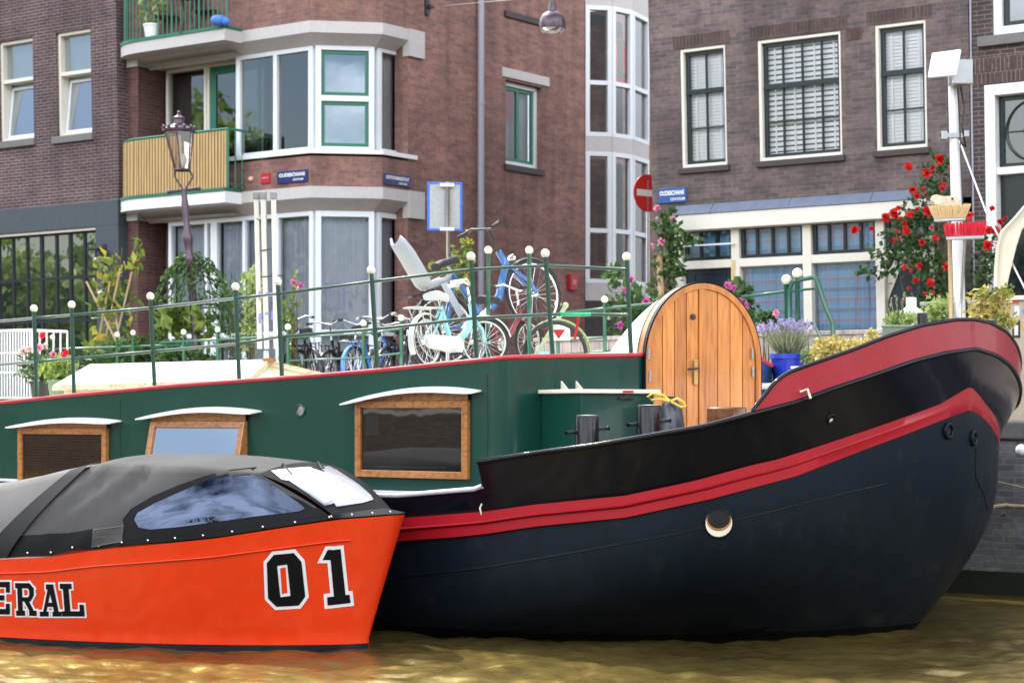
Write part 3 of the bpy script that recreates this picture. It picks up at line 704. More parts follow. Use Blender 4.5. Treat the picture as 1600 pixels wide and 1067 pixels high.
# plain dark door at the left and an arched dark opening at the right
d0 = MB(); d0.box(FR.P, ux[0]+.075, ux[1]-.075, .1, .15, ST, zlow-.035)
for a, b in ((.3, 1.1), (1.25, 2.2)):
    ring(d0, FR.P, ux[0]+.2, ux[1]-.2, ST+a, ST+b, .04, .085, .1)
d0.build('door', paint('navy door paint', (.010,.018,.032), .3, .1), RH)
u0, u1 = ux[3]+.075, ux[4]-.02
bp2(FR, RH, 'doorway', paint('navy doorway', (.012,.02,.034), .35, .1), u0, r1-.5, .12, .16, ST, zlow-.033)
m = MB(); m.poly([FR.P(u0,.1,zlow-.035), FR.P(u0+.45,.1,zlow-.035), FR.P(u0+.40,.1,zlow-.06), FR.P(u0+.18,.1,zlow-.2), FR.P(u0+.05,.1,zlow-.5), FR.P(u0,.1,zlow-.62)]); m.build('door_spandrel', M['oldwhite'], RH)
bp2(FR, RH, 'brick_plinth', M['brick_right'], r0, ux[0]-.07, 0, .35, ST, zfa); bp2(FR, RH, 'brick_plinth', M['brick_right'], ux[4]+.07, r1, 0.004, .35, ST, zq)
bp2(FR, RH, 'curtain_rod', M['white'], ux[0]-.05, ux[1]+.02, -.05, -.02, FR.z(1105,383)-.012, FR.z(1105,383)+.012)
MB().box(FR.P, r0+.05, r1, .8, 9, ST, TOP).build('interior_wall', M['interior'], RH)
m = MB(); m.quad(FR.P(r0+.001,.0,ST), FR.P(r0+.001,9,ST), FR.P(r0+.001,9,TOP), FR.P(r0+.001,0,TOP)); m.build('gable_wall', M['brick_right'], RH)
MB().box(FR.P, r0, r1, .002, 9, TOP+.003, TOP+.3).build('roof', M['slate'], RH)
# a little louvre of upright bricks beside the top windows
m = MB(); lv = FR.rect((1322,46), (1345,43), (1345,62), (1322,65))
for j in range(5): u = lv[0]+(lv[1]-lv[0])*j/5; m.box(FR.P, u, u+.06, -.006, .02, lv[2], lv[3])
m.build('brick_vent', brick('vent brick', (.11,.055,.05), (.08,.045,.04), (.1,.08,.07)), RH)

# ---------------------------------------------------------------- house at the right edge
FF = Plane(Q(0, 25.97).xy, AQ, .035)
FH = thing('row_house', FF.P(FF.u(1590), 0, ST), 'neat brown brick house with tall white framed dark door at the right edge', 'house')
f0 = FF.u(1516, 0, 150); f1 = f0+6
wt_ = FF.rect((1550,-150), (1660,-165), (1660,43), (1550,58)); dr = FF.rect((1539,135), (1690,118), (1690,700), (1556,700)); dr = (dr[0]-.05, dr[1], ST, dr[3])
wall_holes(FF, FH, 'wall', M['brick_far'], f0, f1, ST, TOP, [wt_, dr], .35)
o = window(FF, FH, wt_, .02, .12, .2, 'white', sash='sash_dark', sw=.07, cols=2, glass_m='glass_dark', back='curtain_pale', backd=.5)
bp2(FF, o, 'sill', M['sill_stone'], wt_[0]-.2, wt_[1]+.2, -.08, .1, wt_[2]-.14, wt_[2]-.003, .01)
m = MB(); n = int((dr[1]-dr[0]+.5)/.07)
for j in range(n):
    x = (j/(n-1)-.5); m.box(lambda u,d,z,x=x: FF.P(u+x*.25*(z-dr[3]), d, z), dr[0]-.2+j*.07, dr[0]-.2+j*.07+.06, -.006, .02, dr[3]+.02, dr[3]+.40)
m.build('brick_arch', brick('flat arch brick', (.10,.06,.055), (.07,.045,.042), (.2,.17,.15), .06, .2, .006, .3), FH)
zt_ = FF.z(1590, 268, .2)
m = MB(); ring(m, FF.P, dr[0], dr[1], dr[2], dr[3], .15, -.02, .2, wb=.02); m.box(FF.P, dr[0]+.15, dr[1]-.15, .02, .2, zt_-.05, zt_+.05); df = m.build('door_frame', M['white'], FH, bevel=.012)
s = MB(); ring(s, FF.P, dr[0]+.15, dr[1]-.15, zt_+.05, dr[3]-.15, .06, .13, .18)
cx = (dr[0]+dr[1])/2; cz = (zt_+dr[3])/2-.05
s.torus(FF.P(cx,.155,cz), Vector((FF.n.x,FF.n.y,0)), .42, .018, 40, 6); s.torus(FF.P(cx,.155,cz), Vector((FF.n.x,FF.n.y,0)), .16, .015, 24, 6)
for a in range(4): s.tube([FF.P(cx+.16*math.cos(a*math.pi/2),.155,cz+.16*math.sin(a*math.pi/2)), FF.P(cx+.60*math.cos(a*math.pi/2),.155,cz+.42*math.sin(a*math.pi/2))], .013, 5)
tl = s.build('fanlight', M['sash_dark'], df); MB().quad(FF.P(dr[0]+.15,.17,zt_), FF.P(dr[1]-.15,.17,zt_), FF.P(dr[1]-.15,.17,dr[3]-.15), FF.P(dr[0]+.15,.17,dr[3]-.15)).build('pane', M['glass_dark'], tl)
MB().quad(FF.P(dr[0]+.1,.4,zt_), FF.P(dr[1]-.1,.4,zt_), FF.P(dr[1]-.1,.4,dr[3]), FF.P(dr[0]+.1,.4,dr[3])).build('curtain', M['room_grey'], tl)
s = MB(); s.box(FF.P, dr[0]+.152, dr[1]-.152, .15, .2, ST, zt_-.052)
for i in range(3): ring(s, FF.P, dr[0]+.28, dr[1]-.28, ST+.25+i*.85, ST+.95+i*.85, .05, .13, .15)
s.build('door', paint('black green door', (.008,.016,.015), .2, .1, coat=.3), FH)
MB().box(FF.P, f0+.01, f1, .8, 8, ST, TOP).build('interior_wall', M['interior'], FH); MB().box(FF.P, f0+.002, f1, .002, 8, TOP+.003, TOP+.3).build('roof', M['slate'], FH)
m = MB(); u = FF.u(1517, -.03, 100); m.tube([FF.P(u,-.02,ST), FF.P(u,-.02,TOP)], .014, 6); m.build('conduit', M['pipe'], FH)
# ---------------------------------------------------------------- helpers for marks that lie on curved surfaces
def bvh_of(*ms):
    v = []; f = []
    for m in ms:
        o = len(v); v += m.v; f += [[o+i for i in x] for x in m.f]
    return BVHTree.FromPolygons(v, f)
EYEP = Vector((0, 0, EYE))
def cast(tree, px, py):
    d = Vector(((px-800)/FL, 1, (640-py)/FL)).normalized()
    loc, nr, i, dist = tree.ray_cast(EYEP, d)
    if loc is None:
        loc, nr, i, dist = tree.find_nearest(EYEP + d*16)
    if nr.dot(d) > 0: nr = -nr
    return loc, nr
def patch(m, tree, quad, off, n=6, mi=0):
    """A four cornered patch laid on a surface, n x n cells."""
    rows = []
    for i in range(n+1):
        row = []
        for j in range(n+1):
            a, b = i/n, j/n
            x = (quad[0][0]*(1-b)+quad[1][0]*b)*(1-a) + (quad[3][0]*(1-b)+quad[2][0]*b)*a
            y = (quad[0][1]*(1-b)+quad[1][1]*b)*(1-a) + (quad[3][1]*(1-b)+quad[2][1]*b)*a
            p, nn = cast(tree, x, y); row.append(p+nn*off)
        rows.append(row)
    m.loft(rows, mi)
def blob(m, tree, outline, off, rings=5, mi=0, center=None):
    cx = sum(p[0] for p in outline)/len(outline); cy = sum(p[1] for p in outline)/len(outline)
    if center: cx, cy = center
    rows = []
    for k in range(rings+1):
        f = max(.02, k/rings); row = []
        for x, y in outline:
            p, nn = cast(tree, cx+(x-cx)*f, cy+(y-cy)*f); row.append(p+nn*off)
        rows.append(row)
    m.loft(rows, mi, closed=True); m.poly(rows[0], mi)
def lerp_picks(picks, x):
    if x <= picks[0][0]:
        (x0, y0), (x1, y1) = picks[0], picks[1]; return y0+(x-x0)*(y1-y0)/(x1-x0)*.6
    for (x0, y0), (x1, y1) in zip(picks, picks[1:]):
        if x <= x1: return y0+(y1-y0)*(x-x0)/(x1-x0)
    return picks[-1][1]

# ---------------------------------------------------------------- the barge
TC = 15.75
BG = thing('houseboat', Q(-11, TC, 0), 'black barge houseboat with dark green cabin, red strake and high crimson bow plate', 'houseboat')
def plan(st, L, W, p, q, n=72, s_aft=-19.5):
    pts = []
    for i in range(n+1):
        th = (i/n)**1.0*math.pi/2
        pts.append((st-L*(1-math.sin(th)**(2/p)), -W*max(0, math.cos(th))**(2/q)))
    s0 = pts[0][0]
    return [(s_aft+(s0-s_aft)*i/14, -W) for i in range(14)] + pts
def topx(s, b):
    p = Q(s, TC+b); return 800+FL*p.x/p.y, p.y
def zs_from(pl, picks):
    out = []
    for s, b in pl:
        x, Y = topx(s, b); y = lerp_picks(picks, x)
        out.append(EYE+(640-y)*Y/FL)
    # sheer flattens out aft of what the picture shows
    i0 = next(i for i, (s, b) in enumerate(pl) if topx(s, b)[0] > picks[0][0])
    for i in range(i0): out[i] = out[i0] - min(.25, .018*(pl[i0][0]-pl[i][0]))
    return out
pk_su = [(600,811),(636,808),(759,799),(837,788),(980,774),(1088,751),(1175,727),(1215,718),(1272,700),(1362,670),(1422,649),(1470,631),(1512,606)]
pk_sl = [(600,847),(620,845),(745,836),(837,822),(980,808),(1114,779),(1245,744),(1350,703),(1422,676),(1470,657),(1513,641)]
pk_rim = [(740,724),(845,708),(930,697),(1000,685),(1100,668),(1168,650),(1242,631),(1296,611),(1362,589),(1428,566),(1479,553),(1524,547),(1545,551)]
pk_red = [(1166,650),(1176,640),(1191,622),(1209,598),(1230,583),(1260,572),(1332,547),(1386,526),(1440,509),(1494,500),(1524,500),(1545,505)]
pS = plan(-6.7, 3.9, 2.95, 4.8, 1.45); pW = plan(-7.27, 4.5, 2.7, 2.5, 1.4); pR = plan(-6.65, 3.5, 3.1, 5, 1.75); pT = plan(-6.66, 3.5, 3.09, 5.1, 1.8)
zSU, zSL = zs_from(pS, pk_su), zs_from(pS, pk_sl); zR = zs_from(pR, pk_rim); zT = zs_from(pT, pk_red)
def full(pl, zz, out=0.0):
    near = [Q(s, TC+b*(1+out), z) for (s, b), z in zip(pl, zz)]
    far = [Q(s, TC-b*(1+out), z) for (s, b), z in zip(pl, zz)]
    return near + far[::-1][1:]
def lerpl(a, b, g): return [((1-g)*x[0]+g*y[0], (1-g)*x[1]+g*y[1]) for x, y in zip(a, b)]
rows = [full(lerpl(pW, pS, -.08), [-.5]*len(pW))]
NF = 16
for k in range(NF+1):
    f = k/NF; g = 1-(1-f)**2.8
    rows.append(full(lerpl(pW, pS, g), [f*(z+.12)-.12 for z in zSL]))
hullm = MB().loft(rows)
hullm.poly([r_[0] for r_ in rows]+[r_[-1] for r_ in rows][::-1])
hull = hullm.build('hull', M['hull_low'], BG, smooth=True)
# red strake with a half round bead
rows = [full(pS, zSL)]
for f, o_ in ((0, .012), (.44, .012), (.47, .020), (.52, .024), (.57, .020), (.60, .012), (1, .012), (1, 0)):
    rows.append(full(pS, [a+(b-a)*f for a, b in zip(zSL, zSU)], o_))
bands = [[p+Vector((0,0,dz+(.012*noise.noise(p*2.3)+.006*noise.noise(p*9) if dz > 0 else 0))) for p in full([(s+ .0, b*1.004-.003) for s, b in lerpl(pW, pS, g_)], [(z_+.12)*f_-.12 for z_ in zSL])] for g_, f_, dz in ((-.08,0,-.4),(0,0,0),(1-(1-.05)**2.8,.05,.0),(1-(1-.10)**2.8,.10,.012))]
MB().loft(bands).build('boot_band', paint('black algae boot band', (.0022,.0032,.0022), .6, .4, 6, .3, spec=.08), BG, smooth=True)
strm = MB().loft(rows); strm.build('strake', M['strake'], BG, auto=True)
# black topside up to deck level, then the bulwark from the cabin forward
iB = next(i for i, (s, b) in enumerate(pS) if topx(s, b*1.03)[0] > 738)
pR[iB] = (pS[iB][0]+.01, pR[iB][1]); zR = zs_from(pR, pk_rim)
zD = [min(a+.20, r-.02) for a, r in zip(zSU, zR)]
pD = [((1-g)*a[0]+g*b[0], (1-g)*a[1]+g*b[1]) for a, b, g in zip(pS, pR, [(d-u)/max(.02, r-u) for d, u, r in zip(zD, zSU, zR)])]
topm = MB().loft([full(pS, zSU), full(pD, zD)]); topm.quad(full(pS, zSL)[0], full(pS, zSL)[-1], full(pD, zD)[-1], full(pD, zD)[0]); topm.build('topside', M['black'], BG, smooth=True)
def cutl(a, i0): n = len(a); return a[i0:n-i0]
bwm = MB().loft([cutl(full(pD, zD), iB), cutl(full(lerpl(pD, pR, .5), [(a+b)/2 for a, b in zip(zD, zR)]), iB), cutl(full(pR, zR), iB)])
inner = [cutl(full(pR, zR, -.018), iB), cutl(full(pD, zD, -.02), iB)]
bwm.loft([cutl(full(pR, zR), iB)] + inner)
bwm.build('bulwark', M['black'], BG, smooth=True, auto=True)
MB().tube([p+Vector((0,0,.008)) for p in cutl(full(pR, zR, .001), iB)], .021, 8).build('rim', M['black'], BG, smooth=True)
MB().tube([p+Vector((0,0,.004)) for p in full(pD, zD)[:iB+1]], .022, 6).build('deck_edge', M['deck'], BG, smooth=True)
# crimson bow plate
iT = next(i for i, (s, b) in enumerate(pT) if topx(s, b)[0] > 1168)
zTT = [max(a, b+.004) for a, b in zip(zT, zR)]
lo, hi = cutl(full(pR, [z+.01 for z in zR]), iT), cutl(full(pT, zTT), iT)
mid = [a.lerp(b, .5)+Vector((0,0,0)) for a, b in zip(lo, hi)]
inn = cutl(full(pT, zTT, -.012), iT); inl = cutl(full(pR, [z+.01 for z in zR], -.012), iT)
redm = MB().loft([lo, mid, hi, inn, inl]); redm.build('bow_plate', M['bulwark'], BG, auto=True)
MB().tube([p+Vector((0,0,.004)) for p in cutl(full(pT, zTT, -.004), iT)], .016, 8).build('plate_edge', M['black'], BG, smooth=True)
# deck
dk = full([(s-.10, b*.97) for s, b in pD], [z-.02 for z in zD]); n = len(dk); rws = []
for i in range(n//2): rws.append([dk[i], dk[n-1-i]])
MB().loft(rws).build('deck', M['deck'], BG)
barge_tree = bvh_of(hullm, strm, topm, bwm, redm)

# cabin
CS = Plane(Q(0, 13.4).xy, AQ)
K = CS.P(CS.u(786, 0), 0, 0)
FW = Plane(K.xy, R(-33)); uD0 = FW.u(1005, 0, 560); D0 = FW.P(uD0, 0, 0)
DP = Plane(D0.xy, R(-29)); uD1 = DP.u(1184, 0, 560); D1 = DP.P(uD1, 0, 0)
sK = K.x*CA-K.y*SA
pk_top = [(-300,656),(0,631),(100,620),(200,611),(290,602.5),(400,595),(488,589),(595,580),(680,571.5),(740,565),(790,561)]
line = []
for px in list(range(-320, 741, 60))+[768]:
    u = CS.u(px, 0); p = CS.P(u, 0, 0); y = lerp_picks(pk_top, px); line.append(Vector((p.x, p.y, EYE+(640-y)*p.y/FL)))
zK = EYE+(640-560.5)*K.y/FL
a = line[-1]; b = FW.P(.22, 0, zK+.01)
for i in range(1, 6):
    f = i/6; q1 = a.lerp(Vector((K.x,K.y,zK)), f); q2 = Vector((K.x,K.y,zK)).lerp(b, f); line.append(q1.lerp(q2, f))
line.append(b)
for px, y in ((850,558.5),(900,557.5),(950,557),(1005,556)):
    p = FW.P(FW.u(px, 0, 560), 0, 0); line.append(Vector((p.x,p.y,EYE+(640-y)*p.y/FL)))
kk = Q(sK, TC+2.35, zK)
closing = [Vector((D1.x,D1.y,line[-1].z)), kk, Q(-19.5, TC+2.35, 1.8)]
wl = line+closing
m = MB().loft([[Vector((p.x,p.y,.85)) for p in wl], wl]); m.quad(Vector((wl[-1].x,wl[-1].y,.85)), Vector((wl[0].x,wl[0].y,.85)), wl[0], wl[-1]); cab = m.build('cabin', M['cabin'], BG, auto=True)
MB().tube([p+Vector((0,0,.010)) for p in wl[:-1]], .019, 8).build('roof_edge', M['redtrim'], cab, smooth=True)
# cambered roof: near edge to mirrored far edge
rws = []
for p in wl[:-3]:
    s = p.x*CA-p.y*SA; t_ = p.x*SA+p.y*CA; s2 = min(s, sK)
    far = Q(s2, TC+2.35, p.z) if t_ < TC else Vector(p)
    rws.append([p.lerp(far, f)+Vector((0,0,.10*math.sin(math.pi*f))) for f in (0,.1,.25,.5,.75,.9,1)])
MB().loft(rws).build('roof', M['cream'], cab, smooth=True)
def roof_z(p):
    best = min(line, key=lambda q: abs((q.x-p.x)*CA-(q.y-p.y)*SA)); t_ = p.x*SA+p.y*CA
    return best.z+.10*math.sin(math.pi*max(0, min(1, (t_-13.4)/4.7)))
# side windows with curved white eyebrows
wins = [((28,672),(166,665),(166,775),(28,782),(14,667),(178,660),8,'left'), ((236,664),(383,651),(383,757),(236,765),(217,654),(397,645),10,'mid'), ((554,633),(730.5,619),(730.5,742),(556,751),(536,631),(741,613),12,'right')]
for i, (tl, tr, br, bl, el, er, rise, nm) in enumerate(wins):
    rc = CS.rect(tl, tr, br, bl, -.04); u0, u1, z0, z1 = rc; fw = .062
    tilt = .22 if i == 1 else 0.0
    P = lambda u, d, z, z1=z1, tilt=tilt: CS.P(u, d-(z1-z)*tilt, z)
    m = MB(); ring(m, P, u0, u1, z0, z1, fw, -.05, .0)
    o = m.build('window', M['varnish'], cab, bevel=.006)
    o['label'] = ['varnished window with closed blind behind the red boat canvas', 'window propped open at the bottom and mirroring the sky', 'large varnished window with dark glass nearest the bow'][i]
    MB().quad(P(u0+fw*.8,-.025,z0+fw*.8), P(u1-fw*.8,-.025,z0+fw*.8), P(u1-fw*.8,-.025,z1-fw*.8), P(u0+fw*.8,-.025,z1-fw*.8)).build('pane', M['boat_glass_sky' if i == 1 else 'boat_glass'], o)
    if tilt:     # wedge shaped cheeks and the dark opening behind the propped sash
        m = MB()
        for u in (u0+.01, u1-.03): m.prism([CS.P(u,0,z1), CS.P(u,0,z0), CS.P(u,-(z1-z0)*tilt,z0)], tuple(CS.P(.02,0,0)-CS.P(0,0,0)))
        m.build('cheek', M['varnish'], o)
    if i != 1:
        MB().quad(CS.P(u0+fw,-.003,z0+fw), CS.P(u1-fw,-.003,z0+fw), CS.P(u1-fw,-.003,z1-fw), CS.P(u0+fw,-.003,z1-fw)).build('room_wall', M['black_hole'], o)
        if i == 0:
            b_ = MB(); z = z0+fw
            while z < z1-fw-.03: b_.quad(CS.P(u0+fw,-.012,z), CS.P(u1-fw-.03,-.012,z), CS.P(u1-fw-.03,-.006,z+.02), CS.P(u0+fw,-.006,z+.02)); z += .028
            b_.build('blind', M['varnish'], o)
        else:
            m = MB(); m.quad(CS.P(u0+.09,-.008,z1-.30), CS.P(u0+.24,-.008,z1-.30), CS.P(u0+.24,-.008,z1-.1), CS.P(u0+.09,-.008,z1-.1)); m.quad(CS.P(u0+.18,-.009,z0+.085), CS.P(u1-.25,-.009,z0+.085), CS.P(u1-.25,-.009,z0+.10), CS.P(u0+.18,-.009,z0+.10)); m.build('cupboard', M['room_grey'], o)
    ua_, za = CS.hit(*el, -.1); ub_, zb_ = CS.hit(*er, -.1); rs = rise*1.1/FL*17.5
    hat = MB(); top = []; bot = []
    N = 18
    rr_ = []
    for k in range(N+1):
        f = k/N; u = ua_+(ub_-ua_)*f; z = min(za, zb_)+(abs(za-zb_)*.0) + (za-min(za,zb_))*(1-f)+(zb_-min(za,zb_))*f + rs*(1-(2*f-1)**2)
        th = .012+.022*(1-(2*f-1)**6)
        rr_.append([CS.P(u,.0,z+.02), CS.P(u,-.15,z), CS.P(u,-.15,z-th), CS.P(u,.0,z+.02-th)])
    hat.loft(rr_, closed=True); hat.poly(rr_[0]); hat.poly(rr_[-1][::-1]); hat.build('eyebrow', M['white'], o, auto=True)
    m = MB(); lo_ = []; up_ = []
    for k in range(N+1):
        f = k/N; u = u0+(u1-u0)*f; fe = (u-ua_)/(ub_-ua_); z = za*(1-fe)+zb_*fe+rs*(1-(2*fe-1)**2)-.012
        lo_.append(CS.P(u,-.035,z1+.003)); up_.append(CS.P(u,-.035,max(z, z1+.01)))
    m.loft([lo_, up_]); m.build('arch_board', M['varnish'], o)
bp2(CS, cab, 'rubbing_rail', M['deck'], CS.u(600)-8, CS.u(738), -.03, .02, CS.z(690, 768)-.03, CS.z(690, 768)-.002, .008)
# round vent, weld seams
p, nn = CS.P(*[CS.u(470,0,641), 0, CS.z(470,641)]), Vector((-FLH.n.x,-FLH.n.y,0))
m = MB(); m.torus(p+nn*.006, nn, .05, .009, 24, 6); m.build('vent_ring', M['cabin'], cab, smooth=True); MB().lathe(p, [(.047,.002),(.001,.004)], 20, 0, nn, cap=False).build('vent', M['metal'], cab)
for px in (188, 762):
    m = MB(); pts = [CS.P(CS.u(px)+random.gauss(0,.002), -.002, 1.15+i*.05) for i in range(22)]
    pts = [q for q in pts if q.z < 2.15-(.25 if px < 300 else 0)]; m.tube(pts, .004, 5); m.build('weld', M['cabin'], cab)

# railing: near row follows the picture's posts, the far row stands across the roof
posts = [(53,482,58,627),(112,476,116,622),(235,463,242,612),(368,448,374,600),(434,440,441,596),(580,422,590,580),(736,401,745,565),(852,396,864,559),(979,401,986,556)]
uprail = [497,492,481,466,459,440,421,415,421]; lorail = [565,560,549,537,526,514,497,491,492]
def roof_edge_point(px, py):
    if px < 770: u, z = CS.hit(px, py, .05); return CS.P(u, .05, z)
    u, z = FW.hit(px, py, .05); return FW.P(u, .05, z)
rail = None; tops = []; ups = []; los = []
for (tx, ty, bx_, by), yu, yl in zip(posts, uprail, lorail):
    b = roof_edge_point(bx_, by); Yt = b.y-.03
    t_ = at(tx, ty, Yt); f = lambda y: (y-ty)/(by-ty)
    tops.append((b, t_)); ups.append(t_.lerp(b, f(yu))); los.append(t_.lerp(b, f(yl)))
m = MB(); p0 = ups[0]+(ups[0]-ups[1])*2.5; p1 = los[0]+(los[0]-los[1])*2.5
for seg in ([0,1],[1,2,3],[3,4],[4,5,6,7,8]):
    m.tube([ups[i] for i in seg], .014, 8); m.tube([los[i] for i in seg], .014, 8)
m.tube([p0, ups[0]], .014, 8); m.tube([p1, los[0]], .014, 8)
rail = m.build('railing', M['green'], BG, smooth=True)
for b, t_ in tops:
    po = MB().tube([b, b.lerp(t_, .97)], .0205, 10).lathe(b, [(.05,0),(.05,.008),(.022,.012)], 10).build('post', M['green'], rail, smooth=True, auto=True)
    MB().ball(t_, .039, 16).build('ball_finial', M['ivory'], rail, smooth=True)
fposts = [(450,511,20.0,.62),(568,505,19.6,.62),(627,497,19.3,.62),(763,391,18.7,1.05),(827,391,18.7,1.05),(872,475,19.2,.6),(945,468,19.6,.62)]
m = MB(); fp = []
for px, py, Y, h in fposts:
    k_ = (px-800)/FL; Y = 17.9/(SA*k_+CA) if h < 1 else Y; fp.append((at(px, py, Y), h if h > 1 else .78))
for i, j in ((0,1),(1,2),(5,6)):
    for k in (.16, .52): m.tube([fp[i][0]-Vector((0,0,fp[i][1]*k)), fp[j][0]-Vector((0,0,fp[j][1]*k))], .013, 6)
def tY(px, t_=17.9): return t_/(SA*(px-800)/FL+CA)
for px0, y0, px1, y1 in ((868,490,1022,474),(868,555,1000,545),(627,510,720,498),(250,535,450,525),(20,548,300,538),(0,590,300,576)):
    m.tube([at(px0,y0,tY(px0)), at(px1,y1,tY(px1))], .016, 6)
frail = m.build('railing', M['rail_green'], BG, smooth=True)
for t_, h in fp:
    MB().tube([t_-Vector((0,0,h)), t_-Vector((0,0,.02))], .021, 8).build('post', M['rail_green'], frail, smooth=True)
    MB().ball(t_, .039, 14).build('ball_finial', M['ivory'], frail, smooth=True)
for px, py, Y in ((183,523,0),(208,520,0),(287,519,0),(340,515,0),(82,527,0)):
    t_ = at(px, py, tY(px)); MB().tube([t_-Vector((0,0,.78)), t_-Vector((0,0,.02))], .021, 8).build('post', M['rail_green'], frail, smooth=True); MB().ball(t_, .036, 12).build('ball_finial', M['ivory'], frail, smooth=True)

# locker against the cabin front
nv = Vector((FW.n.x, FW.n.y, 0))
c0 = FW.u(845, 0, 605); w_ = FW.u(1022, -.6, 605)-c0
zlid = FW.z(907, 608, -.6)
def LK(u, d, z): return FW.P(c0+u, d, z)
lk = MB().box(LK, 0, w_, -.60, -.004, .9, zlid-.035).build('locker', M['cabin'], BG, bevel=.01)
MB().box(LK, -.04, w_+.04, -.645, -.006, zlid-.034, zlid).build('lid', M['cream'], lk, bevel=.01)
m = MB()
for u in (.17, w_-.42): m.prism([LK(u,-.05,zlid), LK(u,-.15,zlid), LK(u,-.05,zlid+.075)], tuple(LK(.015,0,0)-LK(0,0,0)))
m.build('hinge', M['cream'], lk)
MB().box(LK, w_*.52, w_*.66, -.652, -.646, zlid-.028, zlid-.008).build('red_mark', M['redtrim'], lk)
m = MB(); m.tube([LK(w_*.5,-.615,zlid-.075), LK(w_*.6,-.63,zlid-.07), LK(w_*.68,-.615,zlid-.075)], .01, 6); m.build('latch', M['dark'], lk)

# bollards and the varnished post
def bollard(px0, px1, pyt, Y, pins, name='bollard', mat='bollard', h=.75, lean=0.0):
    t_ = at((px0+px1)/2, pyt, Y); r = (px1-px0)/2/FL*Y
    m = MB(); m.lathe(t_-Vector((0,0,h)), [(r*1.02,0),(r,.1),(r,h-.012),(r*.93,h)], 24)
    o = m.build(name, M[mat], BG, auto=True); MB().lathe(t_+Vector((0,0,.0005)), [(r*.9,0),(.001,.004)], 20, cap=False).build('top', M['cream' if mat == 'bollard' else 'stump'], o)
    for dz, L in pins:
        q = t_-Vector((0,0,dz)); d = Vector((.93,.28,.10)).normalized()
        MB().tube([q-d*L, q-d*(L-.03), q+d*(L-.03), q+d*L], [.020,.014,.014,.020], 8).build('pin', M['black'], o, smooth=True)
    return o
bollard(898, 936, 649, 15.9, [(.12, .19)]); bollard(994, 1033, 633, 16.0, [(.14, .19)])
bollard(1104, 1167, 636, 16.4, [], 'mooring_post', 'stump', .5)
for px, py, Y in ((1441,489,17.6),(1549,500,17.9)): bollard(px-8, px+8, py, Y, [], h=1.0)

# arched double door and its hood
zsp = DP.z(1095, 566); ztop = DP.z(1092, 443); zd0 = 1.02; cw = uD1/2; av, bv = uD1/2, ztop-zsp
def arch(k, n, s=0.0): a = math.pi*(1-k/n); return (cw+(av-s)*math.cos(a), zsp+(bv-s)*math.sin(a))
outl = [(0,zd0)]+[arch(k, 32) for k in range(33)]+[(uD1,zd0)]
rim = .052
innl = [(rim,zd0)]+[arch(k, 32, rim) for k in range(33)]+[(uD1-rim,zd0)]
m = MB(); m.loft([[DP.P(u,-.05,z) for u, z in outl], [DP.P(u,-.05,z) for u, z in innl], [DP.P(u,-.02,z) for u, z in innl]])
m.loft([[DP.P(u,.10,z) for u, z in outl], [DP.P(u,-.05,z) for u, z in outl]])
dfr = m.build('door_frame', M['door_rim'], BG, auto=True)
m = MB(); o2 = [(-.014,zd0)]+[arch(k, 32, -.014) for k in range(33)]+[(uD1+.014,zd0)]
m.loft([[DP.P(u,-.043,z) for u, z in o2], [DP.P(u,.0,z) for u, z in o2]]); m.loft([[DP.P(u,-.043,z) for u, z in outl], [DP.P(u,-.043,z) for u, z in o2]]); m.build('door_gasket', M['black'], dfr)
udiv = DP.u(1093, 0, 560)
def zarch(u): x = (u-cw)/(av-rim); return zsp+(bv-rim)*math.sqrt(max(0, 1-x*x))
def leaf_boards(ua_, ub_, n):
    m = MB()
    for k in range(n):
        a, b = ua_+(ub_-ua_)*k/n, ua_+(ub_-ua_)*(k+1)/n; g = .0035
        N = 6; top = [(a+g+(b-a-2*g)*i/N) for i in range(N+1)]
        m.prism([DP.P(a+g,-.034,zd0)]+[DP.P(u,-.034,zarch(u)) for u in top]+[DP.P(b-g,-.034,zd0)], tuple(DP.P(0,.02,0)-DP.P(0,0,0)))
    return m
def board_wood(name, c1, c2):
    t = NT(name); g = t.node('ShaderNodeNewGeometry')
    n = t.noise(4, 7, t.pos((11,11,.8)), .62); n2 = t.noise(1.6, 3, t.pos((2,2,1)))
    a = t.ramp(n.outputs[0], [(.3, c2), (.5, c1), (.72, sc(c1, 1.2))])
    h = t.ramp(g.outputs['Random Per Island'], [(0, (.72,.66,.6)), (.5, (1,1,1)), (1, (1.18,1.2,1.15))])
    t.base(t.mix(1, t.mix(1, a.outputs[0], h.outputs[0], 'MULTIPLY'), t.ramp(n2.outputs[0], [(.3, (.78,.74,.7)), (.7, (1.1,)*3)]).outputs[0], 'MULTIPLY'))
    t.b.inputs['Roughness'].default_value = .33; t.b.inputs['Coat Weight'].default_value = .35; t.bump(n.outputs[0], .12, .004); return t.mat
M['boards'] = board_wood('orange varnished boards', (.56,.225,.055), (.37,.12,.025))
m1 = leaf_boards(rim+.003, udiv-.035, 4).build('door', M['boards'], dfr, bevel=.004)
m2 = leaf_boards(udiv+.036, uD1-rim-.003, 4).build('door', M['boards'], dfr, bevel=.004)
m = MB(); m.prism([DP.P(udiv-.033,-.05,zd0), DP.P(udiv-.033,-.05,zarch(udiv-.033)), DP.P(udiv+.033,-.05,zarch(udiv+.033)), DP.P(udiv+.033,-.05,zd0)], tuple(DP.P(0,.03,0)-DP.P(0,0,0))); m.build('centre_stile', M['door_rim'], dfr, bevel=.008)
MB().quad(*[DP.P(u,-.008,z) for u, z in ((.02,zd0),(uD1-.02,zd0),(uD1-.02,zsp),(.02,zsp))]).poly([DP.P(u,-.008,z) for u, z in innl]).build('backing', M['black_hole'], dfr)
uh = DP.u(1088, -.06, 580); zh0, zh1 = DP.z(1088, 601), DP.z(1088, 562)
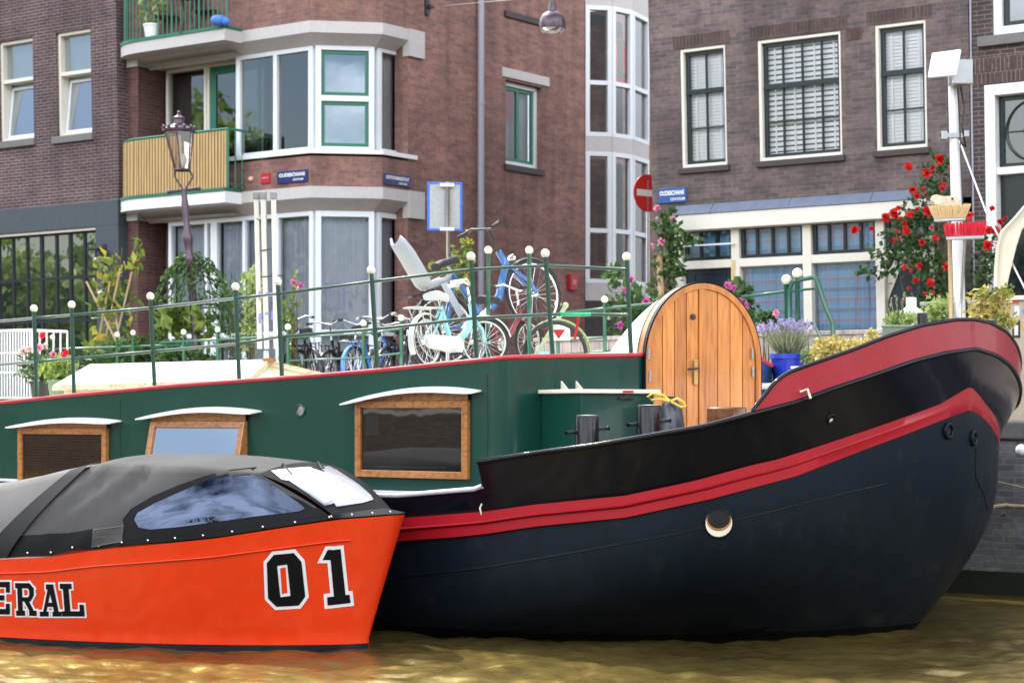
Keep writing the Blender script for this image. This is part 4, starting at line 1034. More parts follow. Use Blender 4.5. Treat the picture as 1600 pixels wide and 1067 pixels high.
hp = MB().box(DP.P, uh-.022, uh+.022, -.058, -.050, zh0, zh1).build('handle', M['brass'], m1, bevel=.003)
MB().tube([DP.P(uh,-.055,(zh0+zh1)/2+.03), DP.P(uh,-.10,(zh0+zh1)/2+.03), DP.P(uh-.02,-.11,(zh0+zh1)/2+.03), DP.P(uh-.12,-.105,(zh0+zh1)/2+.022)], .010, 8).build('lever', M['dark'], m1, smooth=True)
ul, zl_ = DP.hit(1084, 495, -.05); MB().lathe(DP.P(ul,-.034,zl_), [(.028,0),(.026,.012),(.001,.014)], 18, 0, -Vector((DP.n.x,DP.n.y,0)), cap=False).build('lock', M['dark'], m1)
for px, y0, y1 in ((1014.5,545,562),(1016,580,597),(1176,545,561),(1177,573,589)):
    u = DP.u(px, -.055, 570); MB().tube([DP.P(u,-.055,DP.z(px,y1)), DP.P(u,-.055,DP.z(px,y0))], .011, 8).build('hinge', M['metal'], dfr)
# white hood running back from the arch
fr_ = [DP.P(u, .10, z) for u, z in [(-.005,1.9)]+[arch(k, 32, -.006) for k in range(33)]+[(uD1+.005,1.9)]]
bk_ = [DP.P(cw+(u-cw)*.96, .10+.75*max(0.04, min(1, (ztop+.03-z)/.85))**1.2, z-.03) for u, z in [(-.005,1.9)]+[arch(k, 32, -.006) for k in range(33)]+[(uD1+.005,1.9)]]
m = MB().loft([fr_, bk_]); m.poly(bk_); m.build('hood', M['white'], BG, auto=True)

# starboard bench edge and white capping beside the door
m = MB(); m.tube([at(1184, 604, 18.1), at(1215, 602, 19.6)], .03, 8); m.build('capping', M['cream'], BG)

# portholes, fairlead, hawse rings and a small hook on the hull
def disc_on(px, py, r, off, mat, name, parent=BG, sx=1.0, n=24, dx=0, dy=0):
    p, nn = cast(barge_tree, px, py); x = Vector((-nn.y, nn.x, 0)).normalized(); y = nn.cross(x); y = y if y.z > 0 else -y
    p = p+nn*off+x*dx+y*dy
    MB().poly([p+x*math.cos(2*math.pi*i/n)*r*sx+y*math.sin(2*math.pi*i/n)*r for i in range(n)]).build(name, M[mat], parent); return p, nn, x, y
p, nn = cast(barge_tree, 1123, 817); x = Vector((-nn.y,nn.x,0)).normalized(); y = nn.cross(x); y = y if y.z > 0 else -y
Rp = .110
ph = MB().torus(p+nn*.004, nn, Rp, .006, 32, 8).build('porthole', M['black'], BG, smooth=True)
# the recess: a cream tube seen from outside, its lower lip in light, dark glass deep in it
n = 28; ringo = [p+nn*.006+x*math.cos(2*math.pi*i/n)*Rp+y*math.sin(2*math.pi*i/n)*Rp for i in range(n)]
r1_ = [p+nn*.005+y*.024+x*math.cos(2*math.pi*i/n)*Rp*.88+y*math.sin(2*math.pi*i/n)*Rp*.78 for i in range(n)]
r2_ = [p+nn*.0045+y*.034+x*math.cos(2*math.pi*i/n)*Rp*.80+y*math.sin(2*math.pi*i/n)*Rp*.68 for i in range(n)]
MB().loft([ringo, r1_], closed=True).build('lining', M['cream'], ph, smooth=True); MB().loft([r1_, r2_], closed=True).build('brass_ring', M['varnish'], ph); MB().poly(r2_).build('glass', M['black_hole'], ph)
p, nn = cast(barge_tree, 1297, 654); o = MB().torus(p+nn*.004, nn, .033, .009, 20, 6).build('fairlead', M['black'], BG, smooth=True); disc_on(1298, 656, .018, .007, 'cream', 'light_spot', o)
p, nn = cast(barge_tree, 1250, 612); m = MB(); m.tube([p+nn*.005, p+nn*.05+Vector((.03,0,.02)), p+nn*.055+Vector((.05,0,-.05))], .010, 6); m.build('eyelet', M['cream'], BG, smooth=True)
p, nn = cast(barge_tree, 755, 797); m = MB(); m.tube([p+nn*.01+Vector((0,0,.07)), p+nn*.03+Vector((-.01,0,.03)), p+nn*.03+Vector((0,0,-.02)), p+nn*.02+Vector((.02,0,-.03))], .008, 6); m.build('hook', M['cream'], BG, smooth=True)
for px, py in ((1481,673),(1520,684)):
    p, nn = cast(barge_tree, px, py); y = Vector((0,0,1)); MB().torus(p+nn*.01, nn, .055, .018, 24, 8).build('hawse_ring', M['hull_low'], BG, smooth=True)
    disc_on(px, py, .045, .006, 'black_hole', 'hawse_hole')
# plate seams: fine raised weld lines over the bottom plating
for pts in ([(600,905),(760,886),(900,862),(1050,835),(1200,800),(1320,770),(1400,752)], [(1524,700),(1524,745),(1538,775),(1543,800)]):
    m = MB(); q = []
    for (x0,y0),(x1,y1) in zip(pts, pts[1:]):
        for k in range(6): pp, nn = cast(barge_tree, x0+(x1-x0)*k/6, y0+(y1-y0)*k/6); q.append(pp+nn*.001)
    m.tube(q, .006, 6); m.build('plate_seam', M['black'], BG, smooth=True)
# hook pair on the bulwark end
m = MB()
for px in (776, 790): p = at(px, 716, 15.95); m.tube([p-Vector((0,0,.05)), p, p+Vector((.04,0,.03)), p+Vector((.055,0,.0))], .008, 6)
m.build('cleat', M['black'], BG, smooth=True)

# gabled skylight on the cabin roof
SK = Plane(Q(0, 14.2).xy, AQ)
ua_, ub_ = SK.u(92, 0, 600), SK.u(392, 0, 590); ze = SK.z(250, 597.5); zr_ = Plane(Q(0,15.0).xy, AQ).z(270, 568)+.01
rdir = Plane(Q(0,15.0).xy, AQ); ur0, ur1 = rdir.u(140, 0, 570), rdir.u(414, 0, 563)
ridge0, ridge1 = rdir.P(ur0, 0, zr_), rdir.P(ur1, 0, zr_+.015)
def far_of(p): s = p.x*CA-p.y*SA; t_ = p.x*SA+p.y*CA; return Q(s, 30.0-t_, p.z)
e0, e1 = SK.P(ua_, -.08, ze-.02), SK.P(ub_, -.08, ze+.012)
skl = MB(); skl.box(SK.P, ua_+.08, ub_-.06, 0, 1.6, 1.7, ze); sk = skl.build('skylight', M['cream'], BG)
m = MB(); m.quad(e0, e1, ridge1, ridge0); m.poly([e0, ridge0, far_of(e0)]); m.quad(far_of(e0), ridge0, ridge1, far_of(e1)); m.build('skylight_roof', M['white'], sk)
e2 = SK.P(ub_-.05, 0, ze+.02)
m = MB(); m.poly([SK.P(ub_-.055,0,1.75), SK.P(ub_-.055,1.6,1.75), SK.P(ub_-.055,1.6,ze), Vector((ridge1.x-.04,ridge1.y,ridge1.z-.03)), SK.P(ub_-.055,0,ze)]); m.build('gable', M['cream'], sk)
M['old_ply'] = wood('weathered ply edge', (.62,.50,.32), (.30,.22,.13), .6, 0, 1.0)
def bar(m, a, b, w, h):
    a, b = Vector(a), Vector(b); d = (b-a).normalized(); x = d.cross(Vector((0,0,1))).normalized()*w/2; z = Vector((0,0,h/2))
    m.hexa([a-x-z, a+x-z, b+x-z, b-x-z, a-x+z, a+x+z, b+x+z, b-x+z])
m = MB(); bar(m, e0-Vector((0,0,.03)), e1-Vector((0,0,.03)), .02, .05); bar(m, e1+Vector((.01,-.01,-.02)), ridge1+Vector((.02,0,-.03)), .05, .05); bar(m, ridge1+Vector((.02,0,-.03)), far_of(e1)+Vector((.01,0,-.03)), .05, .05)
m.build('edge_board', M['old_ply'], sk)
MB().box(lambda u,d,z: ridge1+Vector((u,d,z)), -.02, .10, -.08, .1, -.03, .012).build('ridge_block', M['varnish'], sk)

# ---------------------------------------------------------------- the red sloop
HA = R(25); hv = Vector((-math.cos(HA), math.sin(HA), 0)); nv_ = Vector((-math.sin(HA), -math.cos(HA), 0))
TS = at(628, 805, 15.6); BS = at(576, 996, 1.8*FL/356); TSxy = Vector((TS.x, TS.y, 0)); BSxy = Vector((BS.x, BS.y, 0))
RB = thing('sloop', BSxy+hv*2.2, 'bright orange red sloop with black canvas cover and the number 01', 'boat')
def wsf(u): x = min(1, max(0, u)/2.7); return 1.05*(1-(1-x)**2.3)**.62
def wwf(u): x = min(1, max(0, u)/2.9); return .90*(1-(1-x)**2.0)**.72
pk_sh = [(-300,893),(-100,882),(0,874),(75,870.5),(150,859),(225,852),(337,841),(412,829),(525,812),(600,806),(632,804)]
def sheer_pt(u, side=1):
    p = TSxy+hv*u+nv_*wsf(u)*side; pn = TSxy+hv*u+nv_*wsf(u)
    px = 800+FL*pn.x/pn.y; z = EYE+(640-lerp_picks(pk_sh, px))*pn.y/FL
    return Vector((p.x, p.y, z))
def water_pt(u, side=1): p = BSxy+hv*u+nv_*wwf(u)*side; return p
us = [0, .01, .03, .06, .1, .15, .22, .3]+[.3+.12*i for i in range(1, 60)]
def fullu(fn): return [fn(u, 1) for u in us[::-1]]+[fn(u, -1) for u in us[1:]]
rws = [[p+Vector((0,0,-.3)) for p in fullu(water_pt)]]
for k in range(13):
    f = k/12; rws.append([a.lerp(b, f)+Vector((0,0,0)) - (Vector((0,0,0))) + nv_*0 for a, b in zip(fullu(water_pt), fullu(sheer_pt))])
M['orange'] = paint('bright orange red gelcoat', (.80,.042,.006), .24, .06, 1.0, .10, .3, .05, streak=True, rust=.16, rustc=(.55,.03,.006))
rbm = MB().loft(rws); rbm.poly([r_[0] for r_ in rws]+[r_[-1] for r_ in rws][::-1]); rbh = rbm.build('hull', M['orange'], RB, smooth=True)
rb_tree = bvh_of(rbm)
# rubbing crease and dark boot line
m = MB(); m.tube([rws[12][i].lerp(rws[0][i], .075)+nv_*.004 for i in range(len(us)-6)], .007, 6); m.build('rubbing_strip', M['orange'], RB, smooth=True)
bl_ = [[(p-BSxy) for p in r_] for r_ in (rws[0], rws[1])]
m = MB(); m.loft([[BSxy+q*1.004+nv_*.002+Vector((0,0,-.3 if i == 0 else -.040)) for q in [Vector((v_.x,v_.y,0)) for v_ in r_]] for i, r_ in enumerate(bl_)]); m.build('boot_line', M['black'], RB)
# canvas
def solve_sheer(px):
    lo_, hi_ = 0.0, 7.0
    for _ in range(50):
        mid_ = (lo_+hi_)/2; p = sheer_pt(mid_)
        if 800+FL*p.x/p.y > px: lo_ = mid_
        else: hi_ = mid_
    return lo_
def solve_w(px, w):
    lo_, hi_ = -1.0, 8.0
    for _ in range(50):
        mid_ = (lo_+hi_)/2; p = TSxy+hv*mid_+nv_*w
        if 800+FL*p.x/p.y > px: lo_ = mid_
        else: hi_ = mid_
    return lo_
pk_ridge = [(-200,770),(0,749),(60,741),(127,728),(169,717),(205,712),(240,710),(300,709.5),(375,711.5),(430,717),(470,722)]
def ridge_z(u):
    p = TSxy+hv*u; px = 800+FL*p.x/p.y; return EYE+(640-lerp_picks(pk_ridge, px))*p.y/FL
ub0, ut0 = solve_sheer(519), solve_w(400, .70)
zpt = EYE+(640-731)*(TSxy+hv*ut0+nv_*.72).y/FL
def column(ub, ut, inset=0.0, drop=0.0, edge=None):
    """One rib of the cover: sheer edge, side, shoulder, ridge, and mirrored."""
    ws = wsf(ub)-inset; zs = sheer_pt(ub).z+.012
    we = min(.78, wsf(ut)*.85); zr = ridge_z(ut)-drop; ze_ = zr-.075 if edge is None else edge
    half = []
    for e in (0, .06, .15, .3, .45, .6, .75, .9, 1.0):
        u = ub+(ut-ub)*e; w = ws+(we-ws)*e**1.5+.012*math.sin(math.pi*e); half.append((u, w, zs+(ze_-zs)*e**.9))
    for f in (.85, .65, .4, .2): half.append((ut, we*f, ze_+(zr-ze_)*(1-f**2)))
    pts = [TSxy+hv*u+nv_*w+Vector((0,0,z)) for u, w, z in half]
    mid_ = TSxy+hv*ut+Vector((0,0,zr))
    return pts+[mid_]+[TSxy+hv*u-nv_*w+Vector((0,0,z)) for u, w, z in half][::-1]
ubE, utE = solve_sheer(8), solve_w(150, .72)
cols = []
for i in range(25):
    f = i/24; cols.append(column(ub0+(ubE-ub0)*f, ut0+(utE-ut0)*f, 0, 0, None if i > 2 else None))
# sag and folds in the cloth
for i, c_ in enumerate(cols):
    for j, p in enumerate(c_):
        a = noise.noise(Vector((i*.55+j*.45, j*.16-i*.1, 3)))*.030*(1 if 2 < i < 24 else .3) * (1 if i > 11 else .08)+(.016*math.sin(i*1.5+j*.9)*max(0, 1-abs(i-17)/5) if j < 9 else 0)
        c_[j] = p+nv_*a*(1 if j < 13 else -1)+Vector((0,0,a*.6))
M['canvas'] = cloth('black grey boat canvas', (.055,.054,.053), (.095,.093,.09), .8, 1.6)
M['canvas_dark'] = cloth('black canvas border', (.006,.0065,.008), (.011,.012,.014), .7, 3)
M['canvas_light'] = cloth('light grey canvas', (.13,.126,.122), (.185,.18,.175), .8, 1.8)  # paler than the canvas to paint in light falling on the aft cover
cvm = MB().loft(cols); cv = cvm.build('cover', M['canvas'], RB, smooth=True)
cols2 = []
for i in range(14):
    f = i/13; cols2.append(column(ubE-.05+2.6*f, utE+.05+(2.2+ubE-utE)*f, .05, .035))
cv2m = MB().loft(cols2); cv2m.build('aft_cover', M['canvas_light'], RB, smooth=True)
# strip of dark cloth put in for the fold's shade where the cover ends
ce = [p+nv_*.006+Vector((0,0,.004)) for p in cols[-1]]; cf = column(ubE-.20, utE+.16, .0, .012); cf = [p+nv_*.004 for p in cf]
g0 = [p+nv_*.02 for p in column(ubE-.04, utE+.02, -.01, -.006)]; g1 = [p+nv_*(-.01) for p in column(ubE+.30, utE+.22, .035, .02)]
MB().loft([g0[:11], g1[:11]]).build('fold_shade', M['canvas_dark'], RB, smooth=True)
cv_tree = bvh_of(cvm)
# front: pillar seams, windscreen, foredeck cloth
near_b, near_t = cols[0][0], cols[0][8]; far_b, far_t = cols[0][-1], cols[0][-9]
fb_n, fb_f = sheer_pt(solve_sheer(560)), sheer_pt(solve_sheer(560), -1)
front_rows = []
roofc = cols[0][8:-8]; n = len(roofc)-1
def cl(p, q, f): return p.lerp(q, f)
tip = TS+Vector((0,0,.02))
botc = [cl(cl(near_b, tip+hv*.16, min(1, f*2)) if f < .5 else tip+hv*.16, far_b, max(0, f*2-1)) for f in [i/n for i in range(n+1)]]
botc = [p+Vector((0,0,.035)) for p in botc]
for e in [i/6 for i in range(7)]: front_rows.append([cl(roofc[i], botc[i], e)+Vector((0,0,.035*math.sin(math.pi*e))) for i in range(n+1)])
fsm = MB().loft(front_rows); fs = fsm.build('front_cover', M['canvas_dark'], RB, smooth=True)
fs_tree = bvh_of(fsm)
fcb = [sheer_pt(u, 1)+Vector((0,0,.012)) for u in [ub0*(1-i/10) for i in range(11)]]+[sheer_pt(ub0*i/10, -1)+Vector((0,0,.012)) for i in range(1, 11)]
m = MB(); top_ = [botc[int(round(i*n/20))] if i % (20//n or 1) == 0 else botc[int(i*n/20)].lerp(botc[min(n, int(i*n/20)+1)], i*n/20-int(i*n/20)) for i in range(21)]
m.loft([fcb, top_]); m.build('fore_cloth', M['canvas_dark'], RB, smooth=True)
M['vinyl'] = paint('milky vinyl windscreen', (.40,.42,.46), .22, .06, 1.5, .05, .6, .15)
m = MB(); blob(m, fs_tree, [(423,736),(440,733),(480,730),(514,729),(526,735),(560,757),(578,773),(583,781),(566,786),(525,792),(506,797),(474,774),(440,750)], .006, 6); m.build('windscreen', M['vinyl'], fs, smooth=True)
# border band along the lower edge and the side window
m = MB(); rows_ = []
for e in (0, .05, .11, .17, .21):
    row = []
    for i in range(0, 25):
        c_ = cols[i]; x = e*8/1.0; ee = e
        seq = (0, .06, .15, .3, .45); k = max(j for j in range(4) if seq[j] <= ee); g = (ee-seq[k])/(seq[k+1]-seq[k])
        row.append(c_[k].lerp(c_[k+1], g)+nv_*.005)
    rows_.append(row)
m.loft(rows_); m.build('border', M['canvas_dark'], cv, smooth=True)
outer = [(192,812),(205,795),(240,775),(280,758),(320,744),(360,735),(400,731),(430,752),(470,782),(512,806),(470,812),(400,820),(340,828),(280,836),(225,842),(200,842)]
inner_w = [(211,812),(216,802),(243,787),(283,769),(322,752),(362,744),(396,742),(416,751),(442,769),(466,786),(476,795),(468,799),(436,803),(398,807),(340,815),(282,823),(236,827),(218,824)]
m = MB(); blob(m, cv_tree, outer, .009, 6); m.build('window_border', M['canvas_dark'], cv, smooth=True)
m = MB(); blob(m, cv_tree, inner_w, .014, 6); m.build('window', M['plastic_window'], cv, smooth=True)
m = MB()
for i in range(0, 23, 2): p = cols[i][0].lerp(cols[i][1], .5)+nv_*.012; m.ball(p, .011, 8)
for px in (520, 552, 584, 612): p = sheer_pt(solve_sheer(px))+Vector((0,0,.03)); m.ball(p+nv_*.02, .009, 8)
m.build('snap_fastener', M['chrome'], cv, smooth=True)  # snap fasteners along the canvas edge and foredeck
m = MB(); patch(m, cv_tree, [(146,826),(195,820),(192,847),(143,855)], .011, 4); m.build('vent_patch', M['canvas'], cv)
m = MB(); q = [cast(cv_tree, x_, y_) for x_, y_ in ((148,828),(194,822),(191,846),(145,853),(148,828))]; m.tube([p+nn*.014 for p, nn in q], .004, 5); m.build('vent_seam', M['canvas_light'], cv)
for a_, b_ in (((441,729),(455,744)), ((497,727),(502,735))):
    p, nn = cast(fs_tree, *a_); q, _ = cast(fs_tree, *b_); MB().tube([p+nn*.02, q+nn*.02], .006, 5).ball(p+nn*.02, .014, 8).build('clip', M['dark'], fs)
# lettering: slab capitals as stroke bars, white bars underneath and black bars on top
M['decal_white'] = paint('white vinyl letter', (.80,.81,.83), .35, .02, 2, .05, bump=0); M['decal_black'] = paint('black vinyl letter', (.0045,.005,.007), .45, .1, 2, .05, bump=0, spec=.15)
def glyph(strokes, x0, y0, sx, sy, skew=0.0):
    def T(x, y): return (x0+x*sx+y*skew*sx, y0-y*sy)
    return [[T(*p) for p in q] for q in strokes]
def grow(q, r):
    cx = sum(p[0] for p in q)/4; cy = sum(p[1] for p in q)/4; out = []
    n_ = 4; area = sum(q[i][0]*q[(i+1)%4][1]-q[(i+1)%4][0]*q[i][1] for i in range(4)); sg = 1 if area > 0 else -1
    for i in range(n_):
        p0, p1, p2 = q[i-1], q[i], q[(i+1) % 4]
        e1 = (p1[0]-p0[0], p1[1]-p0[1]); e2 = (p2[0]-p1[0], p2[1]-p1[1]); l1 = math.hypot(*e1) or 1; l2 = math.hypot(*e2) or 1
        n1 = (e1[1]/l1*sg, -e1[0]/l1*sg); n2 = (e2[1]/l2*sg, -e2[0]/l2*sg); k = 1+n1[0]*n2[0]+n1[1]*n2[1]; k = max(k, .5)
        out.append((p1[0]+(n1[0]+n2[0])/k*r, p1[1]+(n1[1]+n2[1])/k*r))
    return out
def letters(strokes, name, r):
    w_m, b_m = MB(), MB()
    for i, q in enumerate(strokes):
        patch(w_m, rb_tree, grow(q, r), .002+.0003*i, 4); patch(b_m, rb_tree, q, .006+.0003*i, 4)
    o = w_m.build(name, M['decal_white'], RB); b_m.build('letter_face', M['decal_black'], o); return o
def rect_(a, b, c, d): return [(a,d),(c,d),(c,b),(a,b)]
# digits 0 and 1: corners read in photo pixels
Z = [(417,879),(428,866),(459,863),(471,877),(477,931),(467,945),(432,947),(419,934)]
Zi = [(433,884),(434,883),(448,881),(449,882),(454,929),(453,930),(439,932),(438,931)]
def offset(P_, r):
    n_ = len(P_); ar = sum(P_[i][0]*P_[(i+1)%n_][1]-P_[(i+1)%n_][0]*P_[i][1] for i in range(n_)); sg = 1 if ar > 0 else -1; out = []
    for i in range(n_):
        p0, p1, p2 = P_[i-1], P_[i], P_[(i+1) % n_]; e1 = (p1[0]-p0[0], p1[1]-p0[1]); e2 = (p2[0]-p1[0], p2[1]-p1[1]); l1 = math.hypot(*e1); l2 = math.hypot(*e2)
        n1 = (e1[1]/l1*sg, -e1[0]/l1*sg); n2 = (e2[1]/l2*sg, -e2[0]/l2*sg); k = max(.6, 1+n1[0]*n2[0]+n1[1]*n2[1]); out.append((p1[0]+(n1[0]+n2[0])/k*r, p1[1]+(n1[1]+n2[1])/k*r))
    return out
Zo = offset(Z, 5.2)
ctr = (443.5, 907); Zj = [(ctr[0]+(x_-ctr[0])*.55, ctr[1]+(y_-ctr[1])*.83) for x_, y_ in Zi]
wz, bz_ = MB(), MB()
for i in range(8):
    patch(wz, rb_tree, [Zo[i], Zo[(i+1) % 8], Zj[(i+1) % 8], Zj[i]], .002, 5); patch(bz_, rb_tree, [Z[i], Z[(i+1) % 8], Zi[(i+1) % 8], Zi[i]], .006, 5)
zo = wz.build('number_zero', M['decal_white'], RB); bz_.build('letter_face', M['decal_black'], zo)
letters([[(515,859),(532,857),(540,932),(522,934)], [(504,874),(512,858),(518,858),(519,874)], [(511,932),(546,928),(547.5,941),(512,945)]], 'number_one', 5.2)
def slab(kind):
    if kind == 'E': return [rect_(.12,.06,.38,.94), rect_(0,0,.95,.17), rect_(0,.83,.95,1), rect_(.36,.43,.72,.59), rect_(.78,.16,.95,.33), rect_(.78,.67,.95,.84)]
    if kind == 'R': return [rect_(.10,.08,.34,.92), rect_(0,0,.45,.16), rect_(0,.84,.72,1), [(.72,1),(.93,.84),(.68,.80),(.60,.85)], [(.70,.9),(.93,.86),(.93,.62),(.70,.58)], [(.93,.63),(.78,.46),(.60,.52),(.70,.64)], rect_(.3,.44,.76,.57), [(.42,.46),(.66,.46),(.92,.14),(.70,.12)], rect_(.66,0,1.04,.16)]
    if kind == 'A': return [[(.38,1),(.62,1),(.90,.10),(.68,.10)], [(.40,.98),(.54,.9),(.30,.10),(.14,.10)], rect_(.28,.84,.64,1), rect_(.34,.30,.70,.43), rect_(0,0,.42,.15), rect_(.60,0,1.04,.15)]
    return [rect_(.12,.08,.38,.92), rect_(0,.84,.52,1), rect_(0,0,1,.16), rect_(.80,.14,1,.36)]
for kd, x0, y0, sx, sy, sk in (('E',-19,959,37,51,0),('R',26,961,31,51,-.06),('A',63,962,33,50,0),('L',98,962,35,51,-.12)):
    letters(glyph(slab(kd), x0, y0, sx, sy, sk), 'letter_'+kd.lower(), 2.6)
# the lettering's edge on the far bow
def far_mirror(p): d = Vector((p.x,p.y,0))-TSxy; l = d.dot(nv_); q = p-nv_*2*l; return q
m = MB(); rows_ = []
for f in (.30, .72):
    rows_.append([water_pt(u, -1).lerp(sheer_pt(u, -1), f)-nv_*.004-hv*.002 for u in (.10, .16, .22, .3, .42)])
m.loft(rows_); fo = m.build('far_number', M['decal_white'], RB)
m = MB(); rows_ = []
for f in (.33, .69): rows_.append([water_pt(u, -1).lerp(sheer_pt(u, -1), f)-nv_*.008-hv*.004 for u in (.12, .17, .23, .3, .4)])
m.loft(rows_); m.build('letter_face', M['decal_black'], fo)
# ---------------------------------------------------------------- water, street, quay
t = NT('canal water')
WZ = -.08
b = t.b; b.inputs['Roughness'].default_value = .035; b.inputs['IOR'].default_value = 1.33
n0 = t.noise(.9, 4, t.pos((1,1,1)))
cw_ = t.ramp(n0.outputs[0], [(.3, (.055,.042,.014)), (.7, (.11,.082,.026))]); t.base(cw_.outputs[0])
v = t.pos((1, 1.6, 1)); n1 = t.noise(7, 4, v, .6); n2 = t.noise(24, 3, v, .6)
ad = t.node('ShaderNodeMath'); ad.operation = 'MULTIPLY_ADD'; ad.inputs[1].default_value = .3; t.link(n2.outputs[0], ad.inputs[0]); t.link(n1.outputs[0], ad.inputs[2])
bmp = t.bump(ad.outputs[0], .45, .02)
# silt in the water scatters sunlight forward: a broad golden lobe over a dark body
gl = t.node('ShaderNodeBsdfGlossy'); gl.inputs['Roughness'].default_value = .38; t.link(bmp.outputs[0], gl.inputs['Normal']); gc = t.ramp(n0.outputs[0], [(.3, (.21,.155,.045)), (.7, (.46,.355,.115))]); t.link(gc.outputs[0], gl.inputs['Color'])
mxs = t.node('ShaderNodeMixShader'); mxs.inputs[0].default_value = .40; t.link(b.outputs[0], mxs.inputs[1]); t.link(gl.outputs[0], mxs.inputs[2]); t.link(mxs.outputs[0], t.out.inputs['Surface'])
M['water'] = t.mat
def wave(x, y):
    """Short crossing ripples, long across the view and steep towards it."""
    a = noise.noise(Vector((x*.9+.35*y, y*1.2, 0))); b_ = noise.noise(Vector((x*2.9-.4*y+5, y*3.6, 2))); c_ = noise.noise(Vector((x*6.2+y, y*8.0, 5))); e_ = noise.noise(Vector((x*11, y*14, 8)))
    return .018*a + .034*(b_-.4*abs(b_)) + .0165*(c_-.3*abs(c_)) + .005*e_
xs = [-400,-120,-40,-12,-7.5]+[-6.2+.035*i for i in range(int(12.6/.035)+1)]+[8,12,40,120,400]
ys = [-300,-100,-30,0,8,11]+[12.3+.03*i for i in range(int(6.6/.03)+1)]+[20,24,30]
V = []; Fc = []
for y in ys:
    for x in xs:
        inside = min((x+6.2)/.8, (6.4-x)/.8, (y-12.3)/.5, (18.9-y)/1.5); k = max(0, min(1, inside)); V.append((x, y, WZ+(wave(x, y)*k if k > 0 else 0)))
nx = len(xs)
for j in range(len(ys)-1):
    for i in range(nx-1): Fc.append((j*nx+i, j*nx+i+1, (j+1)*nx+i+1, (j+1)*nx+i))
mb = MB(); mb.v = [Vector(p) for p in V]; mb.f = Fc; mb.m = [0]*len(Fc)
tag(mb.build('canal_water', M['water'], smooth=True), kind='structure')

TQ = 19.25
t = NT('street paving'); uv = t.uv(1, 1)
bk = t.node('ShaderNodeTexBrick'); bk.inputs['Scale'].default_value = 1; bk.inputs['Brick Width'].default_value = .2; bk.inputs['Row Height'].default_value = .1; bk.inputs['Mortar Size'].default_value = .006
for k_, c_ in (('Color1', (.20,.15,.12)), ('Color2', (.13,.10,.085)), ('Mortar', (.07,.065,.06))): bk.inputs[k_].default_value = c4(c_)
t.link(uv, bk.inputs['Vector']); t.base(bk.outputs[0]); t.b.inputs['Roughness'].default_value = .85; M['paving'] = t.mat
m = MB(); P0 = lambda s, t_, z: Q(s, t_, z)
m.quad(Q(-300,TQ+.35,ST), Q(300,TQ+.35,ST), Q(300,300,ST), Q(-300,300,ST))
tag(m.build('street', M['paving']), kind='structure')
m = MB(); m.quad(Q(-300,23.6,ST+.10), Q(300,23.6,ST+.10), Q(300,26.4,ST+.10), Q(-300,26.4,ST+.10)); m.quad(Q(-300,23.6,ST), Q(300,23.6,ST), Q(300,23.6,ST+.10), Q(-300,23.6,ST+.10))
tag(m.build('pavement', M['paving']), kind='structure')
m = MB(); m.box(P0, -20.5, -9.5, 19.62, 22.4, ST-.05, ST+.26); tag(m.build('raised_pavement', M['paving'], bevel=.02), kind='structure')
qw = thing('quay_wall', Q(-7, TQ, 0), 'old grey brick quay wall with dark stone coping behind the bow', 'quay wall')
m = MB(); m.quad(Q(-60,TQ,-1), Q(40,TQ,-1), Q(40,TQ,1.50), Q(-60,TQ,1.50)); m.build('wall', M['brick_quay'], qw)
MB().box(P0, -60, 40, TQ-.06, TQ+.36, 1.50, ST+.005).build('coping', paint('dark quay coping', (.085,.08,.082), .7, .25, 2, .3), qw, bevel=.02)
m = MB(); m.tube([Q(-6.9,TQ-.05,1.0), Q(-5.0,TQ-.08,.98), Q(-3,TQ-.05,1.0)], .03, 8); m.build('grab_rail', M['metal'], qw)
m = MB(); m.box(P0, -60, 40, TQ-.01, TQ+.02, -.1, .16); m.build('algae_band', paint('wet algae band', (.02,.026,.018), .3, .3, 4, .3), qw)
# opposite bank, behind the camera: what the panes and the water mirror
TO = -14.0
m = MB(); m.quad(Q(-300,-300,ST), Q(300,-300,ST), Q(300,TO,ST), Q(-300,TO,ST)); m.quad(Q(-300,TO,-1), Q(300,TO,-1), Q(300,TO,ST), Q(-300,TO,ST)); tag(m.build('far_street', M['paving']), kind='structure')
# ---------------------------------------------------------------- things on the barge, the quay and the street
def att(px, py, t_):
    k = (px-800)/FL; Y = t_/(SA*k+CA); return at(px, py, Y)
def mpx(p): return p.y/FL          # metres per photo pixel at a point
def text_mesh(body, size, O, xdir, up, mat, parent, name='lettering', off=.004, bold=.0):
    cu = bpy.data.curves.new('t', 'FONT'); cu.body = body; cu.size = size; cu.align_x = 'CENTER'; cu.align_y = 'CENTER'; cu.extrude = .001; cu.offset = bold; cu.space_character = 1.02
    ob = bpy.data.objects.new('t', cu); col.objects.link(ob)
    me = bpy.data.meshes.new_from_object(ob.evaluated_get(bpy.context.evaluated_depsgraph_get())); bpy.data.objects.remove(ob)
    x = Vector(xdir).normalized(); y = Vector(up).normalized(); n = x.cross(y)
    pw = parent_world(parent)
    for v in me.vertices: v.co = Vector(O)+x*v.co.x+y*v.co.y+n*(v.co.z+off)-pw
    me.materials.append(mat); o = bpy.data.objects.new(name, me); col.objects.link(o); o.parent = parent; return o

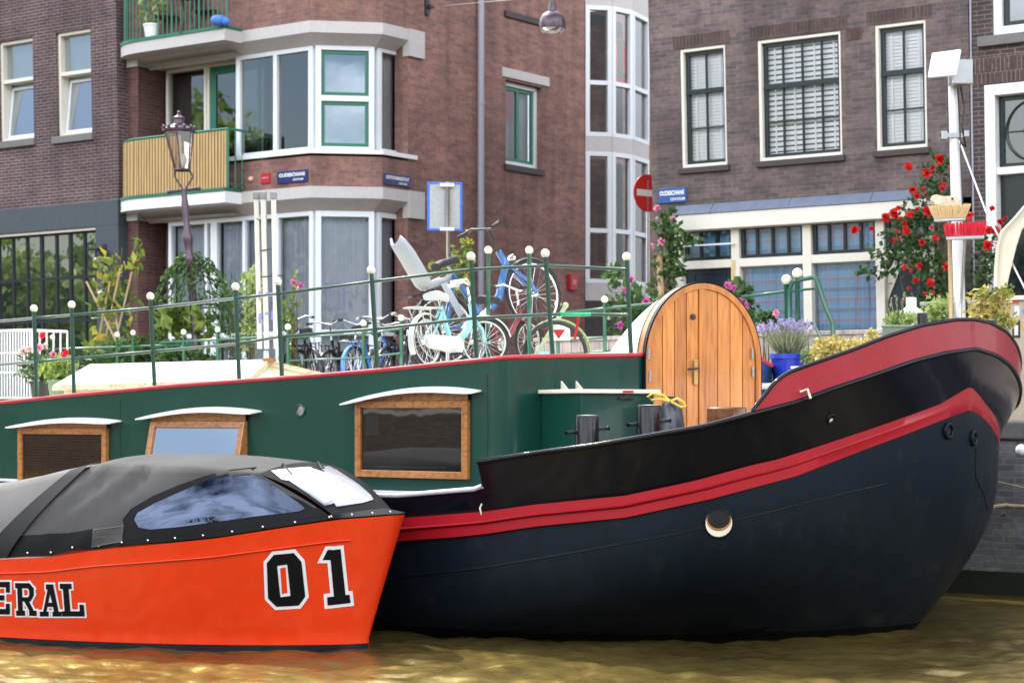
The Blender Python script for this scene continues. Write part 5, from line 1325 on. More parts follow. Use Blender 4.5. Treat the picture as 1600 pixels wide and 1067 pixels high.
# leaf materials
L = {}
L['green'] = leafmat('mid green leaves', [(0, (.018,.05,.012)), (.5, (.05,.12,.025)), (1, (.12,.22,.05))])
L['fresh'] = leafmat('fresh yellow green leaves', [(0, (.06,.12,.02)), (.5, (.17,.27,.05)), (1, (.36,.42,.10))])
L['dark'] = leafmat('dark rose leaves', [(0, (.018,.045,.014)), (.5, (.045,.11,.03)), (1, (.12,.22,.06))], .3)
L['autumn'] = leafmat('turning leaves', [(0, (.05,.11,.02)), (.45, (.14,.22,.035)), (.72, (.30,.33,.06)), (.88, (.50,.38,.06)), (1, (.34,.18,.04))])
L['yellow'] = leafmat('pale yellow leaves', [(0, (.30,.26,.06)), (.5, (.55,.46,.13)), (1, (.72,.64,.28))])
L['lime'] = leafmat('pale lime leaves', [(0, (.16,.24,.06)), (.5, (.34,.44,.14)), (1, (.52,.60,.26))])
L['grey'] = leafmat('grey green lavender leaves', [(0, (.14,.17,.09)), (.5, (.27,.30,.17)), (1, (.42,.44,.28))])
L['lav'] = leafmat('lavender flowers', [(0, (.24,.20,.42)), (1, (.45,.38,.62))])
L['red'] = leafmat('red rose petals', [(0, (.45,.008,.015)), (.6, (.75,.025,.03)), (1, (.85,.09,.07))], .2)
L['pink'] = leafmat('pink petals', [(0, (.60,.12,.28)), (1, (.85,.40,.55))], .3)
L['magenta'] = leafmat('magenta petals', [(0, (.45,.05,.28)), (1, (.72,.20,.50))], .3)
L['palepink'] = leafmat('pale pink petals', [(0, (.75,.40,.45)), (1, (.85,.70,.66))], .3)
L['stem'] = paint('plant stem', (.09,.075,.035), .7, .3, 8, .2)
L['cane'] = paint('bamboo cane', (.50,.36,.20), .55, .15, 8, .2)
L['tree'] = leafmat('far canopy', [(0, (.02,.05,.012)), (.4, (.10,.18,.03)), (1, (.38,.46,.10))], .4)
def rnd3(): return Vector((random.gauss(0,1), random.gauss(0,1), random.gauss(0,1)))
def cloud(m, c, rad, n, L_, w_, up=0.0, hollow=.5):
    """Leaves scattered through an uneven ellipsoid with lighter and emptier places."""
    c = Vector(c); seed = random.random()*50; k = 0; tries = 0
    while k < n and tries < n*8:
        tries += 1
        d = rnd3().normalized(); r = (hollow+(1-hollow)*random.random())**.6
        p = Vector((d.x*rad[0], d.y*rad[1], d.z*rad[2]))*r
        nv3 = noise.noise(Vector((p.x*5/max(rad), p.y*5/max(rad), p.z*5/max(rad)+seed)))
        if nv3 < -.06+.25*random.random()*(r): continue
        p *= 1+.35*nv3
        s = random.uniform(.65, 1.3); dd = d*.6+rnd3()*.6+Vector((0,0,up)); m.leaf(c+p, L_*s, w_*s, dd); k += 1
def flower(m, c, r, n=14):
    for i in range(n):
        d = rnd3().normalized(); d.y -= .4; m.leaf(Vector(c)+d*r*.45, r*1.1, r*.9, d, None)
def plant(name, base, label, cat, group=None): return thing(name, base, label, cat, group)
def pot(parent, base, r0, r1, h, mat, name='pot', rimh=.03):
    return MB().lathe(base, [(r0,0),(r1,h-rimh),(r1*1.09,h-rimh),(r1*1.09,h),(r1*.95,h),(r1*.93,h-.03)], 24).build(name, mat, parent, auto=True)

# ------------------------------------------------ signs
M['enamel'] = paint('blue enamel', (.012,.022,.13), .25, .08, 4, .1, .3); M['enamel2'] = paint('brighter blue enamel', (.03,.09,.30), .25, .08, 4, .1, .3)
M['sign_white'] = paint('sign white', (.80,.80,.80), .4, .03, 4, .05, bump=0)
def wall_sign(fr, tl, tr, br, bl, top, bottom, mat, label, d=-.035):
    rc = fr.rect(tl, tr, br, bl, d); c = fr.P((rc[0]+rc[1])/2, d, (rc[2]+rc[3])/2)
    s = thing('street_sign', c, label, 'street sign', 'blue street name signs')
    MB().box(fr.P, rc[0], rc[1], d, d+.02, rc[2], rc[3]).build('plate', mat, s, bevel=.006)
    h = rc[3]-rc[2]; w_ = rc[1]-rc[0]
    xd = Vector((fr.d.x, fr.d.y, 0))
    a = text_mesh(top, h*.40, fr.P((rc[0]+rc[1])/2, d, rc[2]+h*.64), xd, (0,0,1), M['sign_white'], s, bold=.003)
    wd = max(v.co.dot(xd) for v in a.data.vertices)-min(v.co.dot(xd) for v in a.data.vertices)
    k = w_*.86/wd
    for v in a.data.vertices: u = v.co.dot(xd); v.co += xd*u*(k-1)
    text_mesh(bottom, h*.24, fr.P(rc[0]+w_*.70, d, rc[2]+h*.22), xd, (0,0,1), M['sign_white'], s, bold=.001)
wall_sign(FA, (433,269), (480,264), (480,283), (433,288), 'OUDESCHANS', 'CENTRUM', M['enamel'], 'dark blue OUDESCHANS street sign on the red brick under the bay window')
wall_sign(FC, (600,270), (642,276), (642,293), (600,288), 'KORTE KONINGSSTRAAT', 'CENTRUM', M['enamel'], 'dark blue KORTE KONINGSSTRAAT street sign on the side street corner')
wall_sign(FR, (1028,297), (1072,290), (1072,314), (1028,320), 'OUDESCHANS', 'CENTRUM', M['enamel2'], 'lighter blue OUDESCHANS street sign beside the round red traffic sign')
rc = FA.rect((409,272), (423,270), (423,286), (409,288)); s = thing('house_plaque', FA.P(rc[0], -.03, rc[2]), 'small red square plaque left of the OUDESCHANS sign', 'plaque')
MB().box(FA.P, rc[0], rc[1], -.03, -.002, rc[2], rc[3]).build('plate', M['redtrim'], s, bevel=.005); MB().box(FA.P, rc[0]+.03, rc[1]-.03, -.034, -.031, (rc[2]+rc[3])/2-.01, (rc[2]+rc[3])/2+.02).build('marking', L['pink'], s)
u, z = FA.hit(392, 280, -.02); s = thing('alarm_light', FA.P(u, -.03, z), 'small oval orange white lamp on brick beside the bamboo balcony', 'lamp')
MB().lathe(FA.P(u,-.002,z), [(.045,0),(.05,.02),(.03,.06),(.001,.07)], 14, 0, Vector((-FA.n.x,-FA.n.y,0)), cap=False).build('cover', paint('orange white cover', (.75,.45,.32), .4), s, smooth=True)
u, z = FC.hit(893, 441, -.02); s = thing('wall_box', FC.P(u, -.03, z), 'small red box on the brick side wall behind the bikes', 'box')
MB().box(FC.P, u-.12, u+.12, -.09, -.002, z-.16, z+.16).build('case', M['redtrim'], s, bevel=.01); MB().box(FC.P, u-.06, u+.06, -.098, -.091, z-.05, z+.05).build('lid', L['pink'], s)
# traffic sign seen from behind
c = att(695, 323, 20.0); k = mpx(c); sg = thing('traffic_sign', Vector((c.x, c.y, ST)), 'back of a rectangular grey traffic sign with blue edge on a thin pole', 'traffic sign')
def SP(u, d, z): return c+Vector((u*.99, u*.14+d, z))
w_, h_ = 27.5*k, 38*k
m = MB(); ring(m, SP, -w_, w_, -h_, h_, .03, -.012, .012); m.build('border', paint('sign blue', (.03,.14,.62), .35), sg, bevel=.006)
MB().box(SP, -w_+.028, w_-.028, -.006, .006, -h_+.028, h_-.028).build('plate', paint('grey sign back', (.36,.37,.38), .45, .05), sg)
m = MB(); m.tube([c+Vector((.04,-.04,h_)), Vector((c.x+.04,c.y-.04,ST))], .027, 10); m.build('pole', M['metal'], sg, smooth=True)
m = MB(); m.box(SP, -.06, .12, -.075, -.013, h_-.06, h_-.02); m.box(SP, -.06, .12, -.075, -.013, -h_+.0, -h_+.04); m.build('clamp', M['white'], sg)
# no entry sign at the mouth of the side street
c = at(1012, 302, 31.9); sg = thing('no_entry_sign', c, 'round red no entry sign with white bar at the house corner', 'traffic sign')
nn = Vector((.62,-.78,0)).normalized(); xx = Vector((0,0,1)).cross(nn).normalized()*-1; rr = .30
MB().lathe(c, [(.001,-.01),(rr,-.01),(rr,.008),(.001,.008)], 40, 0, nn, cap=False).build('disc', paint('traffic red', (.62,.018,.02), .3, .05), sg, auto=True)
MB().hexa([c+nn*.0085+xx*a+Vector((0,0,b)) + nn*e for e in (0,.004) for a, b in ((-rr*.80,-.052),(rr*.80,-.052),(rr*.80,.052),(-rr*.80,.052))]).build('bar', M['sign_white'], sg)
MB().tube([c-nn*.012+Vector((0,0,.2)), c-nn*.012+Vector((0,0,-2.9))], .025, 8).build('pole', M['metal'], sg)

# ------------------------------------------------ lamps
M['lamp_purple'] = paint('plum lamp paint', (.055,.025,.045), .35, .15, 6, .15, .2)
M['lamp_glass'] = glass('lantern glass', .22, (.92,.86,.76), .08)
tp = att(281, 185, 20.2); k = mpx(tp); basep = Vector((att(311, 640, 20.2).x, tp.y, ST))
lamp = thing('street_lamp', basep, 'plum coloured old street lamp with glass lantern on a fluted pole', 'street lamp')
ax = (att(279, 200, 20.2)-att(306, 520, 20.2)).normalized()
def LQ(py): f = (py-200)/(520-200); return att(279+27*f, py, 20.2)
pq = LQ(312); 
prof = [(.11,0),(.12,.3),(.075,.42),(.062,1.2),(.058,1.8),(.075,1.85),(.06,1.9),(.05,2.1)]
Lh = (pq-LQ(650)).length
MB().lathe(LQ(650), [(.12,-.1),(.12,.35),(.075,.5),(.062,Lh*.45),(.056,Lh*.70),(.072,Lh*.715),(.072,Lh*.73),(.050,Lh*.75),(.060,Lh*.79),(.075,Lh*.81),(.075,Lh*.83),(.046,Lh*.86),(.044,Lh*.92),(.054,Lh*.97),(.042,Lh*1.0),(.04,Lh*1.04)], 14, 0, ax).build('pole', M['lamp_purple'], lamp, auto=True)
m = MB(); q = LQ(298); m.tube([q-Vector((.20,0,.02)), q+Vector((.20,0,.03))], .022, 8).ball(q-Vector((.21,0,.02)), .036, 10).ball(q+Vector((.21,0,.03)), .036, 10)
lb, ltp = LQ(266), LQ(206)
for s_ in (-1, 1): m.tube([q, q+Vector((s_*.09,0,.13)), q+Vector((s_*.13,0,.2)), lb+Vector((s_*.10,0,.0))], .016, 7)
m.build('bracket', M['lamp_purple'], lamp, smooth=True)
rb_, rt_ = .115, .215
bot6 = [lb+Vector((math.cos(a)*rb_, math.sin(a)*rb_, 0)) for a in [math.pi/6+i*math.pi/3 for i in range(6)]]
top6 = [ltp+Vector((math.cos(a)*rt_, math.sin(a)*rt_, 0)) for a in [math.pi/6+i*math.pi/3 for i in range(6)]]
MB().loft([bot6, top6], closed=True).build('lantern_glass', M['lamp_glass'], lamp)
m = MB()
for a, b in zip(bot6, top6): m.tube([a, b], .010, 5)
m.tube(bot6, .016, 5, closed=True); m.tube(top6, .016, 5, closed=True); m.poly(bot6)
m.build('lantern_frame', M['lamp_purple'], lamp)
m = MB(); m.lathe(ltp, [(.235,0),(.24,.03),(.15,.075),(.10,.10),(.075,.115),(.07,.17),(.085,.18),(.085,.20),(.03,.235),(.02,.26),(.03,.275),(.001,.31)], 12, 0, (0,0,1), cap=False)
for i in range(12): a = i*math.pi/6; m.ball(ltp+Vector((math.cos(a)*.225, math.sin(a)*.225, .055)), .028, 6)
m.build('lantern_crown', M['lamp_purple'], lamp, auto=True)
MB().ball(lb+Vector((0,0,.14)), .07, 12, 0, 1.4).build('bulb', M['white'], lamp, smooth=True)
# hanging lamp and its span wires
c = at(863, 38, 23.5); k = mpx(c); hl = thing('hanging_lamp', c, 'purple dome lamp hanging from wires across the side street', 'street lamp')
MB().lathe(c, [(.155,-.06),(.16,-.01),(.15,.06),(.11,.12),(.05,.15),(.045,.22),(.03,.25),(.03,.30)], 20).build('shade', M['lamp_purple'], hl, auto=True)
MB().lathe(c+Vector((0,0,-.06)), [(.15,0),(.13,-.035),(.07,-.06),(.001,-.07)], 18, cap=False).build('diffuser', glass('lamp bowl', .12, (.55,.55,.55), .05), hl, smooth=True)
m = MB(); tpw = c+Vector((0,0,.29)); m.tube([tpw, tpw+Vector((-.11,0,.04)), tpw+Vector((.3,0,.16))], .014, 6); m.tube([FC.P(FC.u(668,0,12), 0, FC.z(668,12)), tpw+Vector((-.1,0,.03))], .007, 5); m.tube([tpw+Vector((.28,0,.15)), at(1010,-90,30)], .007, 5)
m.build('span_wire', M['metal'], hl)
u, z = FC.hit(667, 11, -.02); b_ = thing('wire_anchor', FC.P(u, 0, z), 'dark wall anchor holding the lamp wire on red brick', 'anchor'); MB().box(FC.P, u-.05, u+.05, -.05, 0, z-.16, z+.16).box(FC.P, u-.02, u+.1, -.12, -.05, z-.03, z+.03).build('bracket', M['dark'], b_, bevel=.008)

# ------------------------------------------------ upper balcony furniture
bz = zb[1][1]+.005
def chair_at(px, d, label):
    p = FA.P(FA.u(px, d, 30), d, bz); o = thing('garden_chair', p, label, 'chair', 'dark chairs on the upper balcony')
    m = MB(); m.box(lambda u,a,z: p+Vector((u,a,z)), -.2, .2, -.2, .2, .42, .45); m.build('seat', M['dark'], o, bevel=.01)
    MB().loft([[p+Vector((-.2+.4*i/6, .2+.05*math.sin(math.pi*i/6), .45)) for i in range(7)], [p+Vector((-.2+.4*i/6, .3+.05*math.sin(math.pi*i/6), .95)) for i in range(7)]]).build('backrest', M['dark'], o)
    for sx in (-.18, .18):
        for sy in (-.18, .18): MB().tube([p+Vector((sx,sy,.42)), p+Vector((sx*1.15,sy*1.15,0))], .014, 6).build('leg', M['dark'], o)
chair_at(262, -.1, 'dark garden chair at the left of the upper balcony'); chair_at(322, -.05, 'dark garden chair at the right of the upper balcony')
p = FA.P(FA.u(292, -.3, 30), -.3, bz); o = thing('garden_table', p, 'small round dark table between two chairs on the upper balcony', 'table')
MB().lathe(p, [(.3,.68),(.3,.71)], 24).build('tabletop', M['slate'], o)
for a in (0, 2.1, 4.2): MB().tube([p+Vector((.22*math.cos(a),.22*math.sin(a),0)), p+Vector((.05*math.cos(a),.05*math.sin(a),.4)), p+Vector((.2*math.cos(a),.2*math.sin(a),.68))], .012, 6).build('leg', M['dark'], o)
p = FA.P(FA.u(341, -.55, 30), -.55, bz+.09); o = thing('cushion', p, 'bright blue bundle behind the upper balcony railing', 'bundle')
m = MB(); m.ball(p+Vector((0,0,.02)), .14, 14, 0, .7); m.ball(p+Vector((.12,0,.0)), .10, 12, 0, .8); o2 = m.build('fabric', cloth('bright blue cloth', (.06,.16,.55), (.12,.28,.72)), o, smooth=True)
p = FA.P(FA.u(238, -.35, 30), -.35, bz); o = plant('potted_plant', p, 'leafy potted plant behind the upper balcony railing', 'plant'); pot(o, p, .12, .16, .28, M['white']); m = MB(); cloud(m, p+Vector((0,0,.65)), (.25,.25,.4), 120, .16, .06); m.build('foliage', L['lime'], o)

# ------------------------------------------------ quay fence, gangway rail, cabinet
M['grey_wood'] = wood('weathered pinkish planks', (.52,.44,.39), (.34,.28,.25), .7, 2, .8)
FQ = Plane(Q(0, 19.9).xy, AQ)
for (pa, pb), lab in (((836, 1010), 'weathered timber fence on the quay behind the raised bicycles'), ((1165, 1436), 'weathered timber fence on the quay behind the lavender pot')):
    ua, ub = FQ.u(pa), FQ.u(pb); zt_ = 2.675; fe = thing('timber_fence', FQ.P((ua+ub)/2, 0, ST), lab, 'fence')
    m = MB(); n = int((ub-ua)/.13)
    for i in range(n): a = ua+(ub-ua)*i/n; m.box(FQ.P, a+.004, ua+(ub-ua)*(i+1)/n-.004, random.uniform(0,.006), .025, ST, zt_-.05)
    m.build('boarding', M['grey_wood'], fe); MB().box(FQ.P, ua-.02, ub+.02, -.02, .06, zt_-.048, zt_).build('top_rail', M['grey_wood'], fe, bevel=.006)
gw = thing('gangway_rail', att(1240, 640, 19.4)*1.0, 'green tubular gangway handrail with two ivory ball tops', 'handrail')
tg = 19.3
def G_(px, py): return att(px, py, tg)
m = MB(); m.tube([G_(1233,600), G_(1234,452), G_(1238,441), G_(1250,437), G_(1272,433), G_(1277,438), G_(1290,480), G_(1301,505), G_(1303,600)], .026, 8)
m.tube([G_(1160,464), G_(1231,455)], .018, 8); m.tube([G_(1231,455), G_(1272,451)], .016, 6); m.tube([G_(1160,520), G_(1231,512)], .018, 8); m.tube([G_(1236,510), G_(1270,505), G_(1285,530)], .018, 8)
m.build('handrail', M['rail_green'], gw, smooth=True)
for px, py, yb in ((1229,437,600),(1246,427,600)):
    MB().tube([G_(px+2,yb), G_(px,py+6)], .026, 8).build('post', M['rail_green'], gw, smooth=True); MB().ball(G_(px,py), .057, 14).build('ball_finial', M['ivory'], gw, smooth=True)
M['cab_grey'] = paint('grey green cabinet', (.33,.37,.31), .5, .08, 2, .2); M['cab_tan'] = paint('tan panel', (.50,.43,.32), .6, .1, 2, .2)
FK = Plane(Q(0, 20.6).xy, AQ)
ca, cb = FK.u(1446), FK.u(1572); zc = FK.z(1500, 470)
cbn = thing('utility_cabinet', FK.P((ca+cb)/2, 0, ST), 'grey green utility cabinet behind the bow plants', 'cabinet')
MB().box(FK.P, ca, cb, 0, .6, ST, zc-.05).build('body', M['cab_grey'], cbn, bevel=.01); MB().box(FK.P, ca-.05, cb+.04, -.05, .65, zc-.049, zc).build('lid', M['cab_grey'], cbn, bevel=.012)
cc, cd = FK.u(1573), FK.u(1680); zc2 = FK.z(1590, 463)
cb2 = thing('wooden_crate', FK.P((cc+cd)/2, 0, ST), 'tan wooden box covered with stickers at the right edge', 'box')
MB().box(FK.P, cc, cd, -.1, .5, ST, zc2-.05).build('body', M['cab_tan'], cb2, bevel=.008); MB().box(FK.P, cc-.04, cd, -.14, .52, zc2-.049, zc2).build('lid', M['cream'], cb2, bevel=.008)
for (px0,y0,px1,y1), cc_ in (((1579,469,1592,475),(.7,.12,.03)), ((1585,478,1593,496),(.75,.8,.85)), ((1582,500,1594,528),(.03,.025,.035)), ((1585,508,1591,524),(.75,.72,.78)), ((1596,503,1606,516),(.65,.42,.08)), ((1597,482,1606,489),(.15,.3,.55))):
    u0, z0 = FK.hit(px0, y1, -.1); u1, z1 = FK.hit(px1, y0, -.1); MB().box(FK.P, u0, u1, -.103-.001*random.random(), -.1005, z0, z1).build('sticker', paint('sticker colour', cc_, .4, .1), cb2)
# mushroom vent
c = att(1424, 487, 19.6); o = thing('roof_vent', c, 'white mushroom vent standing among the bow planters', 'vent'); k = mpx(c)
MB().lathe(c, [(.09,-.25),(.09,-.06),(.125,-.03),(.12,.01),(.07,.04),(.055,.055),(.055,.14),(.05,.15),(.001,.155)], 20, cap=False).build('cowl', M['white'], o, auto=True)
# cream steering blade of the next boat
pts = [(1640,300),(1601,324),(1583,345),(1566,362),(1559,385),(1556,420),(1555,470),(1568,470),(1577,430),(1588,385),(1597,358),(1640,330)]
o = thing('rudder_head', att(1560, 480, 19.0), 'cream curved wooden rudder head rising at the right edge', 'rudder')
MB().prism([att(x_, y_, 18.9) for x_, y_ in pts], (0.02,.07,0)).build('blade', M['cream'], o, bevel=.012)
MB().tube([att(x_, y_, 18.85) for x_, y_ in pts[:7]], .018, 6).build('edge_band', M['ivory'], o, smooth=True)

# ------------------------------------------------ mast with sensor panel and brooms
TM = 19.05
mt = thing('mast', att(1501, 500, TM)*1.0, 'white square mast carrying a tilted white panel behind the bow', 'mast')
a, b = att(1488, 118, TM), att(1502, 560, TM)
def MPt(py): return a.lerp(b, (py-118)/(560-118))
m = MB(); m.tube([b, MPt(330), a], [.062,.055,.045], 8); m.build('post', M['white'], mt, auto=True)
pc = [att(1456,83,TM-.25), att(1501,77,TM-.25), att(1493,117,TM-.35), att(1449,121,TM-.35)]
nb = (pc[1]-pc[0]).cross(pc[3]-pc[0]).normalized(); nb = nb if nb.y > 0 else -nb
pn = MB().prism(pc, nb*.03).build('panel', M['white'], mt, bevel=.008)
m = MB(); x_ = (pc[1]-pc[0]).normalized(); c5 = sum(pc, Vector())/4+nb*.20+x_*.10; m.box(lambda u,d,z: c5+Vector((u,d,z)), -.10, .11, -.06, .12, -.13, .12); m.build('housing', M['metal'], mt, bevel=.01)
m = MB(); q = MPt(213); m.box(lambda u,d,z: q+Vector((u,d,z)), -.15, .13, -.06, -.02, -.025, .025); m.box(lambda u,d,z: q+Vector((u,d,z)), -.15, -.09, -.1, .02, -.045, .04); m.box(lambda u,d,z: q+Vector((u,d,z)), .08, .13, -.1, .02, -.02, .045); m.build('cross_bracket', M['metal'], mt, bevel=.005)
m = MB(); m.tube([MPt(222)+Vector((.04,-.05,0)), att(1540,330,TM-.05), att(1605,458,TM-.1)], .011, 6); m.build('stay', M['metal'], mt)
m = MB(); m.tube([MPt(125)+Vector((.05,-.06,0)), MPt(170)+Vector((.10,-.06,0)), MPt(200)+Vector((.07,-.06,0)), MPt(232)+Vector((.10,-.06,0)), MPt(225)+Vector((.05,-.06,0))], .010, 6); m.tube([MPt(122)+Vector((.03,-.06,.0)), MPt(190)+Vector((.045,-.065,0)), MPt(480)+Vector((.05,-.07,0))], .007, 6); m.build('cable', M['dark'], mt, smooth=True)
M['bristle'] = cloth('straw bristles', (.55,.38,.17), (.75,.60,.34), .8, 30); M['bristle_red'] = cloth('red bristles', (.55,.012,.03), (.75,.04,.07), .6, 30)
def broom(label, hx, hy, hw, bl, bot, t_, bmat, blockmat, handlemat, splay=.2, down=False):
    c = att(hx, hy, t_); k = mpx(c); o = thing('broom', att(bot[0], bot[1], t_), label, 'broom', 'brooms standing by the mast')
    w_ = hw*k/2; h = bl*k; xd = Vector((.96,-.22,.02)).normalized(); yd = Vector((.22,.96,0)); s = -1 if down else 1
    m = MB(); m.hexa([c+xd*a_*w_+yd*b_*.035+Vector((0,0,z_)) for z_ in (-.035, 0) for a_, b_ in ((-1,-1),(1,-1),(1,1),(-1,1))]); m.build('block', blockmat, o, bevel=.008)
    m = MB()
    for i in range(26):
        for j in range(4):
            f = (i/25)*2-1; base = c+xd*f*w_*.96+yd*(j-1.5)*.017+Vector((0,0,.0 if not down else -.035)); tip = base+Vector((0,0,s*h*random.uniform(.88,1.06)))+xd*(f*splay*h*1.2+random.gauss(0,.006))+yd*((j-1.5)*.012+random.gauss(0,.004))
            m.tube([base, base.lerp(tip,.5)+xd*f*.004, tip], [.0065,.006,.004], 4, cap=False)
    m.build('bristle', bmat, o)
    m = MB(); m.tube([att(bot[0], bot[1], t_), c-Vector((0,0,.03))], .0145, 8); m.build('handle', handlemat, o, smooth=True)
    return o
broom('worn straw broom with bristles pointing up beside the mast', 1484, 341, 48, 21, (1489, 560), TM-.35, M['bristle'], M['metal'], L['cane'], .35)
broom('bright red bristled broom with bristles pointing up at the mast', 1508, 369, 58, 21, (1496, 560), TM-.45, M['bristle_red'], M['metal'], M['metal'], .12)
c = att(1477, 313, TM-.2); k = mpx(c); o = thing('scrubbing_brush', att(1486, 560, TM-.2), 'pale wooden deck scrubber with rounded head above the straw broom', 'brush')
pts = [(1453,312),(1456,306),(1463,304),(1475,307),(1490,306),(1498,307),(1501,314),(1497,321),(1480,323),(1462,320)]
MB().prism([att(x_, y_, TM-.2) for x_, y_ in pts], (.01,.06,0)).build('head', wood('pale wood', (.62,.52,.38), (.45,.36,.25), .6, 0), o, bevel=.008)
MB().tube([att(1486,560,TM-.2), att(1482,320,TM-.2)], .014, 8).build('handle', L['cane'], o); MB().lathe(att(1488,311,TM-.23), [(.012,-.005),(.012,.005)], 10, 0, (0,1,0)).build('hole', M['dark'], o)

# ------------------------------------------------ closed parasol on the roof
PT = 15.4
ps = thing('closed_parasol', att(417, 566, PT), 'worn white folded parasol ribs with faint blue marks standing upright', 'parasol')
M['worn_white'] = paint('worn chalky white slat', (.62,.60,.54), .65, .12, 8, .3)
bt_, tp_ = att(416, 545, PT), att(413, 300, PT)
m = MB(); m.tube([att(417,575,PT), att(416,548,PT)], [.05,.03], 10); m.tube([bt_, tp_], .026, 10); m.build('pole', M['metal'], ps, auto=True)
for px0, px1 in ((400.5,406),(411,417),(427.5,431.5)):
    a_, b_ = att(px1, 545, PT-.08), att(px0, 312, PT-.08); m = MB(); d = .0245; m.hexa([a_+Vector((-d,-.02,0)), a_+Vector((d,-.02,0)), a_+Vector((d,.02,0)), a_+Vector((-d,.02,0)), b_+Vector((-d,-.02,0)), b_+Vector((d,-.02,0)), b_+Vector((d,.02,0)), b_+Vector((-d,.02,0))])
    r_ = m.build('rib', M['worn_white'], ps, bevel=.004)
    q = b_; MB().box(lambda u,e,z: q+Vector((u,e,z)), -.033, .033, -.03, .03, -.0, .075).build('end_cap', paint('grey cap', (.22,.22,.21), .5), r_, bevel=.006)
m = MB()
for px0, y0, px1, y1 in ((404,455,407,468),(415,457,426,461),(404,490,408,505),(414,488,420,491),(424,486,427,500)):
    p0, p1 = att(px0, y0, PT-.115), att(px1, y1, PT-.115); m.hexa([Vector((x_,p0.y+e,z_)) for e in (0,.003) for x_, z_ in ((p0.x,p1.z),(p1.x,p1.z),(p1.x,p0.z),(p0.x,p0.z))])
m.build('blue_marking', paint('faded blue ink', (.25,.24,.62), .6), ps)
m = MB()
for y_, dx in ((392, .10), (433, .22), (345, -.08)): q = att(413, y_, PT-.1); m.tube([q+Vector((-.04,0,0)), q+Vector((dx,-.02,.02))], .006, 5)
m.build('wire', M['dark'], ps)

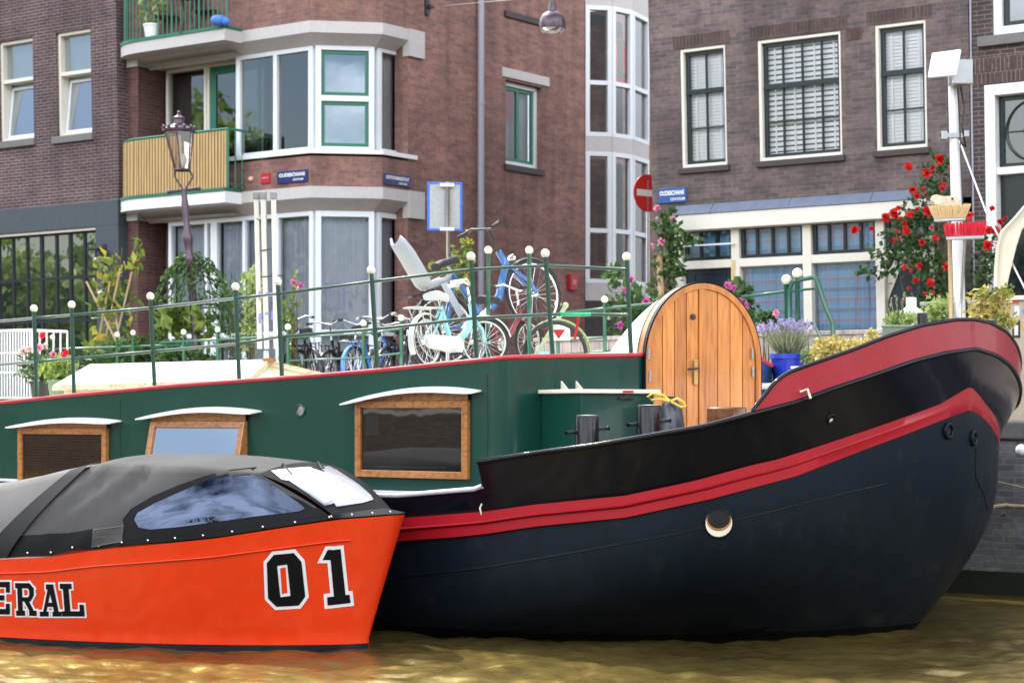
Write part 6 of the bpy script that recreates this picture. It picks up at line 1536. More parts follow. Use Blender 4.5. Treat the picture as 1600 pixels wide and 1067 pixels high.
# ------------------------------------------------ bicycles
def bike(label, r, wb, col_, parts, seat_h=.62, bar_h=.72, tyre=None, rimc=None, group='bicycles', frame2=None, steer=0.0, thick=.019, spokes=True, low=True):
    o = thing('bicycle', (0,0,0), label, 'bicycle', group)
    tm = tyre or M['rubber']; rm = rimc or M['metal']
    def wheel(cx, steer=0.0):
        c = Vector((cx,0,r)); axis = Vector((math.sin(-steer), math.cos(steer), 0))
        w_ = MB().torus(c, axis, r-.018, .019, 44, 8).build('wheel', tm, o, smooth=True)
        MB().torus(c, axis, r-.043, .011, 40, 6).build('rim', rm, w_, smooth=True)
        if spokes:
            m = MB(); x = axis.orthogonal().normalized(); y = axis.cross(x)
            for i in range(24):
                a = i*2*math.pi/24; s_ = .022 if i % 2 else -.022; a2 = a+.5*(1 if i % 4 < 2 else -1)
                m.tube([c+axis*s_+(x*math.cos(a2)+y*math.sin(a2))*.022, c+(x*math.cos(a)+y*math.sin(a))*(r-.05)], .0022, 4, cap=False)
            m.build('spoke', M['chrome'], w_)
        MB().tube([c-axis*.045, c+axis*.045], [.024,.024], 10).build('hub', M['chrome'], w_)
        return c, axis
    rc_, ax_ = wheel(0); fc_, fx_ = wheel(wb, steer)
    sc_ = r/.35
    BB = Vector((wb*.42, 0, r*.86)); ST_ = Vector((wb*.27, 0, r+seat_h*.78)); HT = Vector((wb*.80, 0, r+seat_h*.86)); HB = Vector((wb*.83, 0, r+seat_h*.60)); SE = Vector((wb*.24, 0, r+seat_h))
    fm = M[col_] if isinstance(col_, str) else col_
    m = MB(); m.tube([BB, ST_], thick, 8); m.tube([HT, HB], thick*1.2, 8)
    if low: m.tube([BB+Vector((.01,0,.02)), BB.lerp(HB,.5)+Vector((.03,0,-.05*sc_)), HB], thick*1.5, 8)
    else: m.tube([BB, HB], thick*1.2, 8); m.tube([ST_, HT-Vector((0,0,.03))], thick, 8)
    for s_ in (-1, 1):
        m.tube([BB+Vector((0,s_*.03,0)), rc_+Vector((0,s_*.05,0))], thick*.6, 6); m.tube([ST_+Vector((0,s_*.02,-.05)), rc_+Vector((0,s_*.05,0))], thick*.5, 6)
    m.build('frame', fm, o, smooth=True)
    m = MB(); m.tube([HB, HB+Vector((.015,0,-.04))], thick, 8)
    px_ = Vector((math.cos(steer), math.sin(steer), 0))
    for s_ in (-1, 1): m.tube([HB+fx_*s_*.035+Vector((.015,0,-.03)), fc_+fx_*s_*.05+Vector((-.02,0,.12)), fc_+fx_*s_*.05], thick*.62, 6)
    m.build('fork', M[frame2] if frame2 else fm, o, smooth=True)
    m = MB(); top = HT+Vector((-.03, 0, bar_h*.28)); m.tube([HT, top], .013, 8)
    hw = .27*max(.7, sc_)
    m.tube([top+fx_*hw-px_*.16+Vector((0,0,.03)), top+fx_*hw*.8-px_*.02+Vector((0,0,.06)), top+px_*.05, top-fx_*hw*.8-px_*.02+Vector((0,0,.06)), top-fx_*hw-px_*.16+Vector((0,0,.03))], .012, 8)
    hb = m.build('handlebar', M[parts.get('bar','chrome')], o, smooth=True)
    for s_ in (-1, 1): MB().tube([top+fx_*s_*hw-px_*.17+Vector((0,0,.03)), top+fx_*s_*hw*.97-px_*.06+Vector((0,0,.04))], .019, 8).build('grip', M[parts.get('grip','rubber')], hb)
    m = MB(); m.tube([ST_, SE], .012, 8); sp = m.build('seat_post', M['chrome'], o)
    rows_ = []
    for f, w_, z_ in ((0,.085,0),(.25,.095,.012),(.5,.06,.004),(.8,.028,0),(1,.018,-.01)):
        rows_.append([SE+Vector((-.12+.27*f, w_*math.cos(a), z_+.028*math.sin(a)-(.02 if math.sin(a)<0 else 0))) for a in [i*math.pi/6 for i in range(12)]])
    m = MB().loft(rows_, closed=True); m.poly(rows_[0][::-1]); m.poly(rows_[-1]); m.build('saddle', M[parts.get('saddle','rubber')], o, smooth=True)
    m = MB(); m.lathe(BB+Vector((0,-.045,0)), [(.09*sc_,-.003),(.09*sc_,.003)], 20, 0, (0,1,0))
    m.tube([BB+Vector((0,-.07,0)), BB+Vector((.12*sc_,-.07,-.12*sc_))], .009, 6); m.tube([BB+Vector((0,.07,0)), BB+Vector((-.12*sc_,.07,.12*sc_))], .009, 6)
    ck = m.build('crank', M['chrome'], o)
    for s_ in (-1, 1): q = BB+Vector((-.12*s_*-1*sc_ if s_ < 0 else -.12*sc_, .11*s_, -.12*sc_ if s_ < 0 else .12*sc_)); MB().box(lambda u,d,z: q+Vector((u,d,z)), -.045, .045, -.04, .04, -.012, .012).build('pedal', M['rubber'], ck)
    if parts.get('guard'):
        g = []
        for y_ in (-.075, -.04): g.append([Vector((wb*.42+.12*sc_*math.cos(a), y_, r*.86+.12*sc_*math.sin(a))) for a in [-math.pi/2+math.pi*i/10 for i in range(11)]]+[Vector((.06*math.cos(a)-.03, y_, r+.06*math.sin(a))) for a in [math.pi/2+math.pi*i/8 for i in range(9)]])
        m = MB().loft(g, closed=True); m.poly(g[0]); m.build('chain_guard', M[parts['guard']], o, auto=True)
    if parts.get('fender'):
        for c, axis, a0, a1 in ((rc_, ax_, .15, 1.15), (fc_, fx_, .05, .80)):
            xd = Vector((axis.y, -axis.x, 0)); rows_ = []
            for i in range(17):
                a = math.pi*(a0+(a1-a0)*i/16); dr_ = xd*math.cos(a)+Vector((0,0,math.sin(a)))
                rows_.append([c+dr_*(r+.018+h_)+axis*y_ for y_, h_ in ((-.032,-.014),(-.018,0),(.018,0),(.032,-.014))])
            MB().loft(rows_).build('fender', M[parts['fender']], o, smooth=True)
    if parts.get('rack'):
        m = MB(); z_ = r*2+.06
        for s_ in (-.06, .06): m.tube([Vector((.18,s_,z_)), Vector((-.24,s_,z_))], .008, 6); m.tube([Vector((-.16,s_,z_)), Vector((0,s_*.9,r))], .007, 6); m.tube([Vector((.0,s_,z_)), Vector((0,s_*.9,r))], .007, 6)
        for x_ in (-.24,-.12,.0,.12): m.tube([Vector((x_,-.06,z_)), Vector((x_,.06,z_))], .007, 6)
        m.build('rack', M[parts['rack']], o, smooth=True)
    if parts.get('child_seat'):
        z_ = r*2+.10; rows_ = []
        prof = [(.20,z_-.02,.10),(.10,z_-.03,.125),(-.04,z_-.02,.13),(-.09,z_+.03,.135),(-.115,z_+.14,.145),(-.15,z_+.30,.14),(-.185,z_+.42,.12),(-.205,z_+.48,.085)]
        for x_, zz, w_ in prof:
            rows_.append([Vector((x_+.055*abs(f)**2*(1 if zz > z_+.02 else .2), w_*f, zz+.06*abs(f)**3)) for f in (-1,-.8,-.5,0,.5,.8,1)])
        cs = MB().loft(rows_).build('child_seat', M['seat_grey'], o, smooth=True); so_ = cs.modifiers.new('thick', 'SOLIDIFY'); so_.thickness = .022
        for s_ in (-1, 1): MB().loft([[Vector((.14,s_*.12,z_-.02)), Vector((.20,s_*.12,z_-.36))], [Vector((.05,s_*.14,z_-.02)), Vector((.12,s_*.13,z_-.38))]]).build('leg_guard', M['seat_grey'], cs)
        m = MB(); m.tube([Vector((-.155,.05,z_+.36)), Vector((-.115,.02,z_+.20)), Vector((-.085,.05,z_+.08))], .014, 5); m.tube([Vector((-.15,-.05,z_+.34)), Vector((-.112,-.03,z_+.18)), Vector((-.085,-.06,z_+.09))], .014, 5); m.build('strap', M['dark'], cs)
        MB().lathe(Vector((-.178,0,z_+.415)), [(.035,-.002),(.035,.006)], 16, 0, Vector((.9,0,.4))).build('badge', M['brass'], cs)
    if parts.get('lamp'): MB().lathe(HB+Vector((.05,0,.05)), [(.02,0),(.035,.04),(.035,.06)], 12, 0, Vector((1,0,0))).build('headlamp', M['chrome'], o)
    return o
def put(o, rear, psi, pitch=0.0, roll=0.0, r=.35):
    o.rotation_euler = (roll, -pitch, psi)
    Rm = Matrix.Rotation(psi, 3, 'Z') @ Matrix.Rotation(-pitch, 3, 'Y') @ Matrix.Rotation(roll, 3, 'X')
    o.location = Vector(rear) - Rm @ Vector((0,0,r))
M['seat_grey'] = paint('blue grey plastic', (.36,.385,.42), .5, .06, 4, .1)
M['bike_blue'] = paint('bicycle blue', (.05,.16,.42), .25, .08, 6, .1, .4); M['teal'] = paint('pale teal bike paint', (.25,.58,.62), .3, .08, 6, .1, .3); M['bike_red'] = paint('bicycle red', (.20,.02,.025), .3, .08, 6, .1, .3)
M['bike_white'] = paint('bicycle white', (.58,.60,.57), .35, .05, 6, .15); M['bike_black'] = paint('bicycle black', (.02,.02,.025), .3, .1, 6, .15); M['bright_blue'] = paint('bright blue fender', (.04,.22,.62), .3, .08, 6, .1, .3)
b1 = bike('small white and pale teal child bicycle leaning at the roof railing', .24, .92, 'teal', dict(saddle='bike_white', guard='bike_white', rack='bike_white', fender='bike_white', grip='bike_white'), .42, .55, None, M['bike_white'], 'bicycles on the barge roof', steer=-.9, thick=.024)
put(b1, at(667, 534, 17.75), R(57), R(1), R(-4), .24)
b2 = bike('blue adult bicycle with grey child seat and its front wheel raised', .35, 1.10, 'bike_blue', dict(rack='dark', child_seat=1, saddle='rubber', fender='dark', lamp=1, bar='dark'), .60, .80, None, M['chrome'], 'bicycles on the barge roof', thick=.030, steer=.12)
put(b2, at(694, 516, 19.0), R(34), R(20), R(-5), .35)
b3 = bike('small dark red child bicycle behind the white and teal one', .215, .82, 'bike_red', dict(fender='dark'), .40, .5, None, M['metal'], 'bicycles on the barge roof')
put(b3, at(742, 534, 18.7), R(52), R(2), R(3), .215)
sb = bike('black city bicycle parked on the street below the bay window', .35, 1.08, 'bike_black', dict(fender='bike_black', rack='dark', lamp=1), .60, .80, group='bicycles parked on the street')
def on_ground(px, t_, z=ST+.26): q = att(px, 600, t_); return Vector((q.x, q.y, z))
put(sb, on_ground(600, 20.6)+Vector((0,0,.35)), R(75), 0, R(6))
spots = [(470,20.9,ST+.26,62,-5,'black bicycle parked furthest left of the row under the bay window'), (640,20.4,ST+.26,98,5,'black bicycle parked at the right end of the row under the bay window'), (118,19.9,ST,30,4,'black bicycle behind the flower pots at the left'), (200,19.9,ST,24,-4,'black bicycle behind the cane trellis'), (268,20.1,ST,28,3,'black bicycle behind the street lamp pole'), (512,21.2,ST+.26,70,4,'black bicycle directly behind the blue fendered one'), (622,21.3,ST+.26,60,-8,'black bicycle second from the right in the row under the bay window'), (492,20.3,ST+.26,112,-7,'black bicycle turned towards the canal left of the blue fendered one'), (578,21.5,ST+.26,86,7,'black bicycle half hidden in the middle of the row under the bay window')]
for px, t_, z_, psi, rl, lab in spots:
    c_ = copy_tree(sb); c_['label'] = lab; put(c_, on_ground(px, t_, z_)+Vector((0,0,.35)), R(psi), 0, R(rl))
b5 = bike('bicycle with bright blue rear fender parked under the bay window', .35, 1.08, 'bright_blue', dict(fender='bright_blue', rack='chrome', saddle='rubber', grip='bike_white'), .60, .80, group='bicycles parked on the street')
put(b5, on_ground(556, 19.95)+Vector((0,0,.35)), R(66), 0, R(-6))
# bits among the bikes
o = thing('warning_bag', at(877, 520, 19.6), 'white bag with red triangle behind the raised bicycle wheel', 'bag')
q = at(877, 516, 19.6); m = MB(); m.hexa([q+Vector((a_,b_,z_)) for z_, s_ in ((-.10,1),(.07,.9)) for a_, b_ in ((-.11*s_,-.04),(.09*s_,-.04),(.09*s_,.04),(-.11*s_,.04))]); m.build('body', M['white'], o, bevel=.015)
MB().prism([q+Vector((-.09,-.046,.005)), q+Vector((.04,-.046,.005)), q+Vector((-.025,-.046,-.085))], (0,.004,0)).build('triangle', M['redtrim'], o)
o = thing('strap', at(902, 490, 17.3), 'red strap hanging from the green taped railing', 'strap'); m = MB(); q0, q1 = at(905, 490, 17.28), at(898, 530, 17.28); m.hexa([q0+Vector((-.012,0,0)), q0+Vector((.012,0,0)), q0+Vector((.012,.004,0)), q0+Vector((-.012,.004,0)), q1+Vector((-.012,0,0)), q1+Vector((.012,0,0)), q1+Vector((.012,.004,0)), q1+Vector((-.012,.004,0))][::1]); m.build('webbing', M['redtrim'], o)
o = thing('rail_tape', at(891, 491, 17.2), 'bright green tape wrapped round the lower rail', 'tape'); MB().tube([los[7].lerp(los[8], .12), los[7].lerp(los[8], .50)], .0175, 10).build('wrap', paint('bright green tape', (.03,.42,.18), .35), o, smooth=True)
o = thing('rubber_hoop', at(890, 550, 18.8), 'loose dark tyre with pale green wall behind the railing', 'tyre')
q = at(868, 553, 18.8); m = MB().torus(q, Vector((.25,-1,.1)), .30, .020, 40, 8); m.build('tread', M['rubber'], o, smooth=True); MB().torus(q+Vector((.02,.02,0)), Vector((.25,-1,.1)), .325, .014, 40, 6).build('green_wall', paint('pale green rubber', (.26,.34,.13), .6), o, smooth=True)
o = thing('bike_ramp', at(835, 556, 18.9), 'pale green sloping bar of a bicycle stand', 'bar'); m = MB(); m.tube([at(833,562,18.9), at(884,478,19.3)], .022, 8); m.ball(at(884,477,19.3), .03, 10); m.build('bar', paint('pale green bar', (.38,.46,.26), .5), o, smooth=True); MB().box(lambda u,d,z: at(850,553,18.8)+Vector((u,d,z)), -.05, .05, -.03, .03, -.02, .02).build('foot', M['teal'], o)

# tied bag with a yellow loop by the second bollard
c = at(1048, 655, 16.6); o = thing('bin_bag', c-Vector((0,0,.3)), 'dark grey tied bag with yellow loop handles beside the locker', 'bag')
rows_ = []
for z_, r_ in ((-.35,.10),(-.25,.13),(-.10,.125),(.02,.10),(.10,.085),(.15,.055),(.18,.030),(.19,.04)):
    rows_.append([c+Vector((math.cos(a)*r_*(1+.12*math.sin(5*a+z_*9)), math.sin(a)*r_*(1+.12*math.cos(4*a+z_*7)), z_)) for a in [i*2*math.pi/22 for i in range(22)]])
m = MB().loft(rows_, closed=True); m.poly(rows_[-1]); m.build('sack', paint('dark grey plastic', (.035,.04,.052), .3, .2, 6, .2, bump=.3), o, smooth=True)
yl = paint('yellow cord', (.75,.55,.06), .5)
for pts in ([(1046,626),(1036,617),(1020,614),(1012,620),(1018,625),(1034,623),(1046,627)], [(1048,627),(1058,622),(1068,628),(1072,634),(1064,636),(1054,630),(1048,628)]): MB().tube([at(x_, y_, 16.5) for x_, y_ in pts], .011, 6).build('loop_handle', yl, o, smooth=True)

# ------------------------------------------------ white crate and flower pots at the left
o = thing('wire_crate', att(25, 605, 17.3), 'white wire crate on the barge roof at the left edge', 'crate')
m = MB(); p0, p1 = att(-40, 0, 17.3), att(51, 0, 17.3); zt_, zb_ = att(25, 517, 17.3).z, 1.95
for i in range(22): q = p0.lerp(p1, i/21); m.tube([Vector((q.x,q.y,zb_)), Vector((q.x,q.y,zt_))], .014 if i not in (0,21) else .022, 5)
for f in (0, .33, .62, 1): z_ = zt_+(zb_-zt_)*f; m.tube([Vector((p0.x,p0.y,z_)), Vector((p1.x,p1.y,z_))], .016 if f else .024, 5)
bk_ = Vector((.35,.45,0)); 
for i in range(6): q = p1+bk_*(i/5); m.tube([Vector((q.x,q.y,zb_)), Vector((q.x,q.y,zt_))], .014, 5)
m.tube([Vector((p1.x,p1.y,zt_)), Vector((p1.x,p1.y,zt_))+bk_], .02, 5)
m.build('wire_side', M['white'], o)
def flowerpot(label, px, pyb, t_, r_, h_, potmat, leaves, rad, nleaf, lh, blooms, lsz=(.10,.04), name='flower_pot'):
    b_ = att(px, pyb, t_); o = plant(name, b_, label, 'potted plant'); pot(o, b_, r_*.78, r_, h_, potmat)
    m = MB(); cc = b_+Vector((0,0,h_+rad[2]*.75)); cloud(m, cc, rad, nleaf, lsz[0], lsz[1], .3, .1)
    for i in range(10): m2 = None
    m.build('foliage', leaves, o)
    st = MB()
    for i in range(9): st.tube([b_+Vector((random.uniform(-r_,r_)*.5,random.uniform(-r_,r_)*.5,h_-.03)), cc+rnd3()*rad[0]*.4], .005, 4)
    st.build('stem', L['stem'], o)
    for (fx, fy), rr_, mt_ in blooms: m = MB(); flower(m, att(fx, fy, t_-.15), rr_, 18); m.build('flower', L[mt_], o)
    return o
M['pot_green'] = paint('grey green plastic pot', (.16,.22,.15), .5, .1, 4, .2); M['pot_blue'] = paint('cobalt blue pot', (.015,.04,.42), .3, .08, 3, .1, .2)
flowerpot('dark pot with pink and pale flowers beside the white wire crate', 62, 622, 15.6, .11, .2, paint('black plastic pot', (.03,.035,.035), .5), L['green'], (.26,.22,.22), 260, 0, [((36,548),.07,'palepink'), ((47,546),.06,'palepink'), ((62,543),.06,'pink'), ((83,553),.05,'pink'), ((70,540),.05,'palepink')])
flowerpot('grey green pot with red flowers and lime leaves by the skylight', 92, 624, 15.3, .125, .22, M['pot_green'], L['fresh'], (.22,.2,.17), 240, 0, [((103,551),.05,'red'), ((98,554),.04,'red'), ((66,524),.05,'red')])

# cane trellis with climber
tb = att(180, 600, 20.0); o = plant('climbing_plant', Vector((tb.x,tb.y,ST)), 'climber with yellowing leaves on crossed bamboo canes', 'climber')
for (x0,y0),(x1,y1) in (((135,440),(215,600)),((146,435),(205,600)),((188,420),(150,600)),((206,425),(165,600)),((172,440),(140,600)),((176,470),(200,600))): MB().tube([att(x0,y0,19.95+random.uniform(-.1,.1)), att(x1,y1,19.95)], .016, 6).build('cane', L['cane'], o)
m = MB()
for px, py, rx, rz, n in ((178,435,.30,.42,60),(165,470,.25,.3,34),(212,412,.10,.28,16),(218,385,.06,.15,6),(190,480,.3,.35,26),(160,510,.2,.3,12),(185,545,.42,.3,60),(150,540,.2,.15,14),(155,415,.16,.15,14)): cloud(m, att(px, py, 20.0), (rx,.22,rz), n, .19, .10, -.2, .0)
m.build('foliage', L['autumn'], o); m = MB()
for x_ in (175, 186, 212): m.tube([att(180,600,20), att(x_-4,500,20), att(x_,430,20), att(x_+5,388,20)], .010, 5)
m.build('stem', L['stem'], o)
# umbrella shaped climber round the lamp post
cb_ = att(303, 600, 20.35); o = plant('weeping_climber', Vector((cb_.x,cb_.y,ST)), 'dark green climber trained in an umbrella dome round the lamp post', 'climber')
m = MB()
for i in range(1150):
    a = random.uniform(0, 2*math.pi); f = random.random()**.6; rr_ = .55*f
    p = att(302, 404, 20.35)+Vector((rr_*math.cos(a), rr_*math.sin(a)*.8, -.62*f**2.6+random.gauss(0,.045)))
    if noise.noise(p*3.1) > .12+.2*(1-f): continue
    m.leaf(p, random.uniform(.06,.12), random.uniform(.03,.055), Vector((math.cos(a),math.sin(a),-1.2*f))+rnd3()*.5)
for k_ in range(26):
    a = random.uniform(0, 2*math.pi); q = att(302, 404, 20.35)+Vector((.52*math.cos(a), .42*math.sin(a), -.55)); ln = random.uniform(.1,.5)
    for i in range(int(ln*40)): m.leaf(q+Vector((random.gauss(0,.02),random.gauss(0,.02),-random.random()*ln)), random.uniform(.05,.10), .035)
m.build('foliage', L['green'], o); m = MB(); m.torus(att(302,478,20.35), (0,0,1), .5, .012, 30, 5); m.tube([Vector((cb_.x+.1,cb_.y,ST)), att(298,480,20.3), att(303,405,20.35)], .02, 6)
for i in range(6): a = i*math.pi/3; m.tube([att(302,403,20.35)+Vector((.5*math.cos(a)*f, .5*math.sin(a)*f, -.6*f**2.4)) for f in (0,.3,.6,.8,1)], .009, 5)
m.build('hoop', M['dark'], o)
def shrub(name, label, px, py, t_, rad, n, lsz, leaves, cat='shrub', base=None, up=.2, stems=5, hollow=.1, extra=()):
    c = att(px, py, t_); b_ = Vector((c.x, c.y, base if base is not None else ST)); o = plant(name, b_, label, cat)
    m = MB(); cloud(m, c, rad, n, lsz[0], lsz[1], up, hollow)
    for ex, ey, er, en in extra: cloud(m, att(ex, ey, t_), er, en, lsz[0], lsz[1], up, hollow)
    m.build('foliage', leaves, o)
    st = MB()
    for i in range(stems): e_ = c+Vector((random.uniform(-1,1)*rad[0]*.6, random.uniform(-1,1)*rad[1]*.5, random.uniform(0,.6)*rad[2])); st.tube([b_+Vector((random.gauss(0,.03),0,0)), b_.lerp(e_,.5)+Vector((random.gauss(0,.04),0,0)), e_], [.014,.010,.005], 5)
    st.build('stem', L['stem'], o); return o
shrub('willow_shrub', 'fine leaved willowy green shrub left of the folded parasol', 366, 500, 20.2, (.36,.3,.62), 900, (.13,.018), L['green'], up=.8)
shrub('light_shrub', 'sunlit yellow green shrub directly behind the folded parasol', 396, 465, 20.0, (.16,.2,.45), 330, (.10,.05), L['lime'], extra=((392,520,(.2,.2,.3),160),))
shrub('broad_leaf_plant', 'broad leaved green plant at the foot of the lamp post', 272, 500, 20.1, (.30,.25,.22), 70, (.24,.16), L['fresh'], 'plant', extra=((318,505,(.2,.2,.2),26),))
shrub('hedge_plant', 'low mixed green planting behind the skylight', 225, 556, 19.7, (.75,.3,.28), 520, (.14,.07), L['green'], 'plant', extra=((285,560,(.5,.2,.2),260),(160,566,(.4,.2,.15),120)))
o = shrub('hollyhock', 'thin stalk plant with pink flowers beside the parasol', 460, 490, 20.3, (.10,.1,.60), 60, (.10,.06), L['autumn'], 'plant', stems=4, extra=((447,500,(.12,.1,.25),60),(455,570,(.15,.1,.25),50)))
for fx, fy in ((459,442),(470,445),(452,525)): m = MB(); flower(m, att(fx, fy, 20.2), .055, 14); m.build('flower', L['magenta'], o)
o = shrub('potted_vine', 'dusky climber rising behind the bicycles and railing', 722, 420, 19.6, (.16,.15,.35), 120, (.10,.06), L['autumn'], 'plant', stems=3, extra=((690,420,(.2,.1,.1),40),(730,385,(.07,.07,.2),40)))
# pink rose on the left corner of the old house
o = shrub('pink_rose', 'pink climbing rose at the left corner of the old house', 1046, 375, 25.3, (.20,.2,.45), 210, (.11,.07), L['green'], 'rose', stems=4, extra=((1050,415,(.28,.2,.3),130),(1078,374,(.28,.15,.10),45),(1034,345,(.14,.12,.16),40),(1035,445,(.22,.2,.45),120),(1052,328,(.07,.07,.07),14)))
for fx, fy, rr_ in ((1027,325,.07),(1033,378,.075),(1020,384,.05),(1050,340,.04)): m = MB(); flower(m, att(fx, fy, 25.0), rr_, 16); m.build('flower', L['pink'], o)
MB().tube([att(1033,470,25.2), att(1030,400,25.2)], .05, 6).build('stake', L['cane'], o)
o = shrub('rose_bush', 'leafy magenta flowered bush behind the white door hood', 985, 485, 20.6, (.34,.3,.34), 230, (.11,.07), L['green'], 'rose', stems=6, extra=((960,430,(.16,.15,.15),50),(1020,490,(.22,.2,.25),90),(1005,525,(.3,.2,.22),90)))
for fx, fy in ((1009,471),(978,452),(968,508),(984,437),(1006,500)): m = MB(); flower(m, att(fx, fy, 20.3), .065, 16); m.build('flower', L['magenta'], o)
o = shrub('geranium', 'dark leaved pink flowered plant right of the arched door', 1152, 458, 19.7, (.17,.15,.18), 150, (.10,.07), L['dark'], 'plant', stems=4, extra=((1168,480,(.12,.12,.18),70),))
for fx, fy in ((1137,446),(1146,450),(1165,477),(1155,469)): m = MB(); flower(m, att(fx, fy, 19.5), .055, 16); m.build('flower', L['magenta'], o)
MB().box(lambda u,d,z: att(1146,440,20.3)+Vector((u,d,z)), -.025, .025, -.02, .02, -1, .25).build('stake', L['cane'], o)
o = shrub('potted_geranium', 'small dark plant with one pink bloom behind the lavender', 1200, 500, 19.2, (.13,.12,.12), 110, (.09,.07), L['dark'], 'plant', stems=3); m = MB(); flower(m, att(1212,489,19.1), .05, 16); m.build('flower', L['pink'], o)
# red rose over the shopfront
o = plant('red_rose', FR.P(FR.u(1470,-.35,480), -.35, ST), 'large red climbing rose covering the right part of the shopfront', 'rose')
m = MB(); TR_ = 25.45
for px, py, rx, rz, n in ((1460,290,.32,.40,190),(1440,340,.40,.35,200),(1425,385,.55,.42,330),(1460,420,.48,.5,300),(1395,400,.35,.22,120),(1380,430,.25,.12,40),(1490,450,.40,.5,200),(1545,400,.28,.38,190),(1540,440,.3,.3,130),(1455,470,.40,.35,160),(1350,425,.25,.08,30),(1415,345,.2,.2,60),(1475,255,.15,.15,50)): cloud(m, att(px, py, TR_), (rx,.32,rz), n, .095, .055, 0, .0)
m.build('foliage', L['dark'], o); m = MB()
for x_, y_ in ((1460,290),(1430,380),(1400,400),(1540,410),(1480,350),(1470,262)): b_ = FR.P(FR.u(1470,-.35,480), -.35, ST); e_ = att(x_, y_, TR_); m.tube([b_, b_.lerp(e_,.45)+Vector((random.gauss(0,.1),0,.15)), e_], [.03,.02,.008], 6)
m.build('stem', L['stem'], o)
pts = [(1422,260),(1447,268),(1459,264),(1470,248),(1485,262),(1425,296),(1448,306),(1470,295),(1480,288),(1434,310),(1391,333),(1399,337),(1408,340),(1423,335),(1404,325),(1360,353),(1338,356),(1410,350),(1418,358),(1400,357),(1450,330),(1432,323),(1456,352),(1463,374),(1437,381),(1396,376),(1405,370),(1410,419),(1424,421),(1438,416),(1430,438),(1423,452),(1455,446),(1443,460),(1462,455),(1479,417),(1514,336),(1548,325),(1569,337),(1545,363),(1555,361),(1560,350),(1542,384),(1384,340),(1418,362),(1458,327),(1472,285),(1441,300)]
random.seed(11)
for fx, fy in pts: m = MB(); flower(m, att(fx+random.gauss(0,2), fy+random.gauss(0,2), TR_-.42), random.choice((.035,.05,.06,.075,.09)), 18); m.build('flower', L['red'], o)

# lavender in a blue pot, yellow bushes, planters behind the bow plate
b_ = att(1231, 596, 17.9); k = mpx(b_); o = plant('lavender_pot', b_, 'lavender in a cobalt blue pot between arched door and crimson bow', 'potted plant')
hp_ = att(1231, 553, 17.9).z-b_.z; pot(o, b_-Vector((0,0,.2)), 20*k, 26*k, hp_+.2, M['pot_blue'], rimh=.05)
m = MB(); f_ = MB(); st = MB(); c = b_+Vector((0,0,hp_))
for i in range(620):
    a = random.uniform(0, 2*math.pi); sp = random.random()**.7; d = Vector((math.cos(a)*sp*.75, math.sin(a)*sp*.6, 1)).normalized(); q0 = c+Vector((math.cos(a)*sp*.10, math.sin(a)*sp*.10, -.01)); ln = random.uniform(.12,.28)
    m.leaf(q0+d*ln*.6, ln*.9, .010, d+rnd3()*.15)
    if i % 4 == 0:
        e_ = q0+d*random.uniform(.26,.36)+Vector((-.02,0,0)); st.tube([q0, e_], .0025, 3, cap=False)
        for j in range(5): f_.leaf(e_+d*(j*.012-.02)+rnd3()*.006, .026, .018)
m.build('foliage', L['grey'], o); st.build('stem', L['grey'], o); f_.build('blossoms', L['lav'], o)
MB().box(lambda u,d,z: att(1247,574,17.6)+Vector((u,d,z)), -.07, .09, -.02, .02, -.012, .012).build('plant_label', M['white'], o)
shrub('yellow_shrub', 'pale yellow leaved shrub behind the middle of the crimson bow', 1310, 548, 18.6, (.26,.2,.15), 420, (.055,.045), L['yellow'], base=1.4, extra=((1345,540,(.16,.15,.08),110),(1290,545,(.14,.15,.13),160),(1365,530,(.08,.08,.10),60),(1270,562,(.1,.1,.1),80)))
shrub('green_shrub', 'small yellow green plant touching the blue lavender pot', 1259, 556, 17.8, (.06,.06,.08), 60, (.045,.03), L['fresh'], base=1.5, stems=2)
def trough(label, pa, pb, ytop, t_, mat, leaves, n, lh, lsz):
    a, b = att(pa, ytop, t_), att(pb, ytop, t_); o = plant('planter_trough', (a+b)/2-Vector((0,0,.3)), label, 'planter'); d = (b-a).normalized(); nrm = Vector((-d.y,d.x,0))*.1; z = Vector((0,0,.24))
    m = MB(); m.hexa([a-z-nrm*.8, b-z-nrm*.8, b-z+nrm*.8, a-z+nrm*.8, a-nrm, b-nrm, b+nrm, a+nrm]); m.tube([a-nrm, b-nrm, b+nrm, a+nrm], .014, 6, closed=True); m.build('trough', mat, o)
    m = MB(); L_ = (b-a).length; k_ = max(2, int(L_/.12))
    for i in range(k_): q = a.lerp(b, (i+.5)/k_)+Vector((0,0,lh*.4*random.uniform(.7,1.2))); cloud(m, q, (.11,.1,lh*.55*random.uniform(.7,1.2)), n//k_, lsz[0], lsz[1], .7, .0)
    m.build('foliage', leaves, o); return o
o = trough('green trough of pale thyme below the white mushroom vent', 1385, 1432, 510, 19.0, M['pot_green'], L['lime'], 520, .20, (.05,.022))
m = MB()
for x0, y0, x1, y1 in ((1397,500,1392,466),(1403,500,1400,462),(1408,500,1413,458),(1414,500,1409,470)): q0, q1 = att(x0,y0,19.0), att(x1,y1,19.0); m.tube([q0,q1], .006, 4); [m.leaf(q1+Vector((random.gauss(0,.008),0,-j*.02)), .04, .03) for j in range(6)]
m.build('stem', L['grey'], o)
trough('trough of tall lime herbs between the black posts and mast', 1448, 1487, 508, 19.0, M['pot_green'], L['lime'], 560, .34, (.06,.03))
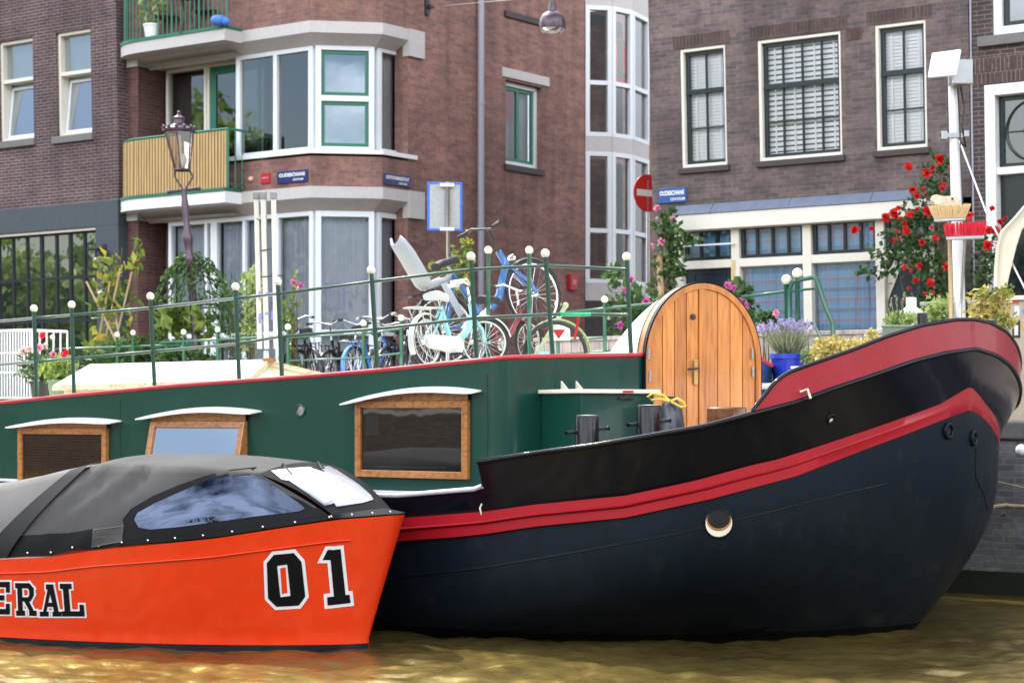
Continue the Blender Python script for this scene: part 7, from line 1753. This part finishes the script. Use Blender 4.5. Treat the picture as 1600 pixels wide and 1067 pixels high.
shrub('dark_shrub', 'small dark green plant right of the mast foot', 1518, 492, 19.2, (.14,.12,.12), 130, (.08,.05), L['green'], 'plant', base=ST, stems=3)
o = shrub('yellow_plant', 'pale yellow plant with orange tips beside the sticker box', 1545, 488, 18.7, (.22,.15,.16), 330, (.075,.05), L['yellow'], 'plant', base=ST, extra=((1535,462,(.16,.1,.10),60),(1562,465,(.14,.1,.12),50),(1572,500,(.10,.1,.10),45)))
m = MB(); [cloud(m, att(x_, y_, 18.6), (.07,.06,.05), 16, .06, .045) for x_, y_ in ((1574,452),(1535,458),(1551,458),(1570,510),(1566,495))]; m.build('orange_leaves', L['autumn'], o)
# mooring rope to the quay
o = thing('mooring_rope', att(1580, 795, 18.8), 'frayed mooring rope from the bow to the quay wall', 'rope'); m = MB(); m.tube([att(1548,792,18.9), att(1572,789,19.0), att(1600,791,19.15), att(1650,798,19.2)], .018, 8); m.tube([att(1558,752,18.4), att(1600,762,19.0), att(1640,772,19.2)], .009, 6); m.tube([att(1575,790,19), att(1568,800,19), att(1562,806,19), att(1572,803,19)], .012, 6); m.build('strand', wood('old rope', (.30,.24,.15), (.12,.09,.05), .9, 0), o, smooth=True)
o = thing('mooring_buoy', att(1594, 702, 19.1), 'small white float on the quay wall beside the bow', 'float'); MB().ball(att(1596,703,19.1), .06, 12).build('body', M['white'], o, smooth=True)

# ------------------------------------------------ trees beyond the left edge and across the canal, which the panes mirror
m = MB(); random.seed(3)
for cx, cy, cz, rx, rz, n in ((-46,30.5,7.0,5,6.5,7000),(-60,26,5,6,4,4000),(-52,38,4.2,5,3.6,4000),(-70,33,4,7,3.6,4000),(-2,-26,4.4,9,3.4,3000),(-20,-24,5,9,4,3000),(16,-26,4.6,9,3.4,3000),(34,-24,5,9,4,2500),(52,12,6,10,5,3500),(60,-8,6,11,5,2500),(-38,-20,5,8,4,2500)): cloud(m, (cx,cy,cz), (rx,rx*.8,rz), n, .55, .36, -.2, .15)  # the two clumps far right are added to darken the bow's reflection
tag(m.build('far_trees', L['tree']), kind='stuff')
